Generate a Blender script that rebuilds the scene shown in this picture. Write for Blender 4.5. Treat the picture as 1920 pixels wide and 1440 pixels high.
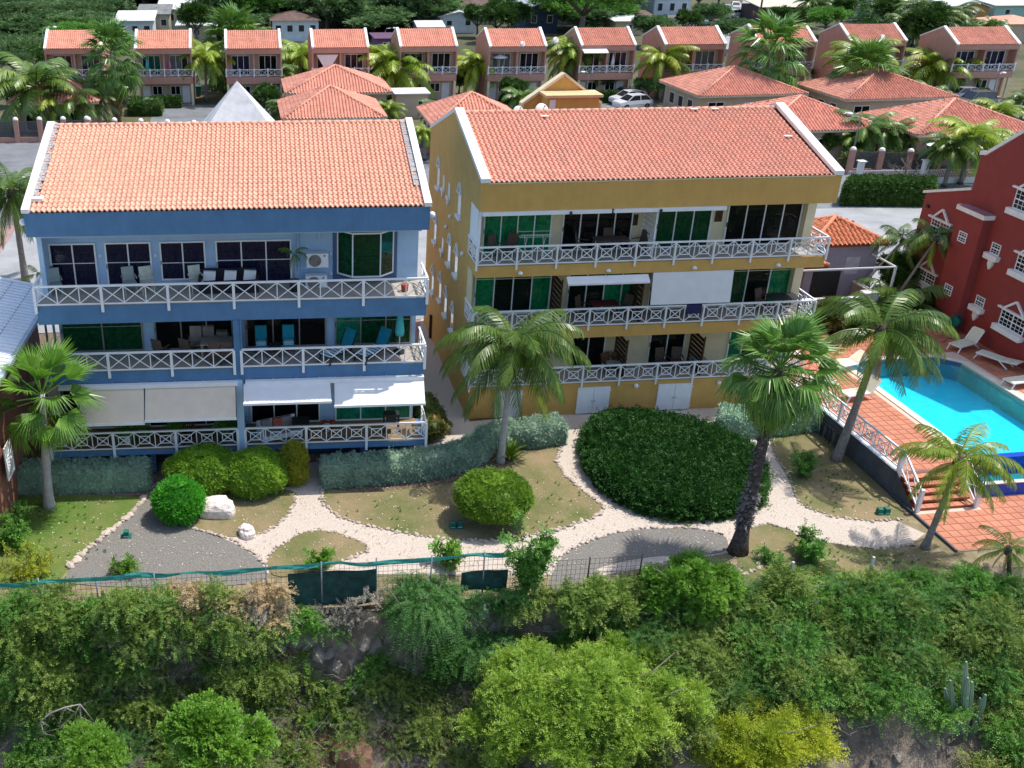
import bpy, math, random
import numpy as np
from mathutils import Matrix, Vector
for o in list(bpy.data.objects): bpy.data.objects.remove(o)
scene = bpy.context.scene
COL = scene.collection
random.seed(7); RNG = np.random.default_rng(7)

# ---------------------------------------------------------------- camera
CAM = np.array([0.0, 0.0, 21.6]); FPX, CX, CY = 1906.0, 661.0, 719.5
def _rot(yaw, pitch, roll):
    cy, sy = math.cos(yaw), math.sin(yaw); A = np.array([[cy, sy, 0], [-sy, cy, 0], [0, 0, 1]])
    B = np.array([[1, 0, 0], [0, 0, -1], [0, 1, 0]])
    cp, sp = math.cos(pitch), math.sin(pitch); P = np.array([[1, 0, 0], [0, cp, -sp], [0, sp, cp]])
    cr, sr = math.cos(roll), math.sin(roll); Q = np.array([[cr, -sr, 0], [sr, cr, 0], [0, 0, 1]])
    return Q @ P @ B @ A
RM = _rot(-.1076, .4528, .0051)
cd = bpy.data.cameras.new('camera'); cam = bpy.data.objects.new('camera', cd); COL.objects.link(cam)
cd.sensor_fit = 'HORIZONTAL'; cd.sensor_width = 36.0; cd.lens = 36.0 * FPX / 1920.0
cd.shift_x = (960.0 - CX) / 1920.0; cd.clip_start = 0.5; cd.clip_end = 4000
mw = Matrix.Identity(4)
for i in range(3):
    mw[i][0] = RM[0][i]; mw[i][1] = -RM[1][i]; mw[i][2] = -RM[2][i]; mw[i][3] = CAM[i]
cam.matrix_world = mw
scene.camera = cam

# ---------------------------------------------------------------- light
SUN = Vector((.45, .125, 1.0)).normalized()
elev = math.asin(SUN.z); azim = math.atan2(SUN.x, SUN.y)
w = bpy.data.worlds.new('World'); scene.world = w; w.use_nodes = True
nt = w.node_tree; nt.nodes.clear()
sky = nt.nodes.new('ShaderNodeTexSky'); sky.sky_type = 'NISHITA'; sky.sun_disc = False
sky.sun_elevation = elev; sky.sun_rotation = azim; sky.air_density = 1.0; sky.dust_density = 1.6; sky.ozone_density = 1.0
bg = nt.nodes.new('ShaderNodeBackground'); bg.inputs[1].default_value = 0.15
wo = nt.nodes.new('ShaderNodeOutputWorld'); nt.links.new(sky.outputs[0], bg.inputs[0]); nt.links.new(bg.outputs[0], wo.inputs[0])
sl = bpy.data.lights.new('sun', 'SUN'); sl.energy = 3.3; sl.angle = math.radians(.5); sl.color = (1, .95, .87)
so = bpy.data.objects.new('sun', sl); COL.objects.link(so); so.rotation_euler = SUN.to_track_quat('Z', 'Y').to_euler(); so.location = (0, 0, 60)
scene.render.engine = 'CYCLES'
vs = scene.view_settings; vs.view_transform = 'Standard'; vs.look = 'None'; vs.exposure = 0.55; vs.gamma = 1; vs.use_curve_mapping = False
scene.cycles.max_bounces = 8; scene.cycles.transparent_max_bounces = 12

# ---------------------------------------------------------------- sight lines measured in the photograph -> points of the place
def ray(px, py): return RM.T @ np.array([(px - CX) / FPX, (py - CY) / FPX, 1.0])
def onz(px, py, z=0.0): d = ray(px, py); return CAM + d * ((z - CAM[2]) / d[2])
def ony(px, py, Y): d = ray(px, py); return CAM + d * (Y / d[1])
def onx(px, py, X): d = ray(px, py); return CAM + d * (X / d[0])
def pxof(P): v = RM @ (np.array(P, float) - CAM); return FPX * v[0] / v[2] + CX, FPX * v[1] / v[2] + CY

# ---------------------------------------------------------------- materials
MATS = {}
LEAFK = 1.62
def mat(name, col, rough=.75, var=.12, scale=2.5, bump=0., bscale=30, col2=None, mix=.5, spec=.3, island=0., objr=0., metal=0., stain=0., coat=0.):
    if name in MATS: return MATS[name]
    m = bpy.data.materials.new(name); m.use_nodes = True; t = m.node_tree; N = t.nodes; Lk = t.links
    b = N['Principled BSDF']; b.inputs['Roughness'].default_value = rough; b.inputs['Specular IOR Level'].default_value = spec; b.inputs['Metallic'].default_value = metal
    if coat: b.inputs['Coat Weight'].default_value = coat; b.inputs['Coat Roughness'].default_value = .05
    tc = N.new('ShaderNodeTexCoord')
    n1 = N.new('ShaderNodeTexNoise'); n1.inputs['Scale'].default_value = scale; n1.inputs['Detail'].default_value = 6; n1.inputs['Roughness'].default_value = .65
    Lk.new(tc.outputs['Object'], n1.inputs['Vector'])
    c2 = col2 if col2 else tuple(c * (1 - 2 * var) for c in col)
    c1 = col if col2 else tuple(min(1, c * (1 + var)) for c in col)
    rp = N.new('ShaderNodeValToRGB'); rp.color_ramp.elements[0].position = mix - .18; rp.color_ramp.elements[1].position = mix + .18
    rp.color_ramp.elements[0].color = (*c2, 1); rp.color_ramp.elements[1].color = (*c1, 1)
    Lk.new(n1.outputs[0], rp.inputs[0]); out = rp.outputs[0]
    def mul(out, val_socket, amt):
        mr = N.new('ShaderNodeMapRange'); mr.inputs[3].default_value = 1 - amt; mr.inputs[4].default_value = 1 + amt
        Lk.new(val_socket, mr.inputs[0])
        vm = N.new('ShaderNodeVectorMath'); vm.operation = 'SCALE'; Lk.new(out, vm.inputs[0]); Lk.new(mr.outputs[0], vm.inputs['Scale']); return vm.outputs[0]
    if island: g = N.new('ShaderNodeNewGeometry'); out = mul(out, g.outputs['Random Per Island'], island)
    if objr: oi = N.new('ShaderNodeObjectInfo'); out = mul(out, oi.outputs['Random'], objr)
    if stain:
        mp = N.new('ShaderNodeMapping'); mp.inputs['Scale'].default_value = (1, 1, .18); Lk.new(tc.outputs['Object'], mp.inputs[0])
        n3 = N.new('ShaderNodeTexNoise'); n3.inputs['Scale'].default_value = 3.2; n3.inputs['Detail'].default_value = 8; n3.inputs['Roughness'].default_value = .7; Lk.new(mp.outputs[0], n3.inputs['Vector'])
        out = mul(out, n3.outputs[0], stain)
    Lk.new(out, b.inputs['Base Color'])
    if bump:
        n2 = N.new('ShaderNodeTexNoise'); n2.inputs['Scale'].default_value = bscale; n2.inputs['Detail'].default_value = 5; Lk.new(tc.outputs['Object'], n2.inputs['Vector'])
        bm = N.new('ShaderNodeBump'); bm.inputs['Strength'].default_value = bump; bm.inputs['Distance'].default_value = .05; Lk.new(n2.outputs[0], bm.inputs['Height']); Lk.new(bm.outputs[0], b.inputs['Normal'])
    MATS[name] = m; return m
def leaf(name, c1, c2, c3=None, trans=.3, rough=.5, spec=.3, nscale=.6):
    if name in MATS: return MATS[name]
    m = bpy.data.materials.new(name); m.use_nodes = True; t = m.node_tree; N = t.nodes; Lk = t.links
    b = N['Principled BSDF']; b.inputs['Roughness'].default_value = rough; b.inputs['Specular IOR Level'].default_value = spec
    g = N.new('ShaderNodeNewGeometry'); rp = N.new('ShaderNodeValToRGB'); e = rp.color_ramp.elements
    c1, c2, c3 = (tuple(min(.9, v * LEAFK) for v in c) if c else None for c in (c1, c2, c3))
    e[0].color = (*c1, 1); e[0].position = 0; e[1].color = (*c2, 1); e[1].position = .75 if c3 else 1
    if c3: x = e.new(1.0); x.color = (*c3, 1)
    tc = N.new('ShaderNodeTexCoord'); n = N.new('ShaderNodeTexNoise'); n.inputs['Scale'].default_value = nscale; n.inputs['Detail'].default_value = 4; Lk.new(tc.outputs['Object'], n.inputs['Vector'])
    mr = N.new('ShaderNodeMapRange'); mr.inputs[1].default_value = .3; mr.inputs[2].default_value = .7; Lk.new(n.outputs[0], mr.inputs[0])
    ad = N.new('ShaderNodeMath'); ad.operation = 'MULTIPLY_ADD'; ad.inputs[1].default_value = .55; Lk.new(g.outputs['Random Per Island'], ad.inputs[0])
    ml = N.new('ShaderNodeMath'); ml.operation = 'MULTIPLY'; ml.inputs[1].default_value = .45; Lk.new(mr.outputs[0], ml.inputs[0]); Lk.new(ml.outputs[0], ad.inputs[2])
    Lk.new(ad.outputs[0], rp.inputs[0])
    oi = N.new('ShaderNodeObjectInfo'); m2 = N.new('ShaderNodeMapRange'); m2.inputs[3].default_value = .82; m2.inputs[4].default_value = 1.18; Lk.new(oi.outputs['Random'], m2.inputs[0])
    vm = N.new('ShaderNodeVectorMath'); vm.operation = 'SCALE'; Lk.new(rp.outputs[0], vm.inputs[0]); Lk.new(m2.outputs[0], vm.inputs['Scale'])
    Lk.new(vm.outputs[0], b.inputs['Base Color'])
    tr = N.new('ShaderNodeBsdfTranslucent'); Lk.new(vm.outputs[0], tr.inputs[0]); mx = N.new('ShaderNodeMixShader'); mx.inputs[0].default_value = trans
    Lk.new(b.outputs[0], mx.inputs[1]); Lk.new(tr.outputs[0], mx.inputs[2]); Lk.new(mx.outputs[0], N['Material Output'].inputs[0])
    MATS[name] = m; return m
def glassmat(name, tint, refl=(1, 1, 1), rough=.02, wave=0, ior=1.3):
    if name in MATS: return MATS[name]
    m = bpy.data.materials.new(name); m.use_nodes = True; t = m.node_tree; N = t.nodes; Lk = t.links; N.remove(N['Principled BSDF'])
    tr = N.new('ShaderNodeBsdfTransparent'); tr.inputs[0].default_value = (*tint, 1); gl = N.new('ShaderNodeBsdfGlossy'); gl.inputs[0].default_value = (*refl, 1); gl.inputs['Roughness'].default_value = rough
    fr = N.new('ShaderNodeFresnel'); fr.inputs[0].default_value = ior
    mx = N.new('ShaderNodeMixShader'); Lk.new(fr.outputs[0], mx.inputs[0]); Lk.new(tr.outputs[0], mx.inputs[1]); Lk.new(gl.outputs[0], mx.inputs[2]); Lk.new(mx.outputs[0], N['Material Output'].inputs[0])
    if wave:
        tc = N.new('ShaderNodeTexCoord'); n = N.new('ShaderNodeTexNoise'); n.inputs['Scale'].default_value = wave; n.inputs['Detail'].default_value = 3; Lk.new(tc.outputs['Object'], n.inputs['Vector'])
        bm = N.new('ShaderNodeBump'); bm.inputs['Strength'].default_value = .25; bm.inputs['Distance'].default_value = .03; Lk.new(n.outputs[0], bm.inputs['Height']); Lk.new(bm.outputs[0], gl.inputs['Normal']); Lk.new(bm.outputs[0], fr.inputs['Normal'])
    MATS[name] = m; return m

# ---------------------------------------------------------------- objects
def prop(o, label=None, cat=None, group=None, kind=None):
    if label: o['label'] = label
    if cat: o['category'] = cat
    if group: o['group'] = group
    if kind: o['kind'] = kind
    return o
def empty(name, loc=(0, 0, 0), rz=0., label=None, cat=None, group=None):
    o = bpy.data.objects.new(name, None); COL.objects.link(o); o.empty_display_size = .3
    o.location = [float(c) for c in loc]; o.rotation_euler = (0, 0, rz); return prop(o, label, cat, group)
def mobj(name, me, m=None, parent=None, loc=None, rot=None, scale=None, label=None, cat=None, group=None, kind=None):
    if isinstance(me, MB): me = me.mesh(name)
    if m is not None and len(me.materials) == 0: me.materials.append(m)
    o = bpy.data.objects.new(name, me); COL.objects.link(o)
    if parent: o.parent = parent
    if loc is not None: o.location = [float(c) for c in loc]
    if rot is not None: o.rotation_euler = rot
    if scale is not None: o.scale = (scale,) * 3 if isinstance(scale, (int, float)) else scale
    return prop(o, label, cat, group, kind)
def copytree(o, loc, rz=None, label=None, scale=None):
    c = o.copy(); COL.objects.link(c); c.location = [float(k) for k in loc]
    if rz is not None: c.rotation_euler = (0, 0, rz)
    if label: c['label'] = label
    if scale is not None: c.scale = (scale,) * 3 if isinstance(scale, (int, float)) else scale
    for ch in o.children:
        d = ch.copy(); COL.objects.link(d); d.parent = c
        for g in ch.children:
            e = g.copy(); COL.objects.link(e); e.parent = d
    return c
class MB:
    def __init__(s): s.v = []; s.f = []; s.sm = []
    def face(s, pts, smooth=False):
        n = len(s.v); s.v += [tuple(float(c) for c in p) for p in pts]; s.f.append(tuple(range(n, n + len(pts)))); s.sm.append(smooth); return s
    def box(s, x0, x1, y0, y1, z0, z1):
        n = len(s.v); s.v += [(x, y, z) for z in (z0, z1) for y in (y0, y1) for x in (x0, x1)]
        for q in ((0, 2, 3, 1), (4, 5, 7, 6), (0, 1, 5, 4), (1, 3, 7, 5), (3, 2, 6, 7), (2, 0, 4, 6)): s.f.append(tuple(n + i for i in q)); s.sm.append(False)
        return s
    def bar(s, p, q, w, d, up=(0, 0, 1)):
        p = Vector(p); q = Vector(q); t = (q - p).normalized(); u = Vector(up)
        if abs(t.dot(u)) > .99: u = Vector((0, 1, 0))
        a = t.cross(u).normalized() * w / 2; b = a.cross(t).normalized() * d / 2; n = len(s.v)
        for c in (p, q): s.v += [tuple(c - a - b), tuple(c + a - b), tuple(c + a + b), tuple(c - a + b)]
        for k in ((0, 1, 2, 3), (7, 6, 5, 4), (0, 4, 5, 1), (1, 5, 6, 2), (2, 6, 7, 3), (3, 7, 4, 0)): s.f.append(tuple(n + i for i in k)); s.sm.append(False)
        return s
    def tube(s, pts, rad, n=8, cap=True):
        pts = [Vector([float(c) for c in p]) for p in pts]; r = rad if hasattr(rad, '__len__') else [rad] * len(pts); base = len(s.v)
        for i, p in enumerate(pts):
            t = (pts[min(i + 1, len(pts) - 1)] - pts[max(i - 1, 0)]).normalized(); u = Vector((0, 0, 1)) if abs(t.z) < .9 else Vector((1, 0, 0))
            a = t.cross(u).normalized(); b = a.cross(t)
            for k in range(n): an = 2 * math.pi * k / n; s.v.append(tuple(p + (a * math.cos(an) + b * math.sin(an)) * r[i]))
        for i in range(len(pts) - 1):
            for k in range(n):
                a0 = base + i * n + k; a1 = base + i * n + (k + 1) % n; s.f.append((a0, a1, a1 + n, a0 + n)); s.sm.append(True)
        if cap:
            s.f.append(tuple(base + (len(pts) - 1) * n + k for k in range(n))); s.sm.append(False)
            s.f.append(tuple(base + k for k in reversed(range(n)))); s.sm.append(False)
        return s
    def prism(s, poly, a, b, axis='z'):
        n = len(s.v); k = len(poly)
        def P(p, h): return (p[0], p[1], h) if axis == 'z' else ((h, p[0], p[1]) if axis == 'x' else (p[0], h, p[1]))
        s.v += [tuple(float(c) for c in P(p, a)) for p in poly] + [tuple(float(c) for c in P(p, b)) for p in poly]
        s.f.append(tuple(n + i for i in reversed(range(k)))); s.f.append(tuple(n + k + i for i in range(k))); s.sm += [False, False]
        for i in range(k): j = (i + 1) % k; s.f.append((n + i, n + j, n + k + j, n + k + i)); s.sm.append(False)
        return s
    def ball(s, c, r, nu=10, nv=6, half=False, sz=1.):
        base = len(s.v); v0 = 0 if not half else 0
        for i in range(nv + 1):
            ph = (math.pi / 2 if half else math.pi) * i / nv
            for k in range(nu): th = 2 * math.pi * k / nu; s.v.append((c[0] + r * math.sin(ph) * math.cos(th), c[1] + r * math.sin(ph) * math.sin(th), c[2] + r * sz * math.cos(ph)))
        for i in range(nv):
            for k in range(nu): a = base + i * nu + k; b = base + i * nu + (k + 1) % nu; s.f.append((a, a + nu, b + nu, b)); s.sm.append(True)
        return s
    def mesh(s, name):
        me = bpy.data.meshes.new(name); me.from_pydata(s.v, [], s.f); me.polygons.foreach_set('use_smooth', s.sm); me.update(); return me
def qmesh(name, V, m=None, smooth=False):       # V: (n,4,3) loose quads
    V = np.asarray(V, np.float32).reshape(-1, 4, 3); n = len(V); me = bpy.data.meshes.new(name)
    me.vertices.add(n * 4); me.vertices.foreach_set('co', V.reshape(-1)); me.loops.add(n * 4); me.loops.foreach_set('vertex_index', np.arange(n * 4, dtype=np.int32))
    me.polygons.add(n); me.polygons.foreach_set('loop_start', np.arange(0, n * 4, 4, dtype=np.int32)); me.polygons.foreach_set('loop_total', np.full(n, 4, np.int32))
    me.update(calc_edges=True)
    if m: me.materials.append(m)
    return me
def grid(name, X, Y, Z, m):                      # heightfield from 2-D arrays
    h, wd = X.shape; me = bpy.data.meshes.new(name); v = np.stack([X, Y, Z], -1).reshape(-1, 3)
    i = np.arange(h * wd).reshape(h, wd); q = np.stack([i[:-1, :-1], i[:-1, 1:], i[1:, 1:], i[1:, :-1]], -1).reshape(-1, 4)
    me.vertices.add(len(v)); me.vertices.foreach_set('co', v.astype(np.float32).reshape(-1)); me.loops.add(q.size); me.loops.foreach_set('vertex_index', q.astype(np.int32).reshape(-1))
    me.polygons.add(len(q)); me.polygons.foreach_set('loop_start', np.arange(0, q.size, 4, dtype=np.int32)); me.polygons.foreach_set('loop_total', np.full(len(q), 4, np.int32)); me.polygons.foreach_set('use_smooth', np.ones(len(q), bool))
    me.update(calc_edges=True); me.materials.append(m); return me
def nrm(a): return a / (np.linalg.norm(a, axis=-1, keepdims=True) + 1e-9)

# ---------------------------------------------------------------- foliage makers
def sprays(P, D, L, K=8, ll=.09, lw=.035, droop=.25, rng=RNG, both=True):
    """leaflets in rows along drooping twigs; returns loose quads"""
    n = len(P); t = np.linspace(.12, 1, K)[None, :, None]; L = np.asarray(L).reshape(-1, 1, 1) * np.ones((n, 1, 1))
    Dn = nrm(D)[:, None, :]; pos = P[:, None, :] + Dn * L * t; pos[..., 2] -= (droop * L * t * t)[..., 0]
    tan = Dn * np.ones_like(pos); tan[..., 2] -= 2 * droop * t[..., 0]; tan = nrm(tan)
    up = nrm(rng.normal(0, .45, (n, 1, 3)) + [0, 0, 1]); side = nrm(np.cross(tan, up * np.ones_like(tan)))
    out = []
    for sg in ((1, -1) if both else (1,)):
        j = rng.normal(0, .35, pos.shape); s = nrm(side * sg + j * .8 + tan * .45)
        l = ll * rng.uniform(.6, 1.15, pos.shape[:2])[..., None]; w = tan * lw * rng.uniform(.7, 1.2, pos.shape[:2])[..., None] + rng.normal(0, lw * .2, pos.shape)
        mid = pos + s * l * .45
        out.append(np.stack([pos, mid - w * .5, pos + s * l, mid + w * .5], -2))
    return np.concatenate(out).reshape(-1, 4, 3)
def lumps_crown(seed, R=(1.5, 1.5, 1.1), nl=14, lr=.5, ns=700, sl=.35, K=7, ll=.08, lw=.035, droop=.3, base=0., upb=.35, flat=0):
    r = np.random.default_rng(seed); u = nrm(r.normal(size=(nl, 3))); u[:, 2] = np.abs(u[:, 2]) * .9 - .15 + base
    c = u * np.array(R) * r.uniform(.45, .85, (nl, 1)); rad = lr * r.uniform(.7, 1.3, nl) * min(R[0], R[1])
    i = r.integers(0, nl, ns); d = nrm(r.normal(size=(ns, 3)) + [0, 0, upb]); P = c[i] + d * (rad[i][:, None] * r.uniform(.55, 1.05, (ns, 1))) * np.array([1, 1, .8 if not flat else flat])
    D = nrm(d + r.normal(0, .45, (ns, 3)) + [0, 0, .15])
    return sprays(P - D * sl * .3, D, sl * r.uniform(.6, 1.3, ns), K, ll, lw, droop, r)
def surf_sample(tris, n, rng):
    tris = np.asarray(tris, float); a = np.linalg.norm(np.cross(tris[:, 1] - tris[:, 0], tris[:, 2] - tris[:, 0]), axis=1) / 2
    i = rng.choice(len(tris), n, p=a / a.sum()); u = rng.uniform(size=(n, 1)); v = rng.uniform(size=(n, 1)); k = u + v > 1; u = np.where(k, 1 - u, u); v = np.where(k, 1 - v, v)
    t = tris[i]; P = t[:, 0] + (t[:, 1] - t[:, 0]) * u + (t[:, 2] - t[:, 0]) * v; return P, nrm(np.cross(t[:, 1] - t[:, 0], t[:, 2] - t[:, 0]))
def clipped(shape_quads, dens, ll, lw, seed=1, core=.06, sl=.13, K=4, rough=.03):
    """a clipped hedge: dense short twigs on a closed shape (quads facing out), with a denser inside"""
    r = np.random.default_rng(seed); q = np.asarray(shape_quads, float); tr = np.concatenate([q[:, [0, 1, 2]], q[:, [0, 2, 3]]])
    ar = (np.linalg.norm(np.cross(tr[:, 1] - tr[:, 0], tr[:, 2] - tr[:, 0]), axis=1) / 2).sum(); n = int(ar * dens)
    P, Nn = surf_sample(tr, n, r); lo = .05 * (np.sin(P[:, 0] * 4.1 + seed) * np.sin(P[:, 1] * 3.7 + P[:, 2] * 5) + np.sin(P[:, 0] * 9 + P[:, 2] * 8 + seed))[:, None]; P = P + Nn * (r.normal(0, rough, (n, 1)) - sl * .55 + lo * .6); D = nrm(Nn + r.normal(0, .55, (n, 3)))
    S = sprays(P, D, sl * r.uniform(.7, 1.3, n) * np.where(r.uniform(size=n) < .025, 2.1, 1), K, ll, lw, .1, r)
    c = q.mean((0, 1)); cn = nrm(np.cross(q[:, 1] - q[:, 0], q[:, 3] - q[:, 0]))[:, None, :]
    return np.concatenate([S, q - cn * core])
def prism_quads(poly, z0, z1, bev=.18, sub=.5):
    """closed clipped-hedge outline over a ground polygon (counter-clockwise)"""
    poly = np.asarray(poly, float)[:, :2]
    if np.cross(np.roll(poly, -1, 0) - poly, np.roll(poly, -2, 0) - np.roll(poly, -1, 0)).sum() < 0: poly = poly[::-1]
    e = nrm(np.roll(poly, -1, 0) - poly); nn = np.stack([e[:, 1], -e[:, 0]], -1); vn = nrm(nn + np.roll(nn, 1, 0)); inn = poly - vn * bev
    rings = [(poly + vn * -.04, z0), (poly, z0 + (z1 - z0) * .45), (poly - vn * .04, z1 - bev), (inn, z1)]; Q = []
    for (a, za), (b, zb) in zip(rings[:-1], rings[1:]):
        for i in range(len(poly)):
            j = (i + 1) % len(poly); Q.append([(*a[i], za), (*a[j], za), (*b[j], zb), (*b[i], zb)])
    # top: strip quads through ear-free fan of opposite points
    m = len(inn); i, j = 0, m - 1
    pts = inn
    while j - i >= 3: Q.append([(*pts[i], z1), (*pts[i + 1], z1), (*pts[j - 1], z1), (*pts[j], z1)]); i += 1; j -= 1
    if j - i == 2: Q.append([(*pts[i], z1), (*pts[i + 1], z1), (*pts[j], z1), (*pts[j], z1)])
    return np.array(Q)
def ball_quads(c, R, nu=18, nv=9, lump=.04, seed=0, flatbot=.85):
    r = np.random.default_rng(seed); th = np.linspace(0, 2 * math.pi, nu + 1); ph = np.linspace(0, math.pi, nv + 1); T, H = np.meshgrid(th, ph, indexing='xy')
    k = 1 + lump * (np.sin(3 * T + seed) * np.sin(2 * H) + .6 * np.sin(5 * T + 2 * seed) * np.sin(4 * H)); X = c[0] + R[0] * k * np.sin(H) * np.cos(T); Y = c[1] + R[1] * k * np.sin(H) * np.sin(T); Z = c[2] + R[2] * k * np.cos(H)
    G = np.stack([X, Y, Z], -1); return np.stack([G[:-1, :-1], G[1:, :-1], G[1:, 1:], G[:-1, 1:]], -2).reshape(-1, 4, 3)
def frond(seed, L=2.6, elev=.7, droop=1.3, n=44, wl=.62, hang=.6, twist=.15, lw=.026):
    """feather palm leaf: arching midrib, two rows of hanging leaflets"""
    r = np.random.default_rng(seed); t = np.linspace(0, 1, 15); ang = elev - droop * t ** 1.3; ds = L / 14
    x = np.concatenate([[0], np.cumsum(np.cos(ang[:-1]) * ds)]); z = np.concatenate([[0], np.cumsum(np.sin(ang[:-1]) * ds)]); y = twist * L * t ** 2 * r.uniform(-1, 1)
    rib = np.stack([x, y, z], -1); Q = []; w = .035 * (1 - .8 * t)
    for i in range(14):
        for o1, o2 in ((0, 1), (1, 0)):
            pass
        a, b = rib[i], rib[i + 1]; Q.append([a + [0, -w[i], 0], b + [0, -w[i + 1], 0], b + [0, 0, w[i + 1]], a + [0, 0, w[i]]]); Q.append([a + [0, 0, w[i]], b + [0, 0, w[i + 1]], b + [0, w[i + 1], 0], a + [0, w[i], 0]])
    for k in range(n):
        s = .14 + .86 * (k + .5) / n; p = np.array([np.interp(s, t, rib[:, j]) for j in range(3)]); an = elev - droop * s ** 1.3; T = np.array([math.cos(an), 0, math.sin(an)])
        ln = wl * (math.sin(math.pi * (.12 + .8 * s)) ** .7) * r.uniform(.85, 1.1)
        for sg in (1, -1):
            d = nrm(np.array([0, sg, 0]) * (1 - hang * .35) + T * r.uniform(.45, .75) + np.array([0, 0, -hang * r.uniform(.45, .8)])); m = p + d * ln * .5; d2 = nrm(d + np.array([0, 0, -hang * r.uniform(.4, .9)])); e = m + d2 * ln * .5
            wv = T * lw; Q.append([p - wv * .8, m - wv, m + wv, p + wv * .8]); Q.append([m - wv, e - wv * .15, e + wv * .15, m + wv])
    return np.array(Q)
def fanleaf(seed, pet=.9, R=.95, n=30, spread=2.7, droop=.5, cup=.35):
    r = np.random.default_rng(seed); Q = []; c = np.array([pet, 0, 0.]); w = .02
    Q.append([(0, -w, 0), (pet, -w, 0), (pet, w, 0), (0, w, 0)]); Q.append([(0, 0, -w), (pet, 0, -w), (pet, 0, w), (0, 0, w)])
    for k in range(n):
        a = -spread / 2 + spread * (k + .5) / n; rr = R * (1 - .25 * abs(a) / (spread / 2)) * r.uniform(.9, 1.06); d = np.array([math.cos(a), math.sin(a), cup * abs(math.sin(a)) * .6]); s = np.array([-math.sin(a), math.cos(a), .5 if k % 2 else -.5])
        wd = spread / n * rr * .34; m = c + d * rr * .55; e = c + d * rr * np.array([1, 1, 1]) + np.array([0, 0, -droop * rr * r.uniform(.3, .8)]); h = c + d * .06
        Q.append([h - s * .01, m - s * wd, m + s * wd, h + s * .01]); Q.append([m - s * wd, e - s * wd * .08, e + s * wd * .08, m + s * wd])
    return np.array(Q)
def rotm(yaw, pit, roll=0.): return np.array(Matrix.Rotation(yaw, 3, 'Z') @ Matrix.Rotation(-pit, 3, 'Y') @ Matrix.Rotation(roll, 3, 'X'))
# ---------------------------------------------------------------- palette
white = mat('white_paint', (.78, .80, .82), .45, .03, 3, stain=.05)
coping = mat('white_coping_paint', (.80, .79, .76), .6, .05, 2, stain=.12, bump=.1)
bluew = mat('strong_blue_wall_paint', (.09, .205, .37), .7, .07, 1.3, bump=.12, bscale=60, stain=.2)
lblue = mat('light_blue_wall_paint', (.37, .54, .74), .7, .04, 2, bump=.1, bscale=60, stain=.06)
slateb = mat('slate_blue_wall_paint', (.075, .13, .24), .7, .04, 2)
ochre = mat('ochre_wall_paint', (.60, .36, .105), .75, .05, 1.1, bump=.15, bscale=50, stain=.13)
cream = mat('cream_wall_paint', (.72, .63, .42), .75, .04, 2, bump=.1, stain=.06)
redw = mat('brick_red_wall_paint', (.27, .048, .042), .75, .05, 1.5, bump=.15, bscale=50, stain=.10)
pinkw = mat('salmon_wall_paint', (.50, .27, .21), .8, .06, 1.2, stain=.15)
beigew = mat('beige_wall_paint', (.55, .44, .33), .8, .06, 1.2, stain=.12)
laven = mat('lavender_grey_wall_paint', (.36, .33, .42), .8, .05, 1.5, stain=.1)
brownw = mat('brown_red_wall_paint', (.30, .13, .09), .8, .06, 1.5, stain=.15)
tile_o = mat('peach_clay_tile', (.74, .385, .265), .7, .10, .9, col2=(.66, .36, .26), island=.13, objr=.12, bump=.1)
tile_y = mat('pink_red_clay_tile', (.72, .34, .235), .7, .14, .8, col2=(.65, .34, .25), island=.11, objr=.10, bump=.1)
tile_r = mat('red_clay_tile', (.68, .31, .22), .75, .10, 1.3, island=.18, objr=.1)
tile_g = mat('orange_clay_tile', (.60, .23, .12), .65, .10, 3, island=.2)
roofbase = mat('roof_underlay', (.25, .09, .05), .9)
pane = glassmat('window_glass', (.55, .58, .58)); paneg = glassmat('green_tinted_glass', (.50, .80, .66))
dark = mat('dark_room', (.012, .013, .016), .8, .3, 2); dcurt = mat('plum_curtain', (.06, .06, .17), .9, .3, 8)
gcurt = mat('green_curtain', (.035, .38, .22), .9, .25, 6); gdark = mat('dark_green_blind', (.012, .12, .06), .8, .3, 6); tcurt = mat('teal_curtain', (.06, .40, .34), .9, .2, 5)
floorc = mat('balcony_floor_paint', (.42, .37, .31), .7, .08, 3); deckw = mat('wood_deck', (.30, .19, .10), .7, .15, 4)
wood = mat('brown_wood', (.07, .035, .02), .7, .2, 6); metal = mat('grey_metal', (.35, .36, .38), .45, .1, 4, metal=.6); darkm = mat('dark_metal', (.03, .032, .035), .5, .1, 4)
awnb = mat('beige_awning_fabric', (.70, .60, .47), .9, .04, 2, bump=.1, bscale=120); awnw = mat('white_awning_fabric', (.76, .76, .76), .85, .03, 2)
teal = mat('teal_fabric', (.01, .24, .34), .85, .1, 5); tealp = mat('light_teal_fabric', (.08, .48, .52), .85, .1, 5); plasg = mat('grey_green_plastic', (.30, .36, .34), .5, .05, 3); brownf = mat('brown_fabric', (.10, .07, .055), .8, .1, 5)
asph = mat('asphalt', (.19, .20, .215), .9, .16, .35, bump=.3, bscale=60, stain=0)
asph2 = mat('pale_worn_pavement', (.33, .34, .35), .9, .14, .3, bump=.3, bscale=60)
brick = mat('pink_brick_paving', (.36, .24, .21), .85, .15, 1.5, bump=.2)
gravw = mat('pale_coral_gravel', (.66, .57, .49), .95, .12, 14, bump=.9, bscale=45)
gravg = mat('grey_gravel', (.135, .13, .125), .95, .35, 16, col2=(.26, .245, .22), mix=.58, bump=.9, bscale=40)
mulch = mat('dry_mulch', (.21, .145, .10), .95, .3, 9, bump=.8, bscale=30)
lawn = mat('dry_lawn', (.10, .135, .035), .95, .1, .45, col2=(.30, .225, .13), mix=.53, bump=.8, bscale=26)
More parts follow.
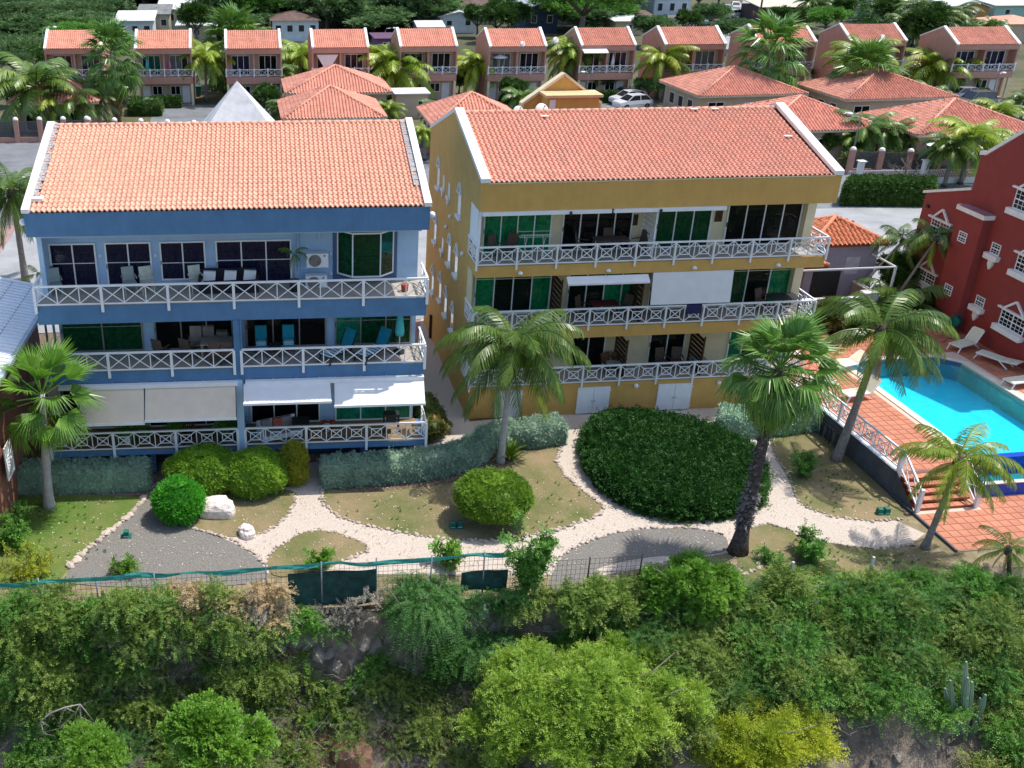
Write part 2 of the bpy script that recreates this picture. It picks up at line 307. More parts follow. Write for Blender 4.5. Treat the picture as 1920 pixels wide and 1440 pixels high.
lawng = mat('green_lawn', (.09, .17, .025), .95, .1, .4, col2=(.24, .22, .09), mix=.38, bump=.8, bscale=26)
rock = mat('dark_limestone', (.27, .215, .165), .95, .3, 1.3, col2=(.085, .072, .06), mix=.5, bump=1., bscale=9, stain=.4)
soil = mat('dry_soil', (.17, .125, .08), .95, .3, 1.2, col2=(.075, .06, .04), mix=.5, bump=.9, bscale=12)
stonem = mat('pale_coral_stone', (.60, .50, .42), .9, .15, 6, bump=.6, bscale=12, objr=.18); stonew = mat('white_coral_rock', (.78, .68, .62), .9, .12, 3, bump=.8, bscale=5)
bark = mat('grey_palm_bark', (.27, .24, .22), .9, .2, 6, bump=.8, bscale=9); barkw = mat('pale_palm_bark', (.46, .43, .42), .9, .12, 5, bump=.5, bscale=9); barkd = mat('dark_rough_bark', (.10, .08, .072), .95, .35, 8, bump=1., bscale=12)
twigm = mat('grey_twig_bark', (.22, .19, .165), .9, .2, 6)
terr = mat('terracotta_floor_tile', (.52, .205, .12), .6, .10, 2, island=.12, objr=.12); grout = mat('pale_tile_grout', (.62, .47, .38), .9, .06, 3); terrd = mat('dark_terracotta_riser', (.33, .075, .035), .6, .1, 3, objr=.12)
poolt = mat('turquoise_pool_tile', (.10, .72, .88), .4, .06, 2); poolb = mat('deep_blue_tile', (.01, .07, .45), .35, .15, 8, island=.3); water = glassmat('pool_water', (.45, .92, .98), rough=.02, wave=5, ior=1.33)
# foliage
Lpalm = leaf('palm_green', (.03, .07, .010), (.085, .145, .02), (.24, .22, .045), .25, .38, .5)
Lpalmy = leaf('yellow_green_palm', (.06, .13, .010), (.21, .27, .025), (.45, .36, .03), .3, .4, .45)
Lfan = leaf('fan_palm_green', (.03, .085, .012), (.10, .20, .03), (.20, .27, .06), .25, .35, .5)
Ldead = leaf('dry_palm_leaf', (.16, .10, .05), (.28, .19, .10), (.36, .27, .16), .15, .8, .1)
Lscrub = leaf('olive_scrub_leaf', (.05, .10, .02), (.15, .215, .04), (.36, .36, .10), .3, .5, .3, .35)
Lgrey = leaf('grey_dry_shrub', (.13, .12, .10), (.24, .22, .18), (.34, .31, .25), .2, .8, .1)
Lscrubd = leaf('green_scrub_leaf', (.03, .095, .014), (.09, .21, .03), (.24, .34, .08), .3, .5, .3, .35)
Lbright = leaf('bright_green_leaf', (.05, .14, .012), (.12, .24, .025), (.22, .30, .05), .35, .5, .3)
Llime = leaf('lime_tree_leaf', (.09, .17, .018), (.19, .28, .035), (.30, .34, .06), .35, .5, .3)
Lyel = leaf('yellow_shrub_leaf', (.08, .14, .012), (.25, .29, .02), (.50, .44, .035), .35, .5, .3)
Lsage = leaf('sage_hedge_leaf', (.14, .21, .15), (.29, .40, .29), (.40, .49, .39), .2, .6, .3, 1.5)
Lball = leaf('clipped_shrub_leaf', (.05, .12, .010), (.14, .24, .018), (.25, .32, .035), .3, .5, .3, 1.)
Lballg = leaf('vivid_clipped_leaf', (.02, .12, .008), (.05, .24, .012), (.10, .33, .03), .3, .5, .3, 1.)
Lballo = leaf('golden_clipped_leaf', (.09, .13, .010), (.25, .24, .02), (.40, .33, .03), .3, .5, .3, 1.)
Lmound = leaf('deep_green_mound_leaf', (.010, .045, .008), (.028, .09, .014), (.055, .14, .028), .25, .6, .25, .8)
Lcroton = leaf('croton_leaf', (.03, .055, .012), (.08, .09, .02), (.35, .12, .03), .2, .5, .3)
Lforest = leaf('acacia_canopy_leaf', (.03, .07, .025), (.085, .15, .05), (.16, .21, .08), .3, .6, .2, .12)
Lforestb = leaf('bright_acacia_leaf', (.04, .10, .015), (.08, .19, .03), (.13, .24, .05), .3, .6, .2, .15)
Lhedge = leaf('dark_street_hedge_leaf', (.018, .05, .008), (.04, .09, .013), (.10, .12, .03), .2, .5, .3)
Ldry = leaf('dry_grass_blade', (.20, .15, .08), (.34, .26, .15), (.44, .35, .22), .3, .8, .1)
Lfeather = leaf('feathery_acacia_leaf', (.03, .09, .022), (.065, .16, .035), (.12, .23, .06), .3, .5, .3)

def terrain(x, y):
    """height of the ground: garden level, then rock wall and scrub slope towards the camera"""
    x = np.asarray(x, float); y = np.asarray(y, float)
    d = np.maximum(0, 26.95 + .12 * np.sin(x * 1.7) - y); s = np.clip((13 - x) / 6, 0, 1); s = s * s * (3 - 2 * s)
    bump = .25 * np.sin(x * 1.3 + y * .7) * np.sin(y * 1.1 - x * .4) + .12 * np.sin(x * 3.1 + 1) * np.sin(y * 2.7)
    steep = np.minimum(d / .7, 1) * 3.0 + .5 * d; soft = .72 * d
    return -(s * steep + (1 - s) * soft) + bump * np.clip(d / .8, 0, 1)
def gt(px, py):
    d = ray(px, py); t = 20.0
    while t < 400:
        p = CAM + d * t
        if p[2] <= terrain(p[0], p[1]): return p
        t += .1
    return onz(px, py, 0)

# ---------------------------------------------------------------- the ground
def sheet(name, pts, z, m, px=True, parent=None, kind='structure', th=None):
    P = [onz(a, b, z)[:2] for a, b in pts] if px else pts
    mb = MB(); A = sum(P[i][0] * P[(i + 1) % len(P)][1] - P[(i + 1) % len(P)][0] * P[i][1] for i in range(len(P)))
    if A < 0: P = P[::-1]
    if th: mb.prism(P, z - th, z)
    else: mb.face([(p[0], p[1], z) for p in P])
    return mobj(name, mb, m, parent, kind=kind)
def smooth_poly(pts, it=2):
    for _ in range(it):
        q = []
        for i in range(len(pts)):
            a, b = pts[i], pts[(i + 1) % len(pts)]; q += [(.75 * a[0] + .25 * b[0], .75 * a[1] + .25 * b[1]), (.25 * a[0] + .75 * b[0], .25 * a[1] + .75 * b[1])]
        pts = q
    return pts
farground = mat('far_dry_ground', (.14, .12, .07), .95, .2, .06, col2=(.035, .055, .02), mix=.5, bump=.3, bscale=2)
xs = np.concatenate([np.arange(-60, -12, 2.), np.arange(-12, 32, .25), np.arange(32, 90, 2.)]); ys = np.concatenate([np.arange(-40, 14, 2.), np.arange(14, 27.3, .2)])
XX, YY = np.meshgrid(xs, ys)
mobj('rocky_slope', grid('rocky_slope', XX, YY, terrain(XX, YY) + np.where(YY < 26.8, RNG.normal(0, .05, XX.shape), 0), rock), kind='structure')
mb = MB(); mb.face([(-60, 27.1, -.03), (90, 27.1, -.03), (90, 60, -.03), (-60, 60, -.03)]); mobj('garden_soil', mb, mulch, kind='structure')
mb = MB(); mb.face([(-1500, 60, -.03), (1500, 60, -.03), (2500, 3000, -.03), (-2500, 3000, -.03)]); mb.face([(-1500, -40, -28), (1500, -40, -28), (1500, -45, -28), (-1500, -45, -28)])
mobj('far_ground', mb, farground, kind='structure')
mb = MB(); mb.face([(-700, -400, -28.5), (700, -400, -28.5), (700, 5, -28.5), (-700, 5, -28.5)]); mobj('low_ground', mb, soil, kind='structure')
# gravel paths in the garden: one pale sheet, lawns and beds laid over it
sheet('gravel_path', [(290, 905), (270, 930), (420, 1010), (480, 1075), (1130, 1078), (1400, 1030), (1560, 1030), (1700, 1025), (1735, 1000), (1520, 905), (1440, 800), (1500, 745), (1060, 772), (880, 790), (860, 640), (795, 560), (780, 660), (820, 830), (560, 870)], .0, gravw)
L_A = [(-60, 925), (110, 928), (268, 927), (262, 945), (214, 987), (158, 1032), (122, 1070), (110, 1090), (-60, 1095)]
L_B = [(345, 915), (400, 910), (555, 915), (556, 940), (532, 975), (500, 996), (468, 1004), (430, 1006), (395, 1000), (362, 992), (348, 960)]
L_C = [(498, 1050), (520, 1025), (560, 1000), (595, 992), (640, 998), (697, 1022), (690, 1033), (640, 1052), (600, 1072), (510, 1085)]
L_D = [(602, 905), (603, 945), (640, 970), (690, 985), (760, 1000), (850, 1012), (930, 1013), (985, 1005), (1060, 988), (1115, 968), (1140, 952), (1100, 925), (1062, 893), (1045, 872), (1050, 845), (1060, 820), (960, 830), (900, 870), (700, 890)]
L_E = [(1440, 805), (1500, 790), (1560, 830), (1640, 900), (1712, 972), (1640, 977), (1560, 968), (1495, 945), (1482, 900), (1450, 850)]
L_F = [(1395, 990), (1440, 980), (1480, 992), (1500, 1006), (1560, 1018), (1640, 1028), (1700, 1022), (1740, 1030), (1785, 1062), (1800, 1110), (1380, 1110), (1385, 1030)]
for nm, P, m in (('lawn', L_A, lawng), ('lawn', L_B, lawn), ('lawn', L_C, lawn), ('lawn', L_D, lawn), ('lawn', L_E, lawn), ('lawn', L_F, lawn)):
    sheet(nm, smooth_poly(P, 2), .02, m)
G_A = [(272, 928), (262, 946), (216, 988), (160, 1033), (125, 1072), (120, 1100), (500, 1100), (497, 1058), (472, 1038), (430, 1012), (368, 994), (345, 960), (300, 905)]
G_B = [(1020, 1110), (1050, 1042), (1080, 1022), (1140, 1001), (1200, 991), (1300, 989), (1362, 1000), (1368, 1035), (1300, 1042), (1200, 1045), (1130, 1060), (1100, 1110)]
sheet('grey_gravel_bed', smooth_poly(G_A), .012, gravg); sheet('grey_gravel_bed', smooth_poly(G_B), .012, gravg)
sheet('gravel_strip', smooth_poly([(1105, 1068), (1180, 1050), (1250, 1040), (1290, 1048), (1230, 1056), (1150, 1072)]), .02, gravw)
sheet('mulch_bed', smooth_poly([(595, 880), (700, 872), (820, 860), (900, 820), (1040, 800), (1062, 828), (985, 850), (905, 895), (780, 915), (620, 925)]), .028, mulch)
# pavements and roads behind the apartment blocks
def wsheet(name, x0, x1, y0, y1, z, m): mb = MB(); mb.face([(x0, y0, z), (x1, y0, z), (x1, y1, z), (x0, y1, z)]); return mobj(name, mb, m, kind='structure')
wsheet('alley_paving', -9.2, 9.56, 35.0, 52, -.018, brick)
wsheet('dry_verge', -20, 33, 27.05, 30.6, -.012, mat('dry_verge_soil', (.34, .27, .18), .95, .2, 1.3, col2=(.15, .135, .06), mix=.5, bump=.8, bscale=20))
wsheet('parking_lot', -60, 90, 52, 98.6 if False else 71, .002, asph2)
wsheet('street', -80, 140, 71.0, 99.5, .008, asph)
wsheet('brick_pavement', -40, -16.2, 62, 72, .02, brick)
for (x0, x1, y0, y1) in ((-9.5, 3, 104.5, 116.2), (14, 44, 108.5, 116.6), (24, 60, 112.5, 116.8), (66, 130, 92, 111.5)): wsheet('parking_court', x0, x1, y0, y1, .018 + .004 * (x0 > 20), asph)
wsheet('street', -60, -22, 127, 131, .02, asph)
# garden soil strips with greenery behind the street fence
green_g = mat('green_yard', (.07, .095, .03), .95, .2, .5, col2=(.16, .125, .08), mix=.5, bump=.5)
wsheet('yard', -60, 130, 99.6, 126, .0, green_g); wsheet('yard', 30, 75, 81.6, 99.7, .014, green_g)
P = [onz(a, b, 0)[:2] for a, b in ((1372, 110), (1435, 0), (1395, -2), (1372, 40), (1330, 70), (1370, 112))]; mb = MB(); mb.face([(p[0], p[1], .03) for p in P][::-1]); mobj('street', mb, asph2, kind='structure')
# ---------------------------------------------------------------- building kit
def tileq(p, l):
    u = np.array([0, .14, .32, .5, .68, .84, 1.0]) * p; h = np.array([.0, .28, .42, .28, 0., -.06, 0.]) * p; Q = []
    for i in range(6):
        a, b = u[i], u[i + 1]; Q.append([(a, -.02, h[i] + .045), (b, -.02, h[i + 1] + .045), (b, l, h[i + 1] + .01), (a, l, h[i] + .01)])
        Q.append([(a, -.02, h[i] - .01), (b, -.02, h[i + 1] - .01), (b, -.02, h[i + 1] + .045), (a, -.02, h[i] + .045)])
    return np.array(Q)
def tiles(parent, O, U, S, nu, ns, p, l, m, keep=None, parts=0, name='roof_tiles', seed=0, onlydata=False):
    """rows of wavy clay tiles on a roof plane; the first `parts` are single objects, the rest one mesh"""
    r = np.random.default_rng(seed); O, U, S = (np.array(a, float) for a in (O, U, S)); U = nrm(U); S = nrm(S); N = nrm(np.cross(U, S)); q = tileq(p, l); out = []; k = 0
    me = None
    for j in range(ns):
        for i in range(nu):
            if keep and not keep((i + .5) * p, (j + .5) * l): continue
            o = O + U * (i * p) + S * (j * l) + N * (.01 + r.uniform(0, .008)); tw = r.normal(0, .012); U2 = nrm(U + S * tw); S2 = nrm(S - U * tw)
            if k < parts:
                if me is None: me = qmesh('tile', q, m)
                t = bpy.data.objects.new('tile', me); COL.objects.link(t); t.parent = parent
                M4 = Matrix(((U2[0], S2[0], N[0], o[0]), (U2[1], S2[1], N[1], o[1]), (U2[2], S2[2], N[2], o[2]), (0, 0, 0, 1)))
                t.location = M4.to_translation(); t.rotation_euler = M4.to_euler(); k += 1
            else: out.append(q @ np.stack([U2, S2, N]) + o)
    if onlydata: return np.concatenate(out)
    if out: mobj(name, qmesh(name, np.concatenate(out), m), None, parent, kind='stuff')
PANELS = {}
def panelmesh(w, h, kind):
    key = (round(w, 2), round(h, 2), kind)
    if key in PANELS: return PANELS[key]
    b = MB(); t = .032; b.bar((0, 0, 0), (w, 0, h), t, t, (0, 1, 0)); b.bar((0, .004, h), (w, .004, 0), t, t * .8, (0, 1, 0)); b.bar((0, .002, 0), (0, .002, h), t * 1.15, t * 1.1, (0, 1, 0))
    if kind == 'sq':
        x0, x1, z0, z1 = w * .25, w * .75, h * .25, h * .75
        for p, q in (((x0, -.003, z0), (x1, -.003, z0)), ((x0, -.003, z1), (x1, -.003, z1)), ((x0, -.001, z0), (x0, -.001, z1)), ((x1, -.001, z0), (x1, -.001, z1))): b.bar(p, q, t * .9, t * 1.2, (0, 1, 0))
    me = b.mesh('lattice_panel'); me.materials.append(white); PANELS[key] = me; return me
def railing(parent, p0, p1, z0, h, n, kind='sq', every=2, post=.07, drop=.12, ends=True):
    p0 = Vector(p0); p1 = Vector(p1); d = p1 - p0; Ln = d.length; an = math.atan2(d.y, d.x); w = Ln / n
    b = MB(); zb = .16; b.box(0, Ln, -.035, .035, h - .05, h + .02); b.box(0, Ln, -.02, .02, zb - .05, zb)
    r = mobj('railing', b, white, parent, (p0.x, p0.y, z0), (0, 0, an)); pm = panelmesh(w, h - .05 - zb, kind); key = ('post', round(h, 2), post, drop)
    if key not in PANELS: q = MB(); q.box(-post / 2, post / 2, -.05, .042, -drop, h - .052); me = q.mesh('post'); me.materials.append(white); PANELS[key] = me
    for i in range(n):
        o = bpy.data.objects.new('lattice_panel', pm); COL.objects.link(o); o.parent = r; o.location = (i * w, 0, zb)
    for i in range(0, n + 1, every):
        if not ends and i in (0, n): continue
        o = bpy.data.objects.new('post', PANELS[key]); COL.objects.link(o); o.parent = r; o.location = (i * w, 0, 0)
    return r
def wavy(x0, x1, z0, z1, y, amp=.03, wl=.16):
    b = MB(); n = max(2, int((x1 - x0) / wl * 4)); 
    for i in range(n):
        a = x0 + (x1 - x0) * i / n; c = x0 + (x1 - x0) * (i + 1) / n; ya = y + amp * math.sin(i * math.pi / 2); yc = y + amp * math.sin((i + 1) * math.pi / 2); b.face([(a, ya, z0), (c, yc, z0), (c, yc, z1), (a, ya, z1)])
    return b
def glazing(parent, x0, x1, z0, z1, y, n, cm=None, fr=None, gl=None, name='sliding_door', fw=.06, bar=None, cmats=None, handle=True, origin=None):
    """framed glass in the wall plane y, facing -y: frame mesh, each pane a sub-part, curtain behind"""
    fr = fr or white; gl = gl or pane; b = MB(); y0, y1 = y - .075, y - .003
    b.box(x0, x0 + fw, y0, y1, z0, z1); b.box(x1 - fw, x1, y0, y1, z0, z1); b.box(x0 + fw, x1 - fw, y0 + .002, y1, z1 - fw, z1); b.box(x0 + fw, x1 - fw, y0 + .002, y1, z0, z0 + fw)
    w = (x1 - x0 - fw) / n
    for i in range(1, n): xc = x0 + fw / 2 + i * w; b.box(xc - fw * .42, xc + fw * .42, y0 + .004, y1, z0 + fw, z1 - fw)
    if bar: b.box(x0 + fw, x1 - fw, y0 + .012, y1 - .01, z0 + (z1 - z0) * bar - .012, z0 + (z1 - z0) * bar + .012)
    f = mobj(name, b, fr, parent)
    for i in range(n):
        a = x0 + fw / 2 + i * w + fw * .4; c = a + w - fw * .8; pb = MB(); pb.face([(a, y0 + .03, z0 + fw), (c, y0 + .03, z0 + fw), (c, y0 + .03, z1 - fw), (a, y0 + .03, z1 - fw)]); mobj('pane', pb, gl, f)
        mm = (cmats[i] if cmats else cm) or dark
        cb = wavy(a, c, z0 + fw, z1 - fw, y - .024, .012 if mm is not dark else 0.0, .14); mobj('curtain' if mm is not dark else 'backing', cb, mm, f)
    if handle: hb = MB(); hb.box(x0 + .015, x0 + .04, y0 - .03, y0, z0 + (z1 - z0) * .42, z0 + (z1 - z0) * .52); mobj('handle', hb, darkm, f)
    return f

# ================================================================ YELLOW-OCHRE APARTMENT BLOCK
YX, YY0 = 9.56, 40.0
Y = empty('apartment_building', (YX, YY0, 0), 0, 'ochre four-level apartment building with red tiled roof and white lattice balconies', 'building')
W = 15.5; D = 11.8; VB = 1.75
def yl(px, py, v): P = ony(px, py, YY0 + v); return P[0] - YX, P[2]
def ys(px, py): P = onx(px, py, YX); return P[1] - YY0, P[2]
RZ0, RZ1, RV = 10.86, 12.5, 5.9
b = MB()
prof = [(0, .0), (D, .0), (D, 10.62), (RV, RZ1 + .12), (0, RZ0 + .06), (0, 9.66), (VB, 9.66), (VB, 1.55), (0, 1.55)]
b.prism(prof, 0, .25, 'x'); b.prism(prof, W - .25, W, 'x'); b.box(.25, W - .25, 0.0, .25, 9.66, RZ0 - .02); b.box(.25, W - .25, D - .25, D, 0, 10.5)
b.box(.25, W - .25, .02, .27, 0, 1.40)
mobj('wall', b, ochre, Y)
b = MB(); b.box(.25, W - .25, VB, VB + .2, 1.6, 9.64); mobj('wall', b, cream, Y, label='cream painted back wall of the balconies')
for z0, z1 in ((1.41, 1.60), (3.83, 4.38), (6.78, 7.31)):
    b = MB(); b.box(0.001 if z0 < 2 else -.004, W + .004, -.012, VB + .02, z0, z1 - .03); mobj('balcony_slab', b, ochre, Y); b = MB(); b.box(.02, W - .02, .02, VB - .002, z1 - .03, z1); mobj('balcony_floor', b, floorc, Y)
b = MB(); b.box(.25, W - .25, .25, VB, 9.60, 9.66); mobj('ceiling', b, cream, Y)
for z0, z1 in ((1.6, 3.83), (4.38, 6.78), (7.31, 9.6)):
    b = MB(); b.box(W - .42, W - .02, VB - .38, VB, z0, z1); mobj('column', b, cream, Y)
# side screens at the left end of each balcony
for z0, z1, m in ((8.1, 9.66, white), (5.1, 6.78, cream), (1.6, 3.83, cream)):
    b = MB(); b.box(.02, .08, .25 if z1 > 9 else .9, VB - .002, z0, z1); mobj('side_screen', b, m, Y)
b = MB(); b.box(.01, .09, .01, .09, 7.31, 9.66); mobj('corner_post', b, white, Y)
# roof
slope = math.atan2(RZ1 - RZ0, RV); sl_ = math.hypot(RZ1 - RZ0, RV); b = MB(); b.face([(.2, .05, RZ0 - .05), (W - .2, .05, RZ0 - .05), (W - .2, RV, RZ1 - .05), (.2, RV, RZ1 - .05)]); b.face([(.2, RV, RZ1 - .05), (W - .2, RV, RZ1 - .05), (W - .2, D, 10.55), (.2, D, 10.55)]); roof = mobj('roof', b, roofbase, Y)
pt = .213; tiles(Y, (.34, .0, RZ0), (1, 0, 0), (0, RV, RZ1 - RZ0), int((W - .68) / pt), 18, pt, sl_ / 18, tile_y, parts=290, seed=3)
b = MB()
for i in range(40):
    x = .3 + i * (W - .6) / 40; b.tube([(x, RV, RZ1 + .03), (x + (W - .6) / 40 * 1.03, RV, RZ1 + .05)], .11, 8)
mobj('ridge_tiles', b, tile_y, Y, kind='stuff')
for u0, u1 in ((-.03, .37), (W - .37, W + .03)):
    b = MB(); b.prism([(-.06, RZ0 + .02), (RV, RZ1 + .10), (D + .06, 10.60), (D + .06, 10.76), (RV, RZ1 + .28), (-.06, RZ0 + .20)], u0, u1, 'x'); mobj('coping', b, coping, Y)
b = MB(); b.box(.3, W - .3, -.03, .02, RZ0 - .03, RZ0 + .015); mobj('eave_trim', b, cream, Y)
b = MB(); b.box(5, W - .4, D - .2, D + .1, 10.9, 11.25); mobj('parapet', b, coping, Y)
for px, py in ((1300, 210), (1338, 212), (1475, 266), (1021, 220)):        # pale repair patches on the tiles
    for v in np.linspace(0.2, RV, 40):
        z = RZ0 + (RZ1 - RZ0) * v / RV; q = pxof((YX + 5, YY0 + v, z))
        if q[1] < py + 3: break
    u, _ = yl(px, py, v); b = MB(); b.prism([(u - .18, v - .13), (u + .1, v - .16), (u + .2, v), (u + .05, v + .15), (u - .15, v + .1)], z + .10, z + .14); mobj('mortar_patch', b, stonew, Y)
# railings
for z, n in ((7.31, 18), (4.38, 18), (1.60, 18)):
    railing(Y, (-.02, -.05), (W + .02, -.05), z - .07, .92, n); railing(Y, (.0, VB), (.0, -.05), z - .07, .92, 2, ends=False); railing(Y, (W, -.05), (W, VB), z - .07, .92, 2, ends=False)
VW = VB
def yg(pxa, pxb, pyt, zf, n, **k):
    x0, zt = yl(pxa, pyt, VW); x1, _ = yl(pxb, pyt, VW); return glazing(Y, x0, x1, zf, zf + 2.12, VW, n, **k)
yg(905, 1032, 440, 7.31, 4, cm=gcurt, gl=paneg, bar=.8); yg(1052, 1182, 440, 7.31, 4, cm=dark); yg(1228, 1330, 430, 7.31, 3, cm=gdark, gl=paneg); yg(1358, 1496, 430, 7.31, 4, cm=dark)
yg(888, 1030, 560, 4.38, 4, cmats=[gcurt, dark, dark, gcurt], gl=paneg, bar=.8); yg(1062, 1196, 560, 4.38, 4, cmats=[dark, dark, gcurt, gcurt], gl=paneg, bar=.85); yg(1215, 1330, 555, 4.38, 3, cm=dark); yg(1352, 1480, 545, 4.38, 3, cmats=[gdark, dark, gcurt], gl=paneg, bar=.8)
yg(900, 1000, 680, 1.6, 3, cm=gcurt, gl=paneg); yg(1068, 1131, 670, 1.6, 2, cm=dark); yg(1214, 1280, 660, 1.6, 2, cm=dark); yg(1362, 1440, 655, 1.6, 3, cmats=[gcurt, dark, dark], gl=paneg)
def louver(px, z0, h, m, n=7, v0=.25, tilt=.4):
    u, _ = yl(px, 450, VB * .6); f = MB(); f.box(u - .03, u + .03, v0, v0 + .06, z0, z0 + h); f.box(u - .03, u + .03, VB - .12, VB - .05, z0, z0 + h); f.box(u - .028, u + .028, v0 + .06, VB - .12, z0 + .02, z0 + .07); o = mobj('privacy_screen', f, m, Y)
    for i in range(n):
        z = z0 + .12 + i * (h - .2) / n; s = MB(); s.box(u - .022, u + .022, v0 + .06, VB - .12, z, z + (h / n) * .62); mobj('slat', s, m, o)
louver(1212, 7.31, 2.1, white, 9); louver(1052, 4.38, 2.1, wood, 8); louver(1205, 4.38, 2.1, wood, 8)
louver(1190, 1.6, 1.9, wood, 8); louver(1338, 1.6, 1.9, wood, 8)
# awning cassettes, blinds
def ybox(name, pxa, pxb, py0, py1, v, t, m, **k):
    x0, z1 = yl(pxa, py0, v); x1, z0 = yl(pxb, py1, v); b = MB(); b.box(x0, x1, v, v + t, min(z0, z1), max(z0, z1)); return mobj(name, b, m, Y, **k)
b = MB(); b.box(.1, 5.6, -.10, .02, 9.50, 9.655); mobj('blind_cassette', b, white, Y); b = MB(); b.box(5.7, 10.6, -.10, .02, 9.50, 9.655); mobj('blind_cassette', b, white, Y)
x0, _ = yl(1062, 520, 0); x1, _ = yl(1214, 520, 0); b = MB(); b.prism([(-.02, 6.72), (-.35, 6.50), (-.35, 6.42), (-.02, 6.62)], x0, x1, 'x'); mobj('awning', b, awnw, Y, label='short white awning half rolled out')
x0, zt = yl(1225, 515, 0); x1, zb = yl(1366, 565, 0); b = MB(); b.prism([(.05, 6.74), (-.10, zb + .02), (-.13, zb + .02), (-.0, 6.77)], x0, x1, 'x'); mobj('roller_blind', b, awnw, Y, label='white roller blind pulled down over the balcony')
for px, v in ((1069, 0.1), (1237, .1)):
    u, _ = yl(px, 397, 0); b = MB(); b.box(u - .05, u + .05, -.16, -.08, 9.46, 9.62); mobj('bracket', b, darkm, Y)
# small pictures on the wall, wall lamps
for px, py in ((1190, 412), (1348, 405)): ybox('wall_picture', px - 5, px + 5, py - 10, py + 10, VB - .04, .03, wood)
for px, py in ((975, 512), (1140, 507), (1301, 502), (1458, 497), (1192, 722), (1347, 716)):
    u, z = yl(px, py, -.02); b = MB(); b.ball((u, -.08, z), .11, 10, 6, half=py < 600); mobj('wall_lamp', b, white, Y)
for px, py in ((839, 425), (870, 475), (847, 405), (947, 595)):
    if px > 900: continue
    v, z = ys(px, py); b = MB(); b.ball((-.08, v, z), .10, 8, 6); mobj('wall_lamp', b, white, Y)
# basement hatches
for (a, c, t, bt) in ((1084, 1138, 724, 772), (1235, 1290, 718, 766), (930, 975, 730, 780)):
    x0, z1 = yl(a, t, .02); x1, z0 = yl(c, bt, .02); xm = (x0 + x1) / 2; z0 = .05; z1 = 1.37; b = MB(); b.box(x0, xm - .008, -.05, .018, z0, z1); b.box(xm + .008, x1, -.05, .018, z0, z1); d = mobj('hatch_door', b, white, Y)
    for s in (-1, 1): h = MB(); h.ball((xm + s * .06, -.07, .68), .03, 6, 4); mobj('handle', h, metal, d)
    for z in (.2, 1.2):
        for xx in (x0, x1): h = MB(); h.box(xx - .05, xx + .05, -.062, -.05, z - .02, z + .02); mobj('hinge', h, white, d)
# windows of the left gable wall
def tallwin(v, z, w=.62, h=1.02, ped=True, small=False):
    f = MB(); x0 = -.022; f.box(x0, -.002, v - w / 2, v - w / 2 + .05, z, z + h); f.box(x0, -.002, v + w / 2 - .05, v + w / 2, z, z + h); f.box(x0 + .002, -.002, v - w / 2 + .05, v + w / 2 - .05, z + h - .05, z + h); f.box(x0 + .002, -.002, v - w / 2 + .05, v + w / 2 - .05, z, z + .05); f.box(x0 + .006, -.002, v - .015, v + .015, z + .05, z + h - .05)
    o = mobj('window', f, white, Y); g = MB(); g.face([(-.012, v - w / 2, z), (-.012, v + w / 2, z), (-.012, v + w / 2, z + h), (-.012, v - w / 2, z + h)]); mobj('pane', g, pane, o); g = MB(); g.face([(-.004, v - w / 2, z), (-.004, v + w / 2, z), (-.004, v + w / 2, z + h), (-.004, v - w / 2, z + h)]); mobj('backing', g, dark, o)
    s = MB(); s.box(-.13, -.002, v - w / 2 - .1, v + w / 2 + .1, z - .13, z - .003); mobj('sill', s, white, o)
    if small: s = MB(); s.prism([(v - .11, z - .14), (v + .11, z - .14), (v + .11, z - .3), (v, z - .45), (v - .11, z - .3)], -.1, -.002, 'x'); mobj('bracket', s, white, o)
    if ped:
        s = MB(); zt = z + h + .02; s.box(-.1, -.002, v - w / 2 - .12, v + w / 2 + .12, zt, zt + .06); s.bar((-.05, v - w / 2, zt + .06), (-.05, v, zt + .5), .06, .09, (1, 0, 0)); s.bar((-.052, v + w / 2, zt + .06), (-.052, v, zt + .5), .06, .09, (1, 0, 0)); mobj('pediment', s, white, o)
for px, py, sm in ((822, 350, 0), (832, 353, 1), (842, 368, 1), (861, 404, 0), (816, 452, 0), (830, 468, 1), (842, 494, 0), (855, 515, 0), (811, 547, 0), (825, 562, 0), (835, 590, 0), (847, 620, 0)):
    v, z = ys(px, py)
    if 1.9 < v < 11.4: tallwin(v, z, .38 if sm else .62, .62 if sm else 1.0, not sm, bool(sm))
b = MB(); b.box(-.12, 0, 9.3, 9.5, 0, 1.3); mobj('meter_post', b, wood, Y)
# stair tower behind the ridge
T = empty('stair_tower', (0, 0, 0), 0, 'ochre gabled stair tower with flat canopy rising behind the ochre building roof', 'tower')
YT = 52.6; P = lambda px, py, yy=YT: (ony(px, py, yy)[0], ony(px, py, yy)[2])
prf = [P(979, 215), P(978, 194), P(1058, 140), P(1127, 192), P(1128, 215)]; prf = [(prf[0][0], 0)] + prf[1:4] + [(prf[4][0], 0)]
b = MB(); b.prism(prf, YT, YT + .3, 'y'); b.box(prf[0][0] + .1, prf[4][0] - .1, YT + .3, YT + 2.5, 0, prf[1][1] - 1.6); mobj('wall', b, ochre, T)
b = MB(); b.bar((prf[1][0], YT + .12, prf[1][1]), (prf[2][0], YT + .12, prf[2][1] + .06), .5, .12); b.bar((prf[2][0], YT + .12, prf[2][1] + .05), (prf[3][0], YT + .12, prf[3][1]), .5, .12); b.box(prf[0][0] - .1, prf[0][0] + .02, YT - .1, YT + .4, 10, prf[1][1]); mobj('coping', b, mat('cream_coping', (.74, .62, .42), .6, .05, 2), T)
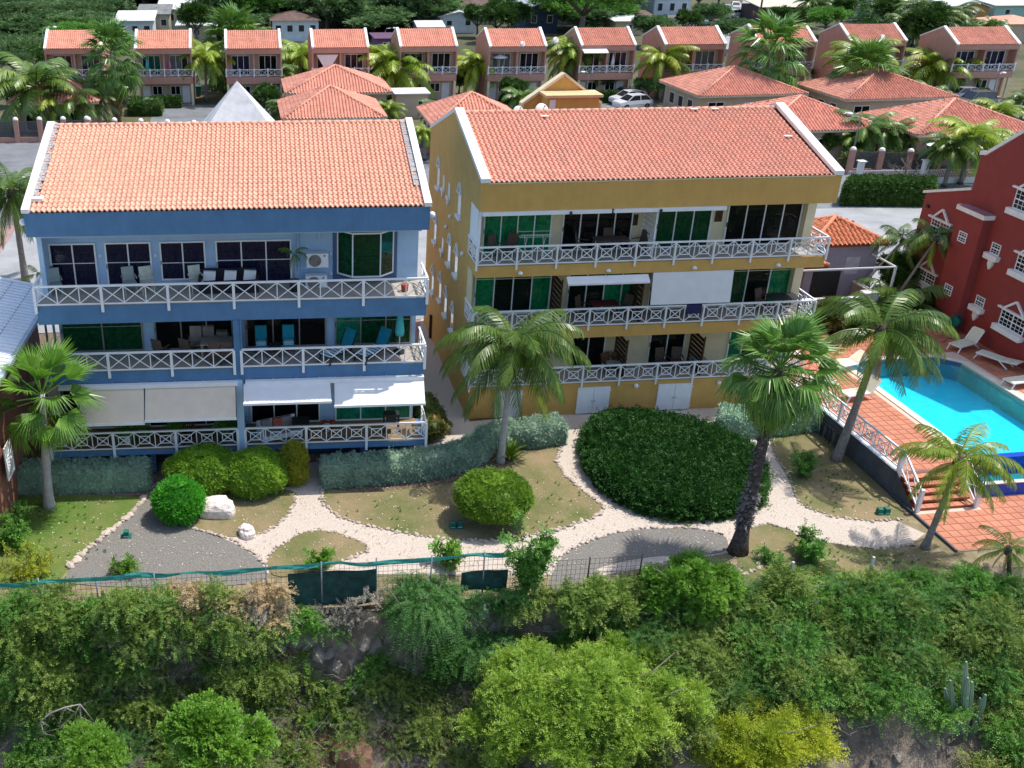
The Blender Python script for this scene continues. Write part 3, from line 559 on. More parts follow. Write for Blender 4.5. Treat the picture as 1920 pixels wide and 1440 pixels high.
bx0, bz = P(1027, 182, YT - 1.2); bx1, _ = P(1124, 182, YT - 1.2); b = MB(); b.box(bx0, bx1, YT - 1.2, YT - .002, 8, bz); mobj('canopy_block', b, ochre, T); b = MB(); b.box(bx0 - .15, bx1 + .12, YT - 1.45, YT - .004, bz, bz + .13); mobj('canopy', b, mat('peach_canopy', (.72, .47, .25), .7, .08, 2, stain=.15), T)
dx, dz = P(1030, 206, YT - 1.2); b = MB(); b.box(dx - .02, dx + .28, YT - 1.24, YT - 1.202, dz - .1, bz - .12); mobj('door', b, white, T)
def dish(px, py, yy, r, label, rx=1.2):
    c = ony(px, py, yy); b = MB(); b.ball((0, 0, 0), r, 14, 4, half=True, sz=.22); b.bar((0, 0, .1 * r), (0, r * .5, r * .8), .03, .03); b.ball((0, r * .5, r * .8), .06, 6, 4); b.bar((0, 0, 0), (0, -.05, -.7), .06, .06)
    mobj('satellite_dish', b, coping, None, c, (rx, 0, .3), label=label, cat='satellite dish')
dish(1016, 208, 47.8, .38, 'white satellite dish standing just behind the ochre building ridge'); dish(972, 209, 50.5, .3, 'smaller white dish beside the left foot of the stair tower')

# ================================================================ BLUE APARTMENT BLOCK
BR = math.radians(-1.64); BO = np.array([-7.93, 36.29]); B = empty('apartment_building', (BO[0], BO[1], 0), BR, 'blue three-storey apartment building with peach tiled roof, white railings and terrace awnings', 'building')
cB, sB = math.cos(BR), math.sin(BR); NB = np.array([-sB, cB])
def bl(px, py, v):
    d = ray(px, py); o = BO + NB * v; t = ((o - CAM[:2]) @ NB) / (d[:2] @ NB); P = CAM + d * t; q = P[:2] - BO; return q @ np.array([cB, sB]), P[2]
WB = 14.65; DB = 12; VBB = 1.9; E0, E1, EV = 11.17, 12.95, 6.1
b = MB(); b.box(0, WB, 0, .25, 10.27, E0 - .02); prof = [(.25, 10.27), (.25, E0), (EV, E1 + .05), (DB, 11.2), (DB, 10.27)]
b.prism(prof, 0, .25, 'x'); b.prism(prof, WB - .25, WB, 'x'); b.box(.25, WB - .25, DB - .25, DB, 0, 11.1); mobj('fascia_wall', b, bluew, B)
b = MB(); b.box(.3, WB - .12, VBB, VBB + .2, 1.37, 10.25); b.box(.3, .5, VBB + .2, DB - .3, 0, 10.25); b.box(WB - .35, WB - .12, VBB + .2, DB - .3, 0, 10.25); mobj('wall', b, lblue, B)
b = MB(); b.box(.25, WB - .25, .25, VBB, 10.15, 10.27); b.box(.12, .3, .9, VBB, 7.61, 10.15); mobj('ceiling', b, lblue, B)
for z0, z1, v0 in ((6.85, 7.61, 0), (4.36, 4.87, 0), (1.12, 1.38, 0)):
    b = MB(); e_ = .2 if z0 < 2 else 0; b.box(-e_, WB + e_, v0, VBB - .002, z0 + .001, z1 - .03); mobj('balcony_slab', b, bluew, B); b = MB(); b.box(.02, WB - .02, v0 + .02, VBB - .004, z1 - .03, z1); mobj('balcony_floor', b, deckw if z0 < 2 else floorc, B)
for x in (.3, 3.6, 7.25, 9.75, 12.2, 14.2): b = MB(); b.box(x, x + .22, .4, .62, 0, 1.12); mobj('deck_post', b, bluew, B)
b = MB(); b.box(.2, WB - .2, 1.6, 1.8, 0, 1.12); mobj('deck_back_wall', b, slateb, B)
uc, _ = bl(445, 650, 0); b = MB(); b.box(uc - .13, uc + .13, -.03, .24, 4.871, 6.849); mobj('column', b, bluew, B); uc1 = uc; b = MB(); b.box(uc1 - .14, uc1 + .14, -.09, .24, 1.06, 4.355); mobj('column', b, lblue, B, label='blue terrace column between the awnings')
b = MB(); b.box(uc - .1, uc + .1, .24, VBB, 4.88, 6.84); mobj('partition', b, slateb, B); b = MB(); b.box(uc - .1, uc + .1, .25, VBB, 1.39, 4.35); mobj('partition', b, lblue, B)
b = MB(); b.tube([(.16, 1.6, 10.2), (.16, 1.6, 1.5)], .05); b.tube([(uc + .16, -.06, 6.9), (uc + .16, -.06, 3.2)], .03, 6); mobj('downpipe', b, bluew, B)
for px, u in ((40, -.12), (806, WB + .12)):
    b = MB(); b.ball((u, .3, 10.75), .13, 8, 6); mobj('wall_lamp', b, white, B)
# roof
b = MB(); b.face([(.2, .05, E0 - .05), (WB - .2, .05, E0 - .05), (WB - .2, EV, E1 - .05), (.2, EV, E1 - .05)]); b.face([(.2, EV, E1 - .05), (WB - .2, EV, E1 - .05), (WB - .2, DB, 11.1), (.2, DB, 11.1)]); mobj('roof', b, roofbase, B)
pt = .184; sb_ = math.hypot(E1 - E0, EV); tiles(B, (.24, .0, E0), (1, 0, 0), (0, EV, E1 - E0), int((WB - .48) / pt), 22, pt, sb_ / 22, tile_o, parts=290, seed=5)
b = MB()
for i in range(42): x = .25 + i * (WB - .5) / 42; b.tube([(x, EV, E1 + .03), (x + (WB - .5) / 42 * 1.03, EV, E1 + .05)], .10, 8)
mobj('ridge_tiles', b, tile_o, B, kind='stuff')
for u0, u1 in ((-.05, .22), (WB - .22, WB + .05)):
    b = MB(); b.prism([(-.07, E0 + .0), (EV, E1 + .06), (DB + .06, 11.22), (DB + .06, 11.36), (EV, E1 + .22), (-.07, E0 + .15)], u0, u1, 'x'); mobj('coping', b, coping, B)
leadm = mat('torn_lead_flashing', (.09, .09, .10), .6, .3, 20, col2=(.62, .62, .62), mix=.5, bump=.6)
for u0, u1, a, c in ((.215, .42, .9, 5.95), (WB - .46, WB - .215, 1.2, 6.05)):
    b = MB(); r = random.Random(4)
    n = 26
    for i in range(n):
        v0 = a + (c - a) * i / n; v1 = a + (c - a) * (i + 1) / n; z = lambda v: E0 + (E1 - E0) * v / EV; du = r.uniform(-.06, .06)
        b.face([(u0, v0, z(v0) + .13), (u1 + du, v0, z(v0) + .11 + r.uniform(0, .03)), (u1 + du, v1, z(v1) + .10), (u0, v1, z(v1) + .13 + r.uniform(-.02, .02))])
    mobj('flashing', b, leadm, B)
b = MB(); b.box(.2, .62, .55, .95, E0 + .25, E0 + .36); mobj('coping_block', b, coping, B)
# F3 openings
def bg_(pxa, pxb, pyt, zf, zt, n, vv=VBB, **k):
    x0, _ = bl(pxa, pyt, vv); x1, _ = bl(pxb, pyt, vv); return glazing(B, x0, x1, zf, zt, vv, n, **k)
zt3 = bl(300, 452, VBB)[1]
bg_(90, 178, 455, 7.63, zt3, 2, cm=dcurt, bar=.55); bg_(195, 282, 455, 7.63, zt3, 2, cm=dcurt, bar=.55); bg_(298, 384, 452, 7.85, zt3, 2, cm=dcurt, bar=.45); bg_(403, 546, 448, 7.63, zt3, 3, cm=dcurt, bar=.55)
# slate recess with a bay window
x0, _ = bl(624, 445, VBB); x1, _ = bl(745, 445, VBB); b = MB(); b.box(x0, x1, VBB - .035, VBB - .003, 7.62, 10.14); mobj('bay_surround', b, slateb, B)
a0, z1 = bl(634, 452, 1.5); a1, z0 = bl(738, 524, 1.5); am0 = a0 + .55; am1 = a1 - .55; f = MB(); pts = [(a0, VBB - .04), (am0, 1.35), (am1, 1.35), (a1, VBB - .04)]; z0 = 8.0; z1 = 9.75
for p, q in zip(pts[:-1], pts[1:]):
    for z in (z0, z1): f.bar((*p, z), (*q, z), .06, .06)
for p in pts: f.bar((*p, z0 - .028), (*p, z1 + .028), .05, .05)
bay = mobj('bay_window', f, white, B)
for p, q in zip(pts[:-1], pts[1:]): g = MB(); g.face([(*p, z0), (*q, z0), (*q, z1), (*p, z1)]); mobj('pane', g, paneg, bay)
g = MB()
for i in range(24): z = z0 + .05 + i * .07; g.box(am0 + .05, am1 - .05, 1.42, 1.44, z, z + .045)
mobj('blind', g, gdark, bay); g = MB(); g.face([(a0, VBB - .05, z0), (a1, VBB - .05, z0), (a1, VBB - .05, z1), (a0, VBB - .05, z1)]); g.face([(p[0], p[1], z0 - .03) for p in pts]); mobj('backing', g, gdark, bay)
# wall pipes and air conditioners
b = MB(); u, _ = bl(559, 480, VBB); b.tube([(u, VBB - .06, 9.9), (u, VBB - .06, 8.1), (u + .5, VBB - .06, 8.1)], .045, 8); u2, _ = bl(598, 450, VBB); b.box(u2 - .05, u2 + .05, VBB - .08, VBB - .003, 9.4, 10.14); mobj('pipe', b, lblue, B)
def acunit(px, py):
    u, z = bl(px, py, 1.45); o = MB(); o.box(u - .42, u + .42, 1.3, 1.62, z - .28, z + .28); a = mobj('air_conditioner', o, white, B); g = MB(); 
    for k in range(5): 
        rr = .06 + k * .045; pts = [(u - .1 + rr * math.cos(t), 1.29, z + rr * math.sin(t)) for t in np.linspace(0, 2 * math.pi, 17)]; g.tube(pts, .008, 4, False)
    for k in range(8): t = k * math.pi / 4; g.bar((u - .1, 1.29, z), (u - .1 + .24 * math.cos(t), 1.29, z + .24 * math.sin(t)), .01, .01, (0, 1, 0))
    mobj('fan_grille', g, metal, a); g = MB(); g.prism([(u - .1 + .24 * math.cos(t), z + .24 * math.sin(t)) for t in np.linspace(0, 2 * math.pi, 18)[:-1]], 1.296, 1.2995, 'y'); mobj('fan_opening', g, mat('ac_dark', (.25, .22, .19), .7), a); g = MB(); g.box(u + .24, u + .3, 1.293, 1.2995, z + .16, z + .22); mobj('badge', g, darkm, a); g = MB(); g.box(u - .3, u - .25, 1.35, 1.6, z - .34, z - .281); g.box(u + .25, u + .3, 1.35, 1.6, z - .34, z - .281); mobj('foot', g, metal, a)
acunit(595, 486); acunit(593, 527)
b = MB()
for px, py in ((187, 479), (291, 478), (621, 475), (621, 512)): u, z = bl(px, py, VBB); b.box(u - .04, u + .04, VBB - .04, VBB - .003, z - .05, z + .05)
mobj('wall_switch', b, white, B)
# F2 openings
bg_(118, 270, 640, 4.89, 6.83, 2, cmats=[gdark, gdark], gl=paneg, bar=.55, fr=metal); bg_(292, 438, 640, 4.89, 6.83, 3, cm=dark, bar=.75, fr=metal); bg_(462, 612, 640, 4.89, 6.83, 3, cm=dark, bar=.75, fr=metal); bg_(628, 770, 640, 4.89, 6.83, 3, cmats=[tcurt, gdark, gdark], gl=paneg, bar=.55, fr=metal)
# F1 openings
bg_(118, 270, 790, 1.40, 4.1, 3, cm=dark); bg_(280, 440, 790, 1.40, 4.1, 3, cm=dark); bg_(470, 600, 770, 1.40, 4.1, 3, cm=dark); bg_(628, 770, 770, 1.40, 4.1, 3, cm=tcurt, gl=paneg)
# railings
railing(B, (0, -.05), (WB, -.05), 7.54, .86, 18, 'x', 3, .10, .2); railing(B, (0.0, VBB - .7), (0, -.05), 7.54, .86, 2, 'x', 2, .08, .1, ends=False); railing(B, (WB, -.05), (WB, VBB - .2), 7.54, .86, 2, 'x', 2, .08, .1, ends=False)
railing(B, (0.02, -.05), (uc - .14, -.05), 4.80, .86, 9, 'x', 3, .10, .2); railing(B, (uc + .14, -.05), (WB, -.05), 4.80, .86, 9, 'x', 3, .10, .2); railing(B, (WB, -.05), (WB, VBB - .2), 4.80, .86, 2, 'x', 2, .08, .1, ends=False); railing(B, (0, VBB - .7), (0, -.05), 4.8, .86, 2, 'x', 2, .08, .1, ends=False)
railing(B, (-.18, -.06), (uc1 - .15, -.06), 1.34, .88, 9, 'sq', 3, .10, .3); railing(B, (uc1 + .15, -.06), (WB + .18, -.06), 1.34, .88, 9, 'sq', 3, .10, .3); railing(B, (WB + .18, -.06), (WB + .18, VBB - .3), 1.34, .88, 2, 'sq', 2, .08, .1, ends=False); railing(B, (-.18, VBB - .3), (-.18, -.06), 1.34, .88, 2, 'sq', 2, .08, .1, ends=False)
# terrace awnings
AW = [(140, 271, 796, 723, awnb, 'beige awning leftmost under the blue balcony'), (272, 443, 788, 722, awnb, 'beige awning beside the central blue column'), (457, 621, 753, 727, awnw, 'white awning right of the central column'), (627, 796, 757, 723, awnw, 'white awning at the right end, fully out')]
for a, c, yb, yt, m, lab in AW:
    x0, zb = bl(a, yb, -1.0); x1, _ = bl(c, yb, -1.0); vv = -1.0 if m is awnb else -1.15
    if m is awnb: zb -= 0
    x0t, zt = bl((a if a > 141 else 160), yt, -.12); x1t, _ = bl(c - 2, yt, -.12); zt = 4.22
    f = MB(); n = 24
    for i in range(n):
        s0, s1 = i / n, (i + 1) / n; xa0, xa1 = x0t + (x1t - x0t) * s0, x0t + (x1t - x0t) * s1; xb0, xb1 = x0 + (x1 - x0) * s0, x0 + (x1 - x0) * s1; k0 = .012 * math.sin(s0 * 9); k1 = .012 * math.sin(s1 * 9)
        f.face([(xb0, vv, zb + k0), (xb1, vv, zb + k1), (xa1, -.12, zt), (xa0, -.12, zt)], True); f.face([(xb0, vv, zb - .02 + k0), (xa0, -.12, zt - .02), (xa1, -.12, zt - .02), (xb1, vv, zb - .02 + k1)])
    aw = mobj('awning', f, m, B, label=lab); f = MB(); f.bar((x0 - .02, vv - .02, zb - .03), (x1 + .02, vv - .02, zb - .03), .06, .09); mobj('front_bar', f, white, aw); f = MB(); f.bar((x0 + .1, -.1, zt - .12), (x0 + .12, vv, zb - .06), .03, .03); f.bar((x1 - .1, -.1, zt - .12), (x1 - .12, vv, zb - .06), .03, .03); mobj('folding_arm', f, metal, aw)
b = MB(); b.box(.45, uc - .05, -.22, -.001, 4.18, 4.34); b.box(uc + .25, WB - .02, -.22, -.001, 4.18, 4.34); mobj('awning_cassette', b, white, B)
# ================================================================ RED APARTMENT BLOCK
RX = 36.8; RO = np.array([RX, 45.9, 0.]); R_ = empty('apartment_building', RO, 0, 'brick red gabled building with white trimmed windows beside the pool', 'building')
def ry(px, py, X=RX): P = onx(px, py, X); return P[1] - RO[1], P[2]
b = MB(); prof = [(5.0, 0), (4.75, 6.9), (1.4, 7.95), (1.4, 9.72), (1.0, 9.82), (-2.3, 12.3), (-6.2, 9.6), (-6.2, 0)]
b.prism(prof, 0, .3, 'x'); b.box(.3, 12, 4.4, 4.7, 0, 6.6); b.box(.3, 12, -6.2, -5.9, 0, 9.4); mobj('wall', b, redw, R_)
b = MB(); b.prism([(1.4, 7.9), (1.4, 9.7), (-2.2, 7.9)], 2.2, 2.5, 'x'); b.box(2.2, 9, 1.1, 1.4, 7.0, 9.5); b.box(.3, 2.2, 1.12, 1.4, 7.8, 9.6); mobj('parapet_wall', b, coping, R_)
def cop(pts, u0, u1, t=.14):
    b = MB()
    for p, q in zip(pts[:-1], pts[1:]): b.prism([(p[0], p[1]), (q[0], q[1]), (q[0], q[1] + t), (p[0], p[1] + t)], u0, u1, 'x')
    return b
mobj('coping', cop([(4.95, 6.86), (1.4, 7.97)], -.08, .42), coping, R_); mobj('coping', cop([(1.45, 9.76), (1.0, 9.86), (-2.3, 12.34), (-6.3, 9.6)], -.08, .42, .2), coping, R_)
b = MB(); b.box(.42, 10, 3.2, 4.4, 6.3, 6.42); b.face([(.42, -6.1, 9.3), (12, -6.1, 9.3), (12, -2.3, 12.1), (.42, -2.3, 12.1)]); b.face([(.42, -2.3, 12.1), (12, -2.3, 12.1), (12, 1.1, 9.5), (.42, 1.1, 9.5)]); mobj('roof', b, tile_r, R_)
y1, z1 = ry(1845, 412, 36.3); y0, _ = ry(1797, 396, 36.3); b = MB(); b.box(-.5, -.003, y1, y0, 1.0, z1); mobj('bay', b, redw, R_); b = MB(); b.box(-.6, -.003, y1 - .1, y0 + .1, z1, z1 + .22); mobj('bay_cap', b, coping, R_); b = MB(); b.box(-.58, -.003, y1 - .08, y0 + .08, z1 + .221, z1 + .25); mobj('bay_roof', b, mat('mauve_roof', (.36, .16, .17), .8), R_)
pane_r = glassmat('dim_window_glass', (.5, .5, .5), ior=1.15)
def rwin(pTL, pBL, wd, ped=True, brk=False, X=0., nx=6, sill=True):
    ya, zt = ry(*pTL, RX + X); yb, zb = ry(*pBL, RX + X); ya = (ya + yb) / 2; y0 = ya - wd; y1 = ya; x = X; f = MB()
    f.box(x - .03, x - .002, y0, y0 + .05, zb, zt); f.box(x - .03, x - .002, y1 - .05, y1, zb, zt); f.box(x - .028, x - .002, y0 + .05, y1 - .05, zt - .05, zt); f.box(x - .028, x - .002, y0 + .05, y1 - .05, zb, zb + .05)
    zm = (zb + zt) / 2; f.box(x - .026, x - .002, y0 + .05, y1 - .05, zm - .03, zm + .03)
    if nx > 4: f.box(x - .027, x - .002, (y0 + y1) / 2 - .035, (y0 + y1) / 2 + .035, zb + .05, zt - .05)
    for i in range(1, nx): yy = y0 + (y1 - y0) * i / nx; f.box(x - .020, x - .008, yy - .011, yy + .011, zb + .05, zt - .05)
    for zz in (zb + (zm - zb) / 2, zm + (zt - zm) / 2): f.box(x - .019, x - .008, y0 + .05, y1 - .05, zz - .011, zz + .011)
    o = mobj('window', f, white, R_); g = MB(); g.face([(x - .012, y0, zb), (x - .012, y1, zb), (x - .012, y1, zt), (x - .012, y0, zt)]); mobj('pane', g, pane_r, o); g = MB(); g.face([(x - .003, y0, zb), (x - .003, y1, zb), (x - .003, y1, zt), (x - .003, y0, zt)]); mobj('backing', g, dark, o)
    if sill or brk: s = MB(); s.box(x - .22, x - .002, y0 - .16, y1 + .16, zb - .2, zb - .003); s.box(x - .26, x - .002, y0 - .12, y1 + .12, zb - .27, zb - .2); mobj('sill', s, coping, o)
    if brk: s = MB(); yc = (y0 + y1) / 2; s.prism([(yc - .16, zb - .27), (yc + .16, zb - .27), (yc + .16, zb - .55), (yc, zb - .78), (yc - .16, zb - .55)], x - .12, x - .002, 'x'); mobj('bracket', s, coping, o)
    if ped:
        s = MB(); zz = zt + .02; s.box(x - .14, x - .002, y0 - .22, y1 + .22, zz, zz + .09); m = (y0 + y1) / 2; h = .62; s.bar((x - .06, y0 + .1 * wd, zz + .08), (x - .06, m, zz + h), .1, .1, (1, 0, 0)); s.bar((x - .062, y1 - .1 * wd, zz + .08), (x - .062, m, zz + h), .1, .1, (1, 0, 0)); mobj('pediment', s, coping, o)
rwin((1749, 407), (1742, 433), 1.5); rwin((1724, 500), (1718, 520), 1.5); rwin((1800, 431), (1795, 450), .62, False, X=-.5, nx=3, sill=False); rwin((1773, 529), (1769, 548), .62, False, X=-.5, nx=3, sill=False)
rwin((1861, 452), (1857, 473), .65, False, True, nx=3); rwin((1832, 551), (1828, 570), .65, False, True, nx=3); rwin((1880, 577), (1872, 606), 1.7); rwin((1910, 474), (1903, 505), 1.7); rwin((1910, 353), (1897, 388), 1.8)
v, z = ry(1741, 386); b = MB(); b.box(-.12, 0, v - .1, v + .1, z - .07, z + .07); mobj('wall_lamp', b, darkm, R_)

# ================================================================ POOL TERRACE
DZ = 1.0
pLF = onz(1764, 810, DZ)[:2]; pLB = onz(1590, 683, DZ)[:2]; pe2 = nrm(pLB - pLF); pe1 = np.array([pe2[1], -pe2[0]]); pO = onz(1828, 849, DZ)[:2]; pO = pLF + pe2 * ((pO - pLF) @ pe2)
def pf(a, b_): q = pO + pe1 * a + pe2 * b_; return float(q[0]), float(q[1])
def pinv(P): d = np.array(P[:2]) - pO; return d @ pe1, d @ pe2
WP = pinv(onz(1850, 709, DZ))[0]; LP = pinv(onz(1750, 669, DZ))[1]; aL = pinv(onz(1600, 813, DZ))[0]; aL = min(aL, -3.6)
FR = -.95; BK = pinv(onz(1740, 607, DZ))[1]; AR = 9.2
def pprism(name, a0, a1, b0, b1, z0, z1, m, kind='structure', parent=None, **k): mb = MB(); mb.prism([pf(a0, b0), pf(a1, b0), pf(a1, b1), pf(a0, b1)], z0, z1); return mobj(name, mb, m, parent, kind=kind, **k)
# deck body round the basin
deck = MB()
for a0, a1, b0, b1 in ((aL, 0, FR, BK), (WP, AR, -9, BK), (0, WP, LP, BK)): deck.prism([pf(a0, b0), pf(a1, b0), pf(a1, b1), pf(a0, b1)], -.02, DZ - .012)
deck = mobj('pool_deck', deck, grout, kind='structure')
lowt = MB(); lowt.prism([pf(aL - .12, -5.0), pf(AR, -5.0), pf(AR, FR), pf(aL - .12, FR)], -.3, .045); lowt = mobj('lower_terrace', lowt, grout, kind='structure')
ts = .40; me = MB(); me.box(0, ts - .03, 0, ts - .03, 0, .022); tme = me.mesh('floor_tile'); tme.materials.append(terr); rest = []; box = [q for q in np.array([[tme.vertices[i].co[:] for i in p.vertices] for p in tme.polygons])]
pang = math.atan2(pe1[1], pe1[0]); cand = []
for dk, zz, aa, bb in ((lowt, .045, np.arange(aL - .1, 7.5, ts), np.arange(-5.0 + .02, FR - ts, ts)), (deck, DZ - .012, np.arange(aL + .02, AR - ts, ts), np.arange(FR + .02, BK - ts, ts))):
    for i, a in enumerate(aa):
        for j, b_ in enumerate(bb):
            if dk is deck and (-.35 - ts < a < WP + .35 and -9 < b_ < LP + .35 - .0 and not (b_ > LP + .33)): continue
            if dk is lowt and a < aL + 2.5 and b_ > FR - 1.45 - ts: continue
            if dk is lowt and a > -.6 and b_ > FR - 1.15: continue
            P = (*pf(a + ts / 2, b_ + ts / 2), zz); q = pxof(P)
            
            cand.append((P[1], dk, zz, a, b_))
cand.sort(key=lambda c: c[0]); cnt = {}
restq = {}
for c in cand:
    dk = c[1]; k = cnt.get(dk.name, 0); x, y = pf(c[3], c[4])
    if k < (290 if dk is deck else 260):
        o = bpy.data.objects.new('floor_tile', tme); COL.objects.link(o); o.parent = dk; o.location = (x, y, c[2] + random.uniform(0, .003)); o.rotation_euler = (0, 0, pang); cnt[dk.name] = k + 1
    else:
        Rz = np.array(Matrix.Rotation(pang, 3, 'Z')); restq.setdefault(dk.name, []).append(np.array(box) @ Rz.T + [x, y, c[2]])
for dk in (deck, lowt):
    if dk.name in restq: mobj('floor_tiles', qmesh('floor_tiles', np.concatenate(restq[dk.name]), terr), None, dk, kind='stuff')
# coping, basin, water
copm = mat('cream_pool_coping', (.70, .64, .52), .7, .06, 4); pool = empty('swimming_pool', (pO[0], pO[1], 0), 0, 'turquoise swimming pool with cream coping and a blue overflow edge', 'pool')
def poolpart(name, mb, m, **k): return mobj(name, mb, m, pool, (-pO[0], -pO[1], 0), **k)
mb = MB(); ch = .8
outer = [pf(-.33, -.0), pf(-.33, LP + .33 - ch * .0), pf(WP - ch, LP + .33), pf(WP + .33, LP - ch), pf(WP + .33, -9)]; inner = [pf(0, 0), pf(0, LP), pf(WP - ch, LP), pf(WP, LP - ch), pf(WP, -9)]
for i in range(4): mb.prism([inner[i], inner[i + 1], outer[i + 1], outer[i]], DZ - .012, DZ + .035)
poolpart('coping', mb, copm); mb = MB(); mb.prism([pf(WP - ch, LP), pf(WP, LP - ch), pf(WP, LP)], DZ - 1.2, DZ - .014); poolpart('corner_infill', mb, grout)
mb = MB(); zb = .03
for i in range(4):
    p, q = inner[i], inner[i + 1]; mb.face([(*p, zb), (*q, zb), (*q, DZ - .25), (*p, DZ - .25)])
mb.face([(*pf(0, 0), zb), (*pf(WP + 3, 0), zb), (*pf(WP + 3, LP), zb), (*pf(0, LP), zb)]); poolpart('basin', mb, poolt)
mb = MB()
for i in range(4):
    p, q = inner[i], inner[i + 1]; mb.face([(*p, DZ - .25), (*q, DZ - .25), (*q, DZ - .013), (*p, DZ - .013)])
poolpart('waterline_tiles', mb, poolb); mb = MB(); mb.prism([pf(-.33, -.32), pf(9.5, -.32), pf(9.5, 0), pf(-.33, 0)], -.02, DZ - .10); poolpart('overflow_edge', mb, poolb)
mb = MB(); mb.face([(*pf(0.01, -.02), DZ - .09), (*pf(9.5, -.02), DZ - .09), (*pf(9.5, LP - ch), DZ - .09), (*pf(WP - .01, LP - ch), DZ - .09), (*pf(WP - ch, LP - .01), DZ - .09), (*pf(.01, LP - .01), DZ - .09)]); poolpart('water', mb, water)
mb = MB(); mb.prism([pf(-.55, -1.75), pf(9.5, -1.75), pf(9.5, -1.62), pf(-.55, -1.62)], .0, .62); mb.prism([pf(-.55, -1.62), pf(-.42, -1.62), pf(-.42, -.32), pf(-.55, -.32)], .0, .62); poolpart('catch_basin_wall', mb, poolb)
mb = MB(); mb.prism([pf(-.6, -1.80), pf(9.5, -1.80), pf(9.5, -1.60), pf(-.6, -1.60)], .621, .66); poolpart('basin_rim', mb, copm); mb = MB(); mb.face([(*pf(-.42, -1.62), .12), (*pf(9.5, -1.62), .12), (*pf(9.5, -.32), .12), (*pf(-.42, -.32), .12)]); poolpart('basin_floor', mb, mat('teal_basin_tile', (.02, .30, .34), .4, .08, 3)); mb = MB(); mb.face([(*pf(-.42, -1.62), .5), (*pf(9.5, -1.62), .5), (*pf(9.5, -.32), .5), (*pf(-.42, -.32), .5)]); poolpart('water', mb, water)
# steps and retaining wall
stp = empty('steps', (*pf(aL, FR - 1.4), 0), 0, 'red tiled steps between the lower terrace and the pool deck', 'steps'); sx, sy = pf(aL, FR - 1.4)
for i in range(5):
    b0 = FR - 1.4 + i * .28; z = (i + 1) * .167
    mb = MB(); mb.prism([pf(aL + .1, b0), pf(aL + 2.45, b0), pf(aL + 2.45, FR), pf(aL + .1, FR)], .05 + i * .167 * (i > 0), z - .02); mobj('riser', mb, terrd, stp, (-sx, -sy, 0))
    for k in range(6): a0 = aL + .1 + k * .3917; mb = MB(); mb.prism([pf(a0 + .01, b0 - .015), pf(a0 + .38, b0 - .015), pf(a0 + .38, b0 + .272), pf(a0 + .01, b0 + .272)], z - .019, z + .004); mobj('tread_tile', mb, terr, stp, (-sx, -sy, 0))
grw = mat('dark_grey_wall', (.095, .10, .115), .8, .15, 1.5, stain=.25)
mb = MB(); mb.prism([pf(aL - .12, FR - .0), pf(aL, FR - .0), pf(aL, 8.2), pf(aL - .12, 8.2)], 0, DZ + .03); P0, P1 = pf(aL - .1, FR - 1.4), pf(aL - .1, FR)
mb.face([(P0[0], P0[1], 0), (P1[0], P1[1], 0), (P1[0], P1[1], DZ + .03), (P0[0], P0[1], .12)]); wl = mobj('retaining_wall', mb, grw, label='dark grey retaining wall between the lawn and the pool deck', cat='wall')
mb = MB(); mb.prism([pf(aL - .16, FR), pf(aL + .06, FR), pf(aL + .06, 8.2), pf(aL - .16, 8.2)], DZ + .031, DZ + .07); mobj('wall_cap', mb, white, wl)
mb = MB(); mb.prism([pf(aL - .2, -5), pf(aL - .12, -5), pf(aL - .12, FR), pf(aL - .2, FR)], -.1, .09); mobj('edge_strip', mb, grw, wl)
rl = empty('deck_railing', (*pf(aL - .05, FR), DZ), 0, 'white lattice railing along the pool deck above the grey wall', 'railing'); railing(rl, (0, 0), tuple(np.array(pf(aL - .05, 7.4)) - np.array(pf(aL - .05, FR))), .07, .88, 10, 'sq', 5, .12, .1)
def sloperail(name, a, label):
    p, q = pf(a, FR - 1.45), pf(a, FR); r = empty(name, (p[0], p[1], 0), 0, label, 'railing'); d = np.array(q) - p; b = MB()
    b.bar((0, 0, .95), (d[0], d[1], DZ + .92), .07, .07); b.bar((0, 0, .2), (d[0], d[1], DZ + .2), .05, .05); mobj('rail', b, white, r); b = MB(); b.box(-.07, .07, -.07, .07, 0, 1.05); mobj('post', b, white, r); b = MB(); b.box(d[0] - .07, d[0] + .07, d[1] - .07, d[1] + .07, 0, DZ + 1.0); mobj('post', b, white, r)
    for k in range(2):
        a0, a1 = d * k / 2, d * (k + 1) / 2; zz = lambda s: DZ * s; b = MB(); b.bar((a0[0], a0[1], .22 + zz(k / 2)), (a1[0], a1[1], .92 + zz((k + 1) / 2)), .03, .03); b.bar((a0[0], a0[1], .92 + zz(k / 2)), (a1[0], a1[1], .22 + zz((k + 1) / 2)), .03, .025); mobj('lattice_panel', b, white, r)
sloperail('step_railing', aL + .03, 'white sloping railing at the left side of the red steps'); sloperail('step_railing', aL + 2.5, 'white sloping railing at the right side of the red steps')
rk = empty('metal_rack', (*pf(aL - .35, 2.2), 0), 0, 'low dark metal rack with upright bars against the grey wall', 'rack')
for s in (0., 1.75):
    p = np.array(pf(aL - .35, 2.2)); b = MB(); a = np.array(pf(aL - .35, 2.2 + s)) - p; c = np.array(pf(aL - .35, 3.8 + s)) - p; b.bar((*a, .75), (*c, .75), .04, .04); mobj('rail', b, darkm, rk)
    for i in range(8): q = a + (c - a) * i / 7; b = MB(); b.bar((*q, 0), (*q, .74), .03, .03); mobj('bar', b, metal if i % 3 == 0 else darkm, rk)
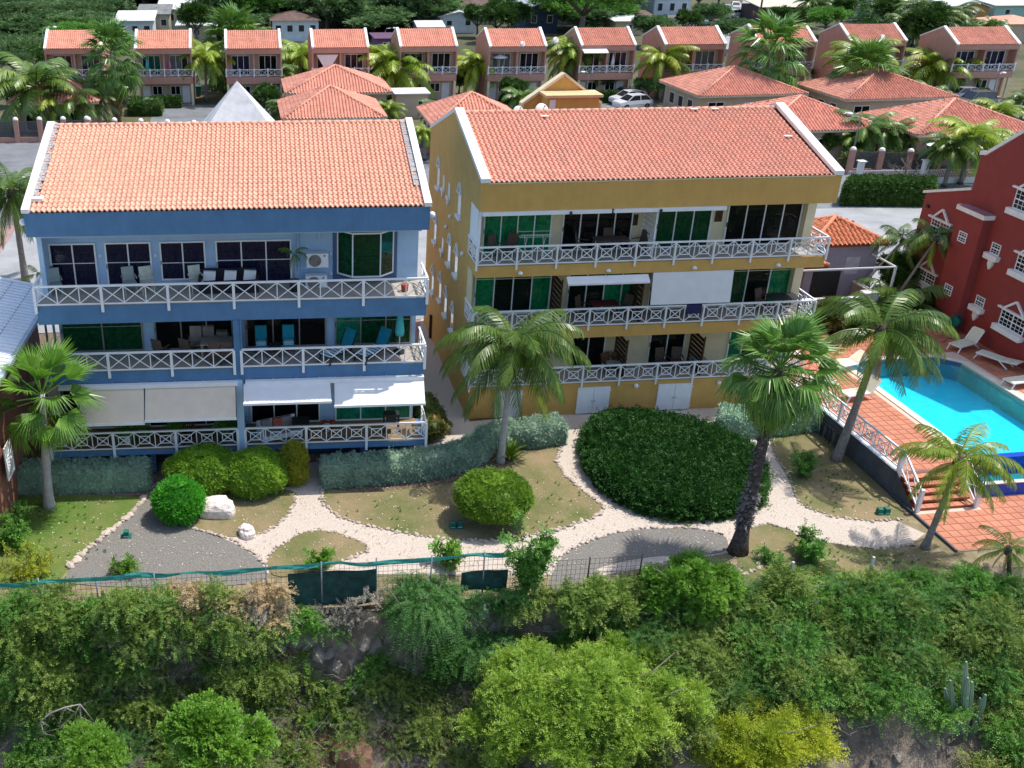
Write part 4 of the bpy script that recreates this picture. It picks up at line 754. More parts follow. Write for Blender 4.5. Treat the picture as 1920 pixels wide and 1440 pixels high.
# gardens behind the deck
orange_g = mat('rust_gravel', (.34, .14, .06), .9, .2, 10, bump=.5); P = [onz(a, b_, DZ + .01)[:2] for a, b_ in ((1680, 570), (1740, 590), (1772, 603), (1690, 606), (1560, 640), (1540, 600))]
mb = MB(); mb.face([(p[0], p[1], DZ + .01) for p in P][::-1]); mobj('rust_gravel_bed', mb, orange_g, kind='structure')
mb = MB(); mb.prism([pf(aL, BK), pf(AR, BK), pf(AR, BK + 5), pf(aL, BK + 5)], -.02, DZ - .02); mobj('planting_terrace', mb, mulch, kind='structure')

# ================================================================ GATEHOUSE / LAVENDER VILLA BETWEEN THE BLOCKS
G = empty('small_villa', (31.9, 50.2, 0), .02, 'lavender villa with orange hip roofs behind the ochre building', 'house')
b = MB(); b.box(-1.2, 2.9, .35, 3.6, 0, 4.15); b.box(-5.2, -1.21, .6, 3.6, 0, 3.1); mobj('wall', b, laven, G)
def hipfield(W_, D_, h, p, l, m, parent, name='roof_tiles', z=0, ov=.0, cache={}):
    """four-sided hip roof with tile rows on every face, centred on the apex"""
    key = (W_, D_, h, p, m.name)
    if key not in cache:
        out = []
        for (O, U, S, w, run) in (((-W_ / 2, -D_ / 2, 0), (1, 0, 0), (0, D_ / 2, h), W_, D_ / 2), ((-W_ / 2, D_ / 2, 0), (0, -1, 0), (W_ / 2, 0, h), D_, W_ / 2), ((W_ / 2, -D_ / 2, 0), (0, 1, 0), (-W_ / 2, 0, h), D_, W_ / 2), ((W_ / 2, D_ / 2, 0), (-1, 0, 0), (0, -D_ / 2, h), W_, D_ / 2)):
            L_ = math.hypot(run, h); nu = int(w / p); ns = int(L_ / l); out.append(tiles(None, O, U, S, nu, ns, w / nu, L_ / ns, m, keep=lambda u, s, w=w, L_=L_: min(u, w - u) / (w / 2) > s / L_ - .03, onlydata=True))
        cache[key] = qmesh('roof_tiles', np.concatenate(out), m)
    mobj(name, cache[key], None, parent, (0, 0, z), kind='stuff')
    b = MB(); 
    for x, y in ((-W_ / 2, -D_ / 2), (W_ / 2, -D_ / 2), (W_ / 2, D_ / 2), (-W_ / 2, D_ / 2)): b.tube([(x, y, .06), (0, 0, h + .08)], .11, 6)
    mobj('hip_cap', b, m, parent, (0, 0, z), kind='stuff'); b = MB(); b.face([(-W_ / 2, -D_ / 2, 0), (W_ / 2, -D_ / 2, 0), (0, 0, h)]); b.face([(W_ / 2, -D_ / 2, 0), (W_ / 2, D_ / 2, 0), (0, 0, h)]); b.face([(W_ / 2, D_ / 2, 0), (-W_ / 2, D_ / 2, 0), (0, 0, h)]); b.face([(-W_ / 2, D_ / 2, 0), (-W_ / 2, -D_ / 2, 0), (0, 0, h)]); b.box(-W_ / 2, W_ / 2, -D_ / 2, D_ / 2, -.12, -.01)
    return mobj('roof', b, roofbase, parent, (0, 0, z))
g2 = empty('roof_frame', (.9, 1.9, 4.2)); g2.parent = G; g2.name = 'hip_roof'; hipfield(4.6, 3.7, 1.0, .26, .34, tile_g, g2)
g3 = empty('hip_roof', (-3.0, 1.6, 3.15)); g3.parent = G; hipfield(5.4, 3.8, 1.0, .26, .34, tile_g, g3)
b = MB(); b.box(-6, 1.9, -2.2, -2.05, 0, 1.95); b.box(1.75, 1.9, -2.05, .3, 0, 1.95); mobj('terrace_wall', b, laven, G); b = MB(); b.box(-6, 2.0, -2.25, -2.0, 1.951, 2.02); b.box(1.7, 2.0, -2.0, .3, 1.951, 2.02); b.box(.8, 1.6, -2.4, -1.9, .1, 2.3); mobj('wall_cap', b, white, G)
b = MB(); b.box(-5.2, 2.6, -1.9, -1.84, 3.5, 3.58); b.box(2.52, 2.58, -1.9, .3, 3.5, 3.58); b.box(2.5, 2.6, -1.92, -1.82, 0, 3.49); mobj('pergola_frame', b, white, G); b = MB(); b.box(-.7, .9, .27, .348, .2, 2.6); mobj('window', b, darkm, G); b = MB(); b.box(1.1, 1.9, .31, .348, 2.4, 3.4); mobj('shutter', b, mat('pale_lilac', (.55, .52, .60), .7), G)
b = MB(); b.box(-1.7, -1.2, 1.2, 1.7, 4.2, 4.6); b.box(-1.75, -1.15, 1.15, 1.75, 4.6, 4.65); mobj('roof_vent', b, white, G)

# ================================================================ LEFT BUILDING (ribbed metal roof)
Lb = empty('corner_building', (-9.4, 36.0, 0), 0, 'brown walled building with ribbed white metal roof at the left edge', 'building')
b = MB(); b.prism([(.35, 5.2), (-.35, -6.5), (-.65, -6.5), (.05, 5.2)], 0, 5.75); b.prism([(.05, 5.2), (-9, 5.7), (-9, 5.4), (.05, 4.9)], 0, 5.75); mobj('wall', b, brownw, Lb)
def lroof(x, y): return 6.0 + max(0, -(x + .0)) * .22
b = MB(); A0, A1 = np.array([.85, 6.3]), np.array([.05, -7.]); n = 24
b.face([(.9, 6.4, 5.96), (-9, 7.2, 8.1), (-9.6, -7, 8.1), (.1, -7, 5.96)]); b.face([(.9, 6.4, 5.86), (.1, -7, 5.86), (-9.6, -7, 8.0), (-9, 7.2, 8.0)]); rf = mobj('roof', b, mat('metal_roof_sheet', (.86, .87, .88), .5, .03, 3, stain=.05), Lb)
for i in range(46):
    s = i / 45; p = np.array([.9, 6.4, 5.99]) * (1 - s) + np.array([.1, -7, 5.99]) * s; q = np.array([-9, 7.2, 8.13]) * (1 - s) + np.array([-9.6, -7, 8.13]) * s; b = MB(); b.bar(p, q, .05, .06); mobj('rib', b, mat('metal_roof_rib', (.78, .80, .82), .5, .05), rf)
for i in range(12):
    s = (i + 1) / 12; p = np.array([.9, 6.4, 5.975]) * (1 - s) + np.array([-9, 7.2, 8.115]) * s; q = np.array([.1, -7, 5.975]) * (1 - s) + np.array([-9.6, -7, 8.115]) * s; b = MB(); b.bar(p, q, .03, .02); mobj('seam', b, metal, rf)
b = MB(); b.bar((.98, 6.5, 5.9), (.18, -7, 5.9), .16, .16); mobj('gutter', b, mat('gutter_grey', (.45, .50, .56), .5), Lb); b = MB(); b.bar((.9, 6.45, 6.02), (-9, 7.25, 8.16), .14, .1); mobj('verge_trim', b, white, Lb)
wv = MB(); yb0 = -2.3; wv.box(0, .05, -.45, .45, -.0, .06); wv.box(0, .05, -.45, .45, 1.3, 1.36); wv.box(0, .052, -.45, -.39, .06, 1.3); wv.box(0, .052, .39, .45, .06, 1.3)
for i in range(-4, 9): wv.bar((.03, -.4, .06 + i * .14 + .1), (.03, .4, .06 + i * .14 + .62), .02, .02) if 0 <= i < 5 else None; 
wn = mobj('lattice_window', wv, white, Lb, (.16, -1.9, 1.7), (0, 0, -.06)); g = MB(); g.face([(.02, -.4, .05), (.02, .4, .05), (.02, .4, 1.3), (.02, -.4, 1.3)]); mobj('lattice_backing', g, mat('pale_lattice', (.6, .6, .6), .8), wn)
b = MB(); b.tube([(.3, 2.8, 0), (.3, 2.8, 5.7)], .06); mobj('downpipe', b, brownw, Lb)
# white pyramid roof behind the blue block
PY = empty('pyramid_tower', (-.2, 52.0, 0), 0, 'weathered white pyramid roof poking up behind the blue building', 'tower'); ax, ay, az = ony(445, 151, 52.)
b = MB(); hw = 3.2; 
for k in range(4):
    c = [(-hw, -hw), (hw, -hw), (hw, hw), (-hw, hw)]; p, q = c[k], c[(k + 1) % 4]; b.face([(*p, az - 4.0), (*q, az - 4.0), (0, 0, az)])
mobj('roof', b, mat('weathered_white_render', (.66, .66, .66), .8, .1, .8, col2=(.36, .37, .38), mix=.40, bump=.2, stain=.18), PY); b = MB(); b.box(-2.7, 2.7, -2.7, 2.7, 0, az - 4.0); mobj('wall', b, ochre, PY)

# ================================================================ ROW HOUSES (back row)
def rowhouse():
    w = 6.1; r = empty('row_house', (0, 0, 0)); h = MB(); h.prism([(1.15, 0), (7.0, 0), (7.0, 6.15), (3.1, 7.6), (0, 6.05), (0, 5.55), (.0, 2.35), (1.15, 2.35)], 0, .16, 'x'); h.prism([(1.15, 0), (7.0, 0), (7.0, 6.15), (3.1, 7.6), (0, 6.05), (0, 5.55), (.0, 2.35), (1.15, 2.35)], w - .16, w, 'x'); h.box(.16, w - .16, 0, .16, 5.5, 6.02); h.box(w / 2 - .1, w / 2 + .1, 0.17, 1.3, 3.1, 5.5); h.box(.16, w - .16, -.01, .15, 2.35, 3.08); h.box(.16, w - .16, .15, 1.3, 3.0, 3.06); mobj('wall', h, pinkw, r)
    h = MB(); h.box(.16, w - .16, 1.3, 1.5, 0, 5.6); h.box(.16, w - .16, .16, 1.3, 5.45, 5.5); mobj('wall', h, beigew, r)
    for x in (.02, w - .26): h = MB(); h.box(x, x + .24, .02, .26, 0, 2.34); mobj('column', h, cream, r)
    h = MB(); h.face([(.1, .03, 6.0), (w - .1, .03, 6.0), (w - .1, 3.1, 7.52), (.1, 3.1, 7.52)]); h.face([(.1, 3.1, 7.52), (w - .1, 3.1, 7.52), (w - .1, 7, 6.1), (.1, 7, 6.1)]); mobj('roof', h, roofbase, r)
    sl = math.hypot(3.1, 1.52); mobj('roof_tiles', qmesh('roof_tiles', tiles(None, (.22, -.02, 6.04), (1, 0, 0), (0, 3.1, 1.52), 26, 11, (w - .44) / 26, sl / 11, tile_r, onlydata=True), tile_r), None, r, kind='stuff')
    for x0 in (-.04, w - .24): h = MB(); h.prism([(-.05, 6.0), (3.1, 7.58), (7.05, 6.12), (7.05, 6.26), (3.1, 7.76), (-.05, 6.16)], x0, x0 + .28, 'x'); mobj('coping', h, coping, r)
    for x0 in (.16, w / 2 + .1):
        glazing(r, x0 + .45, x0 + 2.45, 3.1, 5.2, 1.3, 3, cm=dcurt, handle=False, fw=.07, gl=pane); 
    for x0, x1 in ((1.5, 2.6), (w - 2.6, w - 1.5)): glazing(r, x0, x1, .95, 1.95, 1.3, 2, cm=dark, handle=False, fw=.07)
    for x0 in (.45, w - 1.3): h = MB(); h.box(x0, x0 + .8, 1.22, 1.298, 0.02, 1.95); mobj('door', h, white, r)
    h = MB(); h.box(-.02, w + .02, -.06, .0, 3.83, 3.9); h.box(-.02, w + .02, -.05, -.01, 3.2, 3.25); rr = mobj('railing', h, white, r)
    pm = panelmesh(.75, .58, 'x')
    for i in range(8): o = bpy.data.objects.new('lattice_panel', pm); COL.objects.link(o); o.parent = rr; o.location = (.05 + i * .75, -.03, 3.25)
    for x in (.0, 1.5, w / 2, 4.55, w): h = MB(); h.box(x - .06, x + .06, -.08, .02, 3.1, 4.0); mobj('post', h, white, rr)
    h = MB(); h.box(.3, w - .3, -.25, 1.2, -.02, .12); mobj('porch', h, brick, r)
    return r
rowp = rowhouse(); ordn = ['first', 'second', 'third', 'fourth', 'fifth', 'sixth', 'seventh', 'eighth', 'ninth', 'tenth', 'last']
extra = ['behind a tall fan palm', 'with turquoise and pink parasols on its balcony', 'half hidden by the largest fan palm', 'with a white sail over its balcony', 'behind yellow-green coconut palms', 'with an open white parasol on its balcony', 'with a striped white awning', 'behind a single coconut palm', 'behind the tall fan palm by the hip roofs', 'with a dish on its roof', 'beside the parked grey car']
rowpos = []
for i, (a, c, y) in enumerate([(82, 190, 92), (252, 358, 92), (422, 528, 92), (585, 693, 90), (750, 860, 88), (918, 1028, 88), (1090, 1196, 86), (1247, 1366, 84), (1420, 1536, 80), (1595, 1706, 78), (1795, 1920, 84)]):
    P = onz(a, y, 6.02); Q = onz(c, y - (0 if i < 7 else 0), 6.02); s = (Q[0] - P[0]) / 6.1; lab = '%s pink row house from the left, %s' % (ordn[i], extra[i]) if i < 10 else 'pink row house at the right end of its row, beside the parked grey car'
    rowpos.append((P[0], P[1], s))
    sc = (s, 1, 1)
    if i == 0: rowp.location = (P[0], P[1], 0); rowp.scale = sc; prop(rowp, lab, 'house', 'pink row houses in the back row')
    else:
        c = copytree(rowp, (P[0], P[1], 0), .0, lab, sc); rq = random.Random(i * 7)
        for d_ in c.children:
            if d_.name.startswith('sliding_door') and len(d_.children) >= 6:
                cm_ = rq.choice([dcurt, dark, gcurt, tcurt, mat('white_curtain', (.5, .5, .5), .9), mat('wine_curtain', (.22, .04, .06), .9)])
                for g_ in d_.children:
                    if g_.name.startswith('curtain') and rq.random() < .75: g_.data = g_.data.copy(); g_.data.materials[0] = cm_

# ================================================================ BUNGALOWS with hip roofs
def bungalow(cx, cy, rz, W_, D_, label, ez=2.85, h=2.1):
    r = empty('bungalow', (cx, cy, 0), rz, label, 'house', 'hip roofed bungalows between street and back row'); w, d = W_ / 2 - .55, D_ / 2 - .55; b = MB(); b.box(-w, w, -d, d, 0, ez - .1); mobj('wall', b, beigew, r); hp = empty('hip_roof', (0, 0, ez)); hp.parent = r; hipfield(W_, D_, h, .3, .38, tile_r, hp)
    b = MB(); b.box(-W_ / 2 - .03, W_ / 2 + .03, -D_ / 2 - .03, -D_ / 2 + .0, ez - .16, ez + .02); b.box(-W_ / 2 - .03, -W_ / 2, -D_ / 2, D_ / 2, ez - .16, ez + .02); mobj('fascia', b, mat('cream_fascia', (.62, .54, .42), .7), r)
    for x0, x1, z0, z1 in ((-w + .8, -w + 2.6, .1, 2.2), (-.6, .6, .9, 2.1), (w - 2.8, w - 1.2, .9, 2.1)):
        glazing(r, x0, x1, z0, z1, -d, 2, cm=dark, handle=False, fw=.08)
    f = MB(); 
    for y0 in (-2.6, -.4, 1.7): 
        f = MB(); f.box(-w - .04, -w - .003, y0, y0 + 1.1, .9, 2.1); o = mobj('window', f, white, r); g = MB(); g.box(-w - .052, -w - .041, y0 + .08, y0 + 1.02, .98, 2.02); mobj('pane', g, darkm, o)
    return r
bungalow(51.9, 106.3, .05, 12, 9.6, 'hip roofed bungalow under the tall fan palm, behind the ochre roof'); bungalow(66.1, 103.2, .05, 12.4, 9.6, 'hip roofed bungalow left of the parked grey cars'); bungalow(63.5, 86.8, .02, 12.2, 9.2, 'hip roofed bungalow nearest the red building, with white parasol'); bungalow(50.3, 89.3, .02, 12, 9.4, 'hip roofed bungalow showing just above the right end of the ochre roof')
bungalow(20.9, 93.5, .0, 8.6, 8.4, 'hip roofed bungalow between the blue and ochre buildings'); bungalow(8.3, 97.8, 0, 9.6, 9.0, 'front one of two hip roofs right of the white pyramid'); bungalow(9.9, 110.2, 0, 11, 8.6, 'rear one of two hip roofs right of the white pyramid'); bungalow(-18.2, 107.5, 0, 8.6, 9, 'hip roofed bungalow behind coconut palms at the left')
# small flat box by the bungalows
u0 = onz(770, 222, 0); bx = empty('shed', (u0[0], u0[1], 0), 0, 'small beige flat roofed outbuilding between the hip roofs', 'shed'); b = MB(); b.box(-1.6, 1.8, 0, 3, 0, 2.5); mobj('wall', b, beigew, bx); b = MB(); b.box(-1.8, 2.0, -.2, 3.2, 2.5, 2.62); mobj('roof', b, coping, bx); b = MB(); b.box(.7, 1.3, -.04, -.003, 1, 1.9); w_ = mobj('window', b, white, bx); b = MB(); b.box(.78, 1.22, -.05, -.041, 1.08, 1.82); mobj('pane', b, darkm, w_)

# ================================================================ STREET WALL with pillars and mesh
wf = mat('fence_mesh_grey', (.10, .10, .115), .6, .2, 8)
def pierwall(x0, x1, y, n, label, h=2.0, yend=None):
    yend = y if yend is None else yend; e = empty('street_fence', (x0, y, 0), math.atan2(yend - y, x1 - x0), label, 'fence'); L_ = math.hypot(x1 - x0, yend - y); b = MB(); b.box(0, L_, -.1, .1, 0, .45); mobj('plinth', b, pinkw, e)
    for i in range(n + 1):
        x = L_ * i / n; b = MB(); b.box(x - .22, x + .22, -.22, .22, 0, h + .1); p = mobj('pillar', b, pinkw, e); b = MB(); b.ball((x, 0, h + .1), .26, 10, 5, half=True); mobj('pillar_cap', b, coping, p)
        if i < n:
            b = MB(); xa, xb = x + .22, x + L_ / n - .22; b.box(xa, xb, -.02, .02, h - .12, h - .06); b.box(xa, xb, -.02, .02, .5, .55); m_ = 26
            for k in range(m_): xx = xa + (xb - xa) * (k + .5) / m_; b.box(xx - .02, xx + .02, -.012, .012, .551, h - .121)
            mobj('fence_panel', b, wf, e)
pierwall(-32, -14.6, 99.0, 8, 'pink pillared street fence at the far left'); pierwall(-14.4, 45, 98.6, 24, 'pink pillared street fence seen between blue and ochre buildings', yend=84.6)
pl = [onz(1590, 325, 0), onz(1860, 334, 0)]; pierwall(pl[0][0], pl[1][0], pl[0][1], 5, 'pink pillared street fence with bougainvillea in front of the bungalows', 1.95, pl[1][1])
# low front wall with white posts near the hedge
e = empty('white_rail_fence', (49.0, 77.4, 0), -.03, 'white picket fence on a low wall with white lantern pillars along the street', 'fence'); b = MB(); b.box(0, 22, -.08, .08, 0, .5); mobj('low_wall', b, coping, e); b = MB(); b.box(0, 22, -.02, .02, 1.1, 1.15)
for k in range(150): b.box(k * .146, k * .146 + .025, -.015, .015, .501, 1.1)
mobj('pickets', b, white, e)
for x in (.9, 6.4, 11.5): b = MB(); b.box(x - .2, x + .2, -.2, .2, 0, 1.9); b.box(x - .3, x + .3, -.3, .3, 1.9, 1.98); mobj('pillar', b, coping, e)

# ================================================================ FAR HOUSES
FH = 0
def farhouse(px0, px1, pyb, h, wm, rm, kind, label, dep=8., ov=.4, rh=1.2, nw=3, rz=0.):
    A = onz(px0, pyb, 0); Bq = onz(px1, pyb, 0); w = Bq[0] - A[0]; r = empty('house', (A[0], A[1], 0), rz, label, 'house'); h *= .72; rh *= .6; b = MB(); b.box(0, w, 0, dep, 0, h)
    if kind == 'gable_x': b.prism([(0.002, h), (dep - .002, h), (dep / 2, h + rh)], 0.002, w - .002, 'x')
    if kind == 'gable_y': b.prism([(0.002, h), (w - .002, h), (w / 2, h + rh)], .002, dep - .002, 'y')
    mobj('wall', b, wm, r); b = MB(); t = .14
    if kind == 'flat': b.box(-ov, w + ov, -ov, dep + ov, h + .002, h + t)
    if kind == 'slant': b.prism([(-ov, h), (dep + ov, h + rh), (dep + ov, h + rh + t), (-ov, h + t)], -ov, w + ov, 'x')
    if kind == 'gable_x': b.prism([(-ov, h - .05), (dep / 2, h + rh + .02), (dep + ov, h - .05), (dep + ov, h + .1), (dep / 2, h + rh + .18), (-ov, h + .1)], -ov, w + ov, 'x')
    if kind == 'gable_y': b.prism([(-ov, h - .05), (w / 2, h + rh + .02), (w + ov, h - .05), (w + ov, h + .1), (w / 2, h + rh + .18), (-ov, h + .1)], -ov, dep + ov, 'y')
    if kind == 'hip':
        for k in range(4): c = [(-ov, -ov), (w + ov, -ov), (w + ov, dep + ov), (-ov, dep + ov)]; b.face([(*c[k], h), (*c[(k + 1) % 4], h), (w / 2, dep / 2, h + rh)])
        b.face([(-ov, -ov, h - .003), (-ov, dep + ov, h - .003), (w + ov, dep + ov, h - .003), (w + ov, -ov, h - .003)])
    mobj('roof', b, rm, r)
    for k in range(nw):
        x = w * (k + .5) / nw; f = MB(); f.box(x - .5, x + .5, -.06, -.003, h * .45, h * .8); o = mobj('window', f, white, r); g = MB(); g.box(x - .42, x + .42, -.075, -.061, h * .45 + .08, h * .8 - .08); mobj('pane', g, darkm, o)
    return r
wht = mat('far_white_wall', (.62, .68, .72), .8, .08, .8); wroof = mat('far_white_roof', (.62, .64, .64), .7, .08, .5, stain=.1); groof = mat('far_grey_roof', (.20, .20, .20), .8, .2, 1.); broof = mat('far_brown_roof', (.14, .09, .075), .85, .2, 1.); navy = mat('navy_house_wall', (.045, .07, .13), .8, .1); purp = mat('purple_wall', (.22, .10, .24), .8, .1); lilac = mat('lilac_far_wall', (.42, .38, .52), .8, .08); orangew = mat('orange_far_wall', (.42, .24, .09), .8, .1); yelw = mat('pale_yellow_wall', (.55, .50, .36), .8, .08); brk = mat('dark_brick_wall', (.10, .07, .07), .85, .2, 4)
farhouse(222, 288, 78, 4.2, wht, wroof, 'slant', 'pale blue-white house nearest the forest, flat pale roof, right of the first row house', 7); farhouse(262, 318, 66, 4.4, yelw, groof, 'slant', 'cream house with grey roof in the stepped white group', 8); farhouse(300, 345, 56, 4.5, wht, wroof, 'slant', 'white house with pale roof, middle of the stepped group', 8); farhouse(318, 372, 48, 4.6, wht, wroof, 'slant', 'topmost white house of the stepped group by the wood', 9); farhouse(335, 405, 80, 3.4, beigew, wroof, 'flat', 'low house with wide white flat roof behind the second row house', 8)
farhouse(512, 598, 78, 4.4, wht, broof, 'hip', 'white house with dark brown hip roof behind the third row house', 9, rh=1.8, nw=4); farhouse(698, 778, 28, 5.2, wht, wroof, 'gable_x', 'white house at the top edge left of centre', 9); farhouse(824, 895, 62, 3.6, wht, wroof, 'gable_y', 'low white house with white gable roof behind the fifth row house', 8, nw=2); farhouse(860, 935, 45, 4.2, yelw, broof, 'gable_x', 'cream house with long brown roof above the white gable house', 8, rh=1.6)
farhouse(984, 1045, 62, 5.0, navy, mat('far_sheet_roof', (.40, .43, .45), .5, .08), 'gable_y', 'navy blue house with pale metal gable roof', 10, rh=2.2, nw=2); farhouse(1223, 1292, 40, 5.6, wht, broof, 'hip', 'white house with brown hip roof near the car yard', 9, rh=2, nw=3); farhouse(1152, 1205, 66, 3.0, yelw, wroof, 'slant', 'shack with small white roof right of the big acacia', 6, rh=.6, nw=1); farhouse(1180, 1228, 60, 3.0, brk, broof, 'slant', 'dark shack with brown roof below the brown-roofed white house', 6, rh=1, nw=0)
farhouse(1423, 1530, 42, 3.6, brk, mat('far_cream_roof', (.55, .50, .40), .7, .08), 'slant', 'low dark house with cream sheet roof and white edge right of the street', 8, rh=1.4); farhouse(1534, 1572, 25, 3.8, brk, wroof, 'flat', 'dark fronted house with white roof at the top right of centre', 8, nw=1); farhouse(1590, 1628, 34, 4.6, lilac, wroof, 'gable_x', 'lilac house with white roof beside the tall fan palm', 8, nw=2); farhouse(1562, 1592, 28, 4.6, lilac, wroof, 'gable_x', 'narrow lilac house with pale roof', 8, nw=1)
farhouse(1795, 1850, 42, 3.6, orangew, wroof, 'gable_y', 'orange gabled house behind the last row house', 9, rh=1.6, nw=1); farhouse(1815, 1920, 22, 4.6, wht, wroof, 'gable_x', 'long grey-white house at the top right', 8, rh=1.2, nw=4); farhouse(1860, 1960, 40, 3.8, mat('mint_wall', (.35, .55, .50), .8, .08), wroof, 'slant', 'mint trimmed house with pale roof at the right edge', 7, nw=2); farhouse(1775, 1812, 14, 4.6, mat('sky_blue_wall', (.25, .50, .60), .8, .08), wroof, 'flat', 'sky blue house at the top edge far right', 7, nw=1)
farhouse(706, 742, 102, 3.0, purp, mat('purple_roof', (.12, .06, .11), .8), 'flat', 'small purple house between the fourth and fifth row houses', 6, nw=1); farhouse(1880, 1960, 80, 4, beigew, tile_r, 'hip', 'tile roofed house at the right edge behind the last row house', 8, rh=1.6, nw=1); farhouse(1455, 1500, -8, 4, yelw, groof, 'gable_x', 'grey roofed house at the top edge by the street', 8, nw=2); farhouse(1640, 1745, -12, 4.5, orangew, broof, 'gable_x', 'brown roofed house behind the dark palms at the top', 8, nw=3)
farhouse(785, 830, 78, 3.0, wht, wroof, 'gable_x', 'small white tent-roofed building behind the fifth row house', 6, rh=.9, nw=0)
# ================================================================ PALMS
def shared(name, quads, m): return qmesh(name, quads, m)
FR_ = {}
for key, m in (('g', Lpalm), ('y', Lpalmy)):
    FR_[key] = [shared('frond', frond(11, 2.6, 1.05, 1.7, 52, .74, .75, lw=.021), m), shared('frond', frond(12, 2.9, .65, 1.9, 54, .78, .95, lw=.021), m), shared('frond', frond(13, 2.9, .2, 1.6, 54, .80, 1.1, lw=.021), m), shared('frond', frond(14, 2.6, -.35, 1.0, 50, .76, 1.2, lw=.021), m)]
FDEAD = shared('dead_frond', frond(15, 2.2, -.7, .8, 30, .4, 1.), Ldead)
FAN = {'g': [shared('leaf', fanleaf(21, .95, .95, 34, 2.9, .6), Lfan), shared('leaf', fanleaf(22, 1.0, 1.0, 34, 2.7, 1.0), Lfan), shared('leaf', fanleaf(23, .9, .95, 32, 2.5, 1.4), Lfan)]}
FANB = [shared('leaf', fanleaf(24, .85, 1.1, 36, 2.1, .3, .6), Lbright), shared('leaf', fanleaf(25, .9, 1.15, 36, 1.9, .6, .6), Lfan), shared('leaf', fanleaf(26, .9, 1.15, 34, 2.0, .8, .6), Lbright)]
FANDEAD = shared('dead_leaf', fanleaf(27, .6, .9, 22, 1.0, 1.3), Ldead)
def trunkmesh(p0, p1, r0, r1, bend=.3, n=12, rough=0., seed=0):
    r = random.Random(seed); p0 = Vector([float(c) for c in p0]); p1 = Vector([float(c) for c in p1]); d = p1 - p0; pts = []; rad = []
    for i in range(n + 1):
        t = i / n; q = p0 + Vector((d.x * (t + bend * t * (t - 1)), d.y * (t + bend * t * (t - 1)), d.z * t)); pts.append(q); rr = r0 + (r1 - r0) * min(1, t * 1.1); rr *= 1 + (.55 * math.exp(-t * 14)); rad.append(rr * (1 + rough * r.uniform(-1, 1)))
    b = MB(); b.tube(pts, rad, 10); return b
def coco(base, top, label, r0=.16, nf=24, scale=1., kind='g', seed=1, barkm=None, lean=.35, cat='palm tree', group=None, dead=2, wind=None, nuts=False):
    r = random.Random(seed); e = empty('coconut_palm', base, 0, label, cat, group); t = np.array(top, float) - np.array(base, float)
    mobj('trunk', trunkmesh((0, 0, -.1), t, r0, r0 * .62, lean, 14, .05, seed), barkm or bark, e)
    for i in range(nf):
        a = i * 2.39996 + r.uniform(-.2, .2); lvl = min(3, int(4 * ((i + .5) / nf))); yaw = a
        if wind is not None: d = (math.cos(a) * (1 - .30) + wind[0] * .5, math.sin(a) * (1 - .30) + wind[1] * .5); yaw = math.atan2(d[1], d[0])
        o = bpy.data.objects.new('frond', FR_[kind if r.random() < .85 else ('y' if lvl > 1 else kind)][lvl]); COL.objects.link(o); o.parent = e; o.location = Vector(t.tolist()) + Vector((0, 0, .1 * (3 - lvl) * scale * .3)); o.rotation_euler = (r.uniform(-.25, .25), r.uniform(-.12, .12), yaw); k = scale * r.uniform(.85, 1.1); o.scale = (k, k, k)
    for i in range(dead): o = bpy.data.objects.new('dead_frond', FDEAD); COL.objects.link(o); o.parent = e; o.location = t.tolist(); o.rotation_euler = (0, r.uniform(.1, .5), r.uniform(0, 6.28)); o.scale = (scale * .8,) * 3
    b = MB(); b.ball((t[0], t[1], t[2] - .02), r0 * 1.5, 8, 6, sz=1.6); mobj('crown_heart', b, barkd, e)
    return e
def topof(base, px, py): return ony(px, py, base[1])
# --- the six palms of the garden
P = onz(938, 866); T_ = topof(P, 962, 655); coco(P, T_, 'coconut palm in the middle lawn in front of the ochre building', .15, 32, 1.2, 'g', 3, barkw, .15, wind=(.0, -.2), dead=1)
P = onz(1567, 862); T_ = topof(P, 1652, 625); coco(P, T_, 'leaning coconut palm beside the pool deck wall', .19, 30, 1.08, 'g', 5, bark, -.3, wind=(.6, .0), dead=3)
P = onz(1733, 1028); T_ = topof(P, 1797, 868); coco(P, T_, 'slender leaning coconut palm at the foot of the red steps', .13, 22, .84, 'y', 8, bark, -.2, wind=(.35, .1), dead=0)
def fanpalm(base, top, label, r0=.15, n=42, scale=1., leafset=None, seed=1, bm=None, skirt=10, droopy=1., group=None, bend=.0):
    r = random.Random(seed); e = empty('fan_palm', base, 0, label, 'palm tree', group); t = np.array(top, float) - np.array(base, float); leafset = leafset or FAN['g']
    mobj('trunk', trunkmesh((0, 0, -.1), t, r0 * 1.25, r0 * .8, bend, 14, .07, seed), bm or bark, e)
    for i in range(n):
        f = (i + .5) / n; a = i * 2.39996; pit = 1.25 - 2.1 * f * droopy; o = bpy.data.objects.new('leaf', leafset[min(2, int(f * 3))]); COL.objects.link(o); o.parent = e; o.location = (t[0], t[1], t[2] - .25 * f * scale); o.rotation_euler = Matrix(rotm(a, pit, r.uniform(-.4, .4)).tolist()).to_euler(); k = scale * r.uniform(.85, 1.1); o.scale = (k, k, k)
    for i in range(skirt): o = bpy.data.objects.new('dead_leaf', FANDEAD); COL.objects.link(o); o.parent = e; o.location = (t[0], t[1], t[2] - .35 * scale - .5 * scale * r.random()); o.rotation_euler = Matrix(rotm(i * 2.4, -1.25 + r.uniform(-.2, .2), 0).tolist()).to_euler(); o.scale = (scale * .8,) * 3
    return e
P = onz(1383, 1034); T_ = topof(P, 1462, 690); wp = fanpalm(P, T_, 'tall fan palm with rough dark trunk and ragged skirt right of the mound', .2, 50, 1.14, seed=2, droopy=1.2, bm=barkd, skirt=26, bend=-.1)
tt = np.array(T_) - np.array(P); b = []
r_ = np.random.default_rng(5)
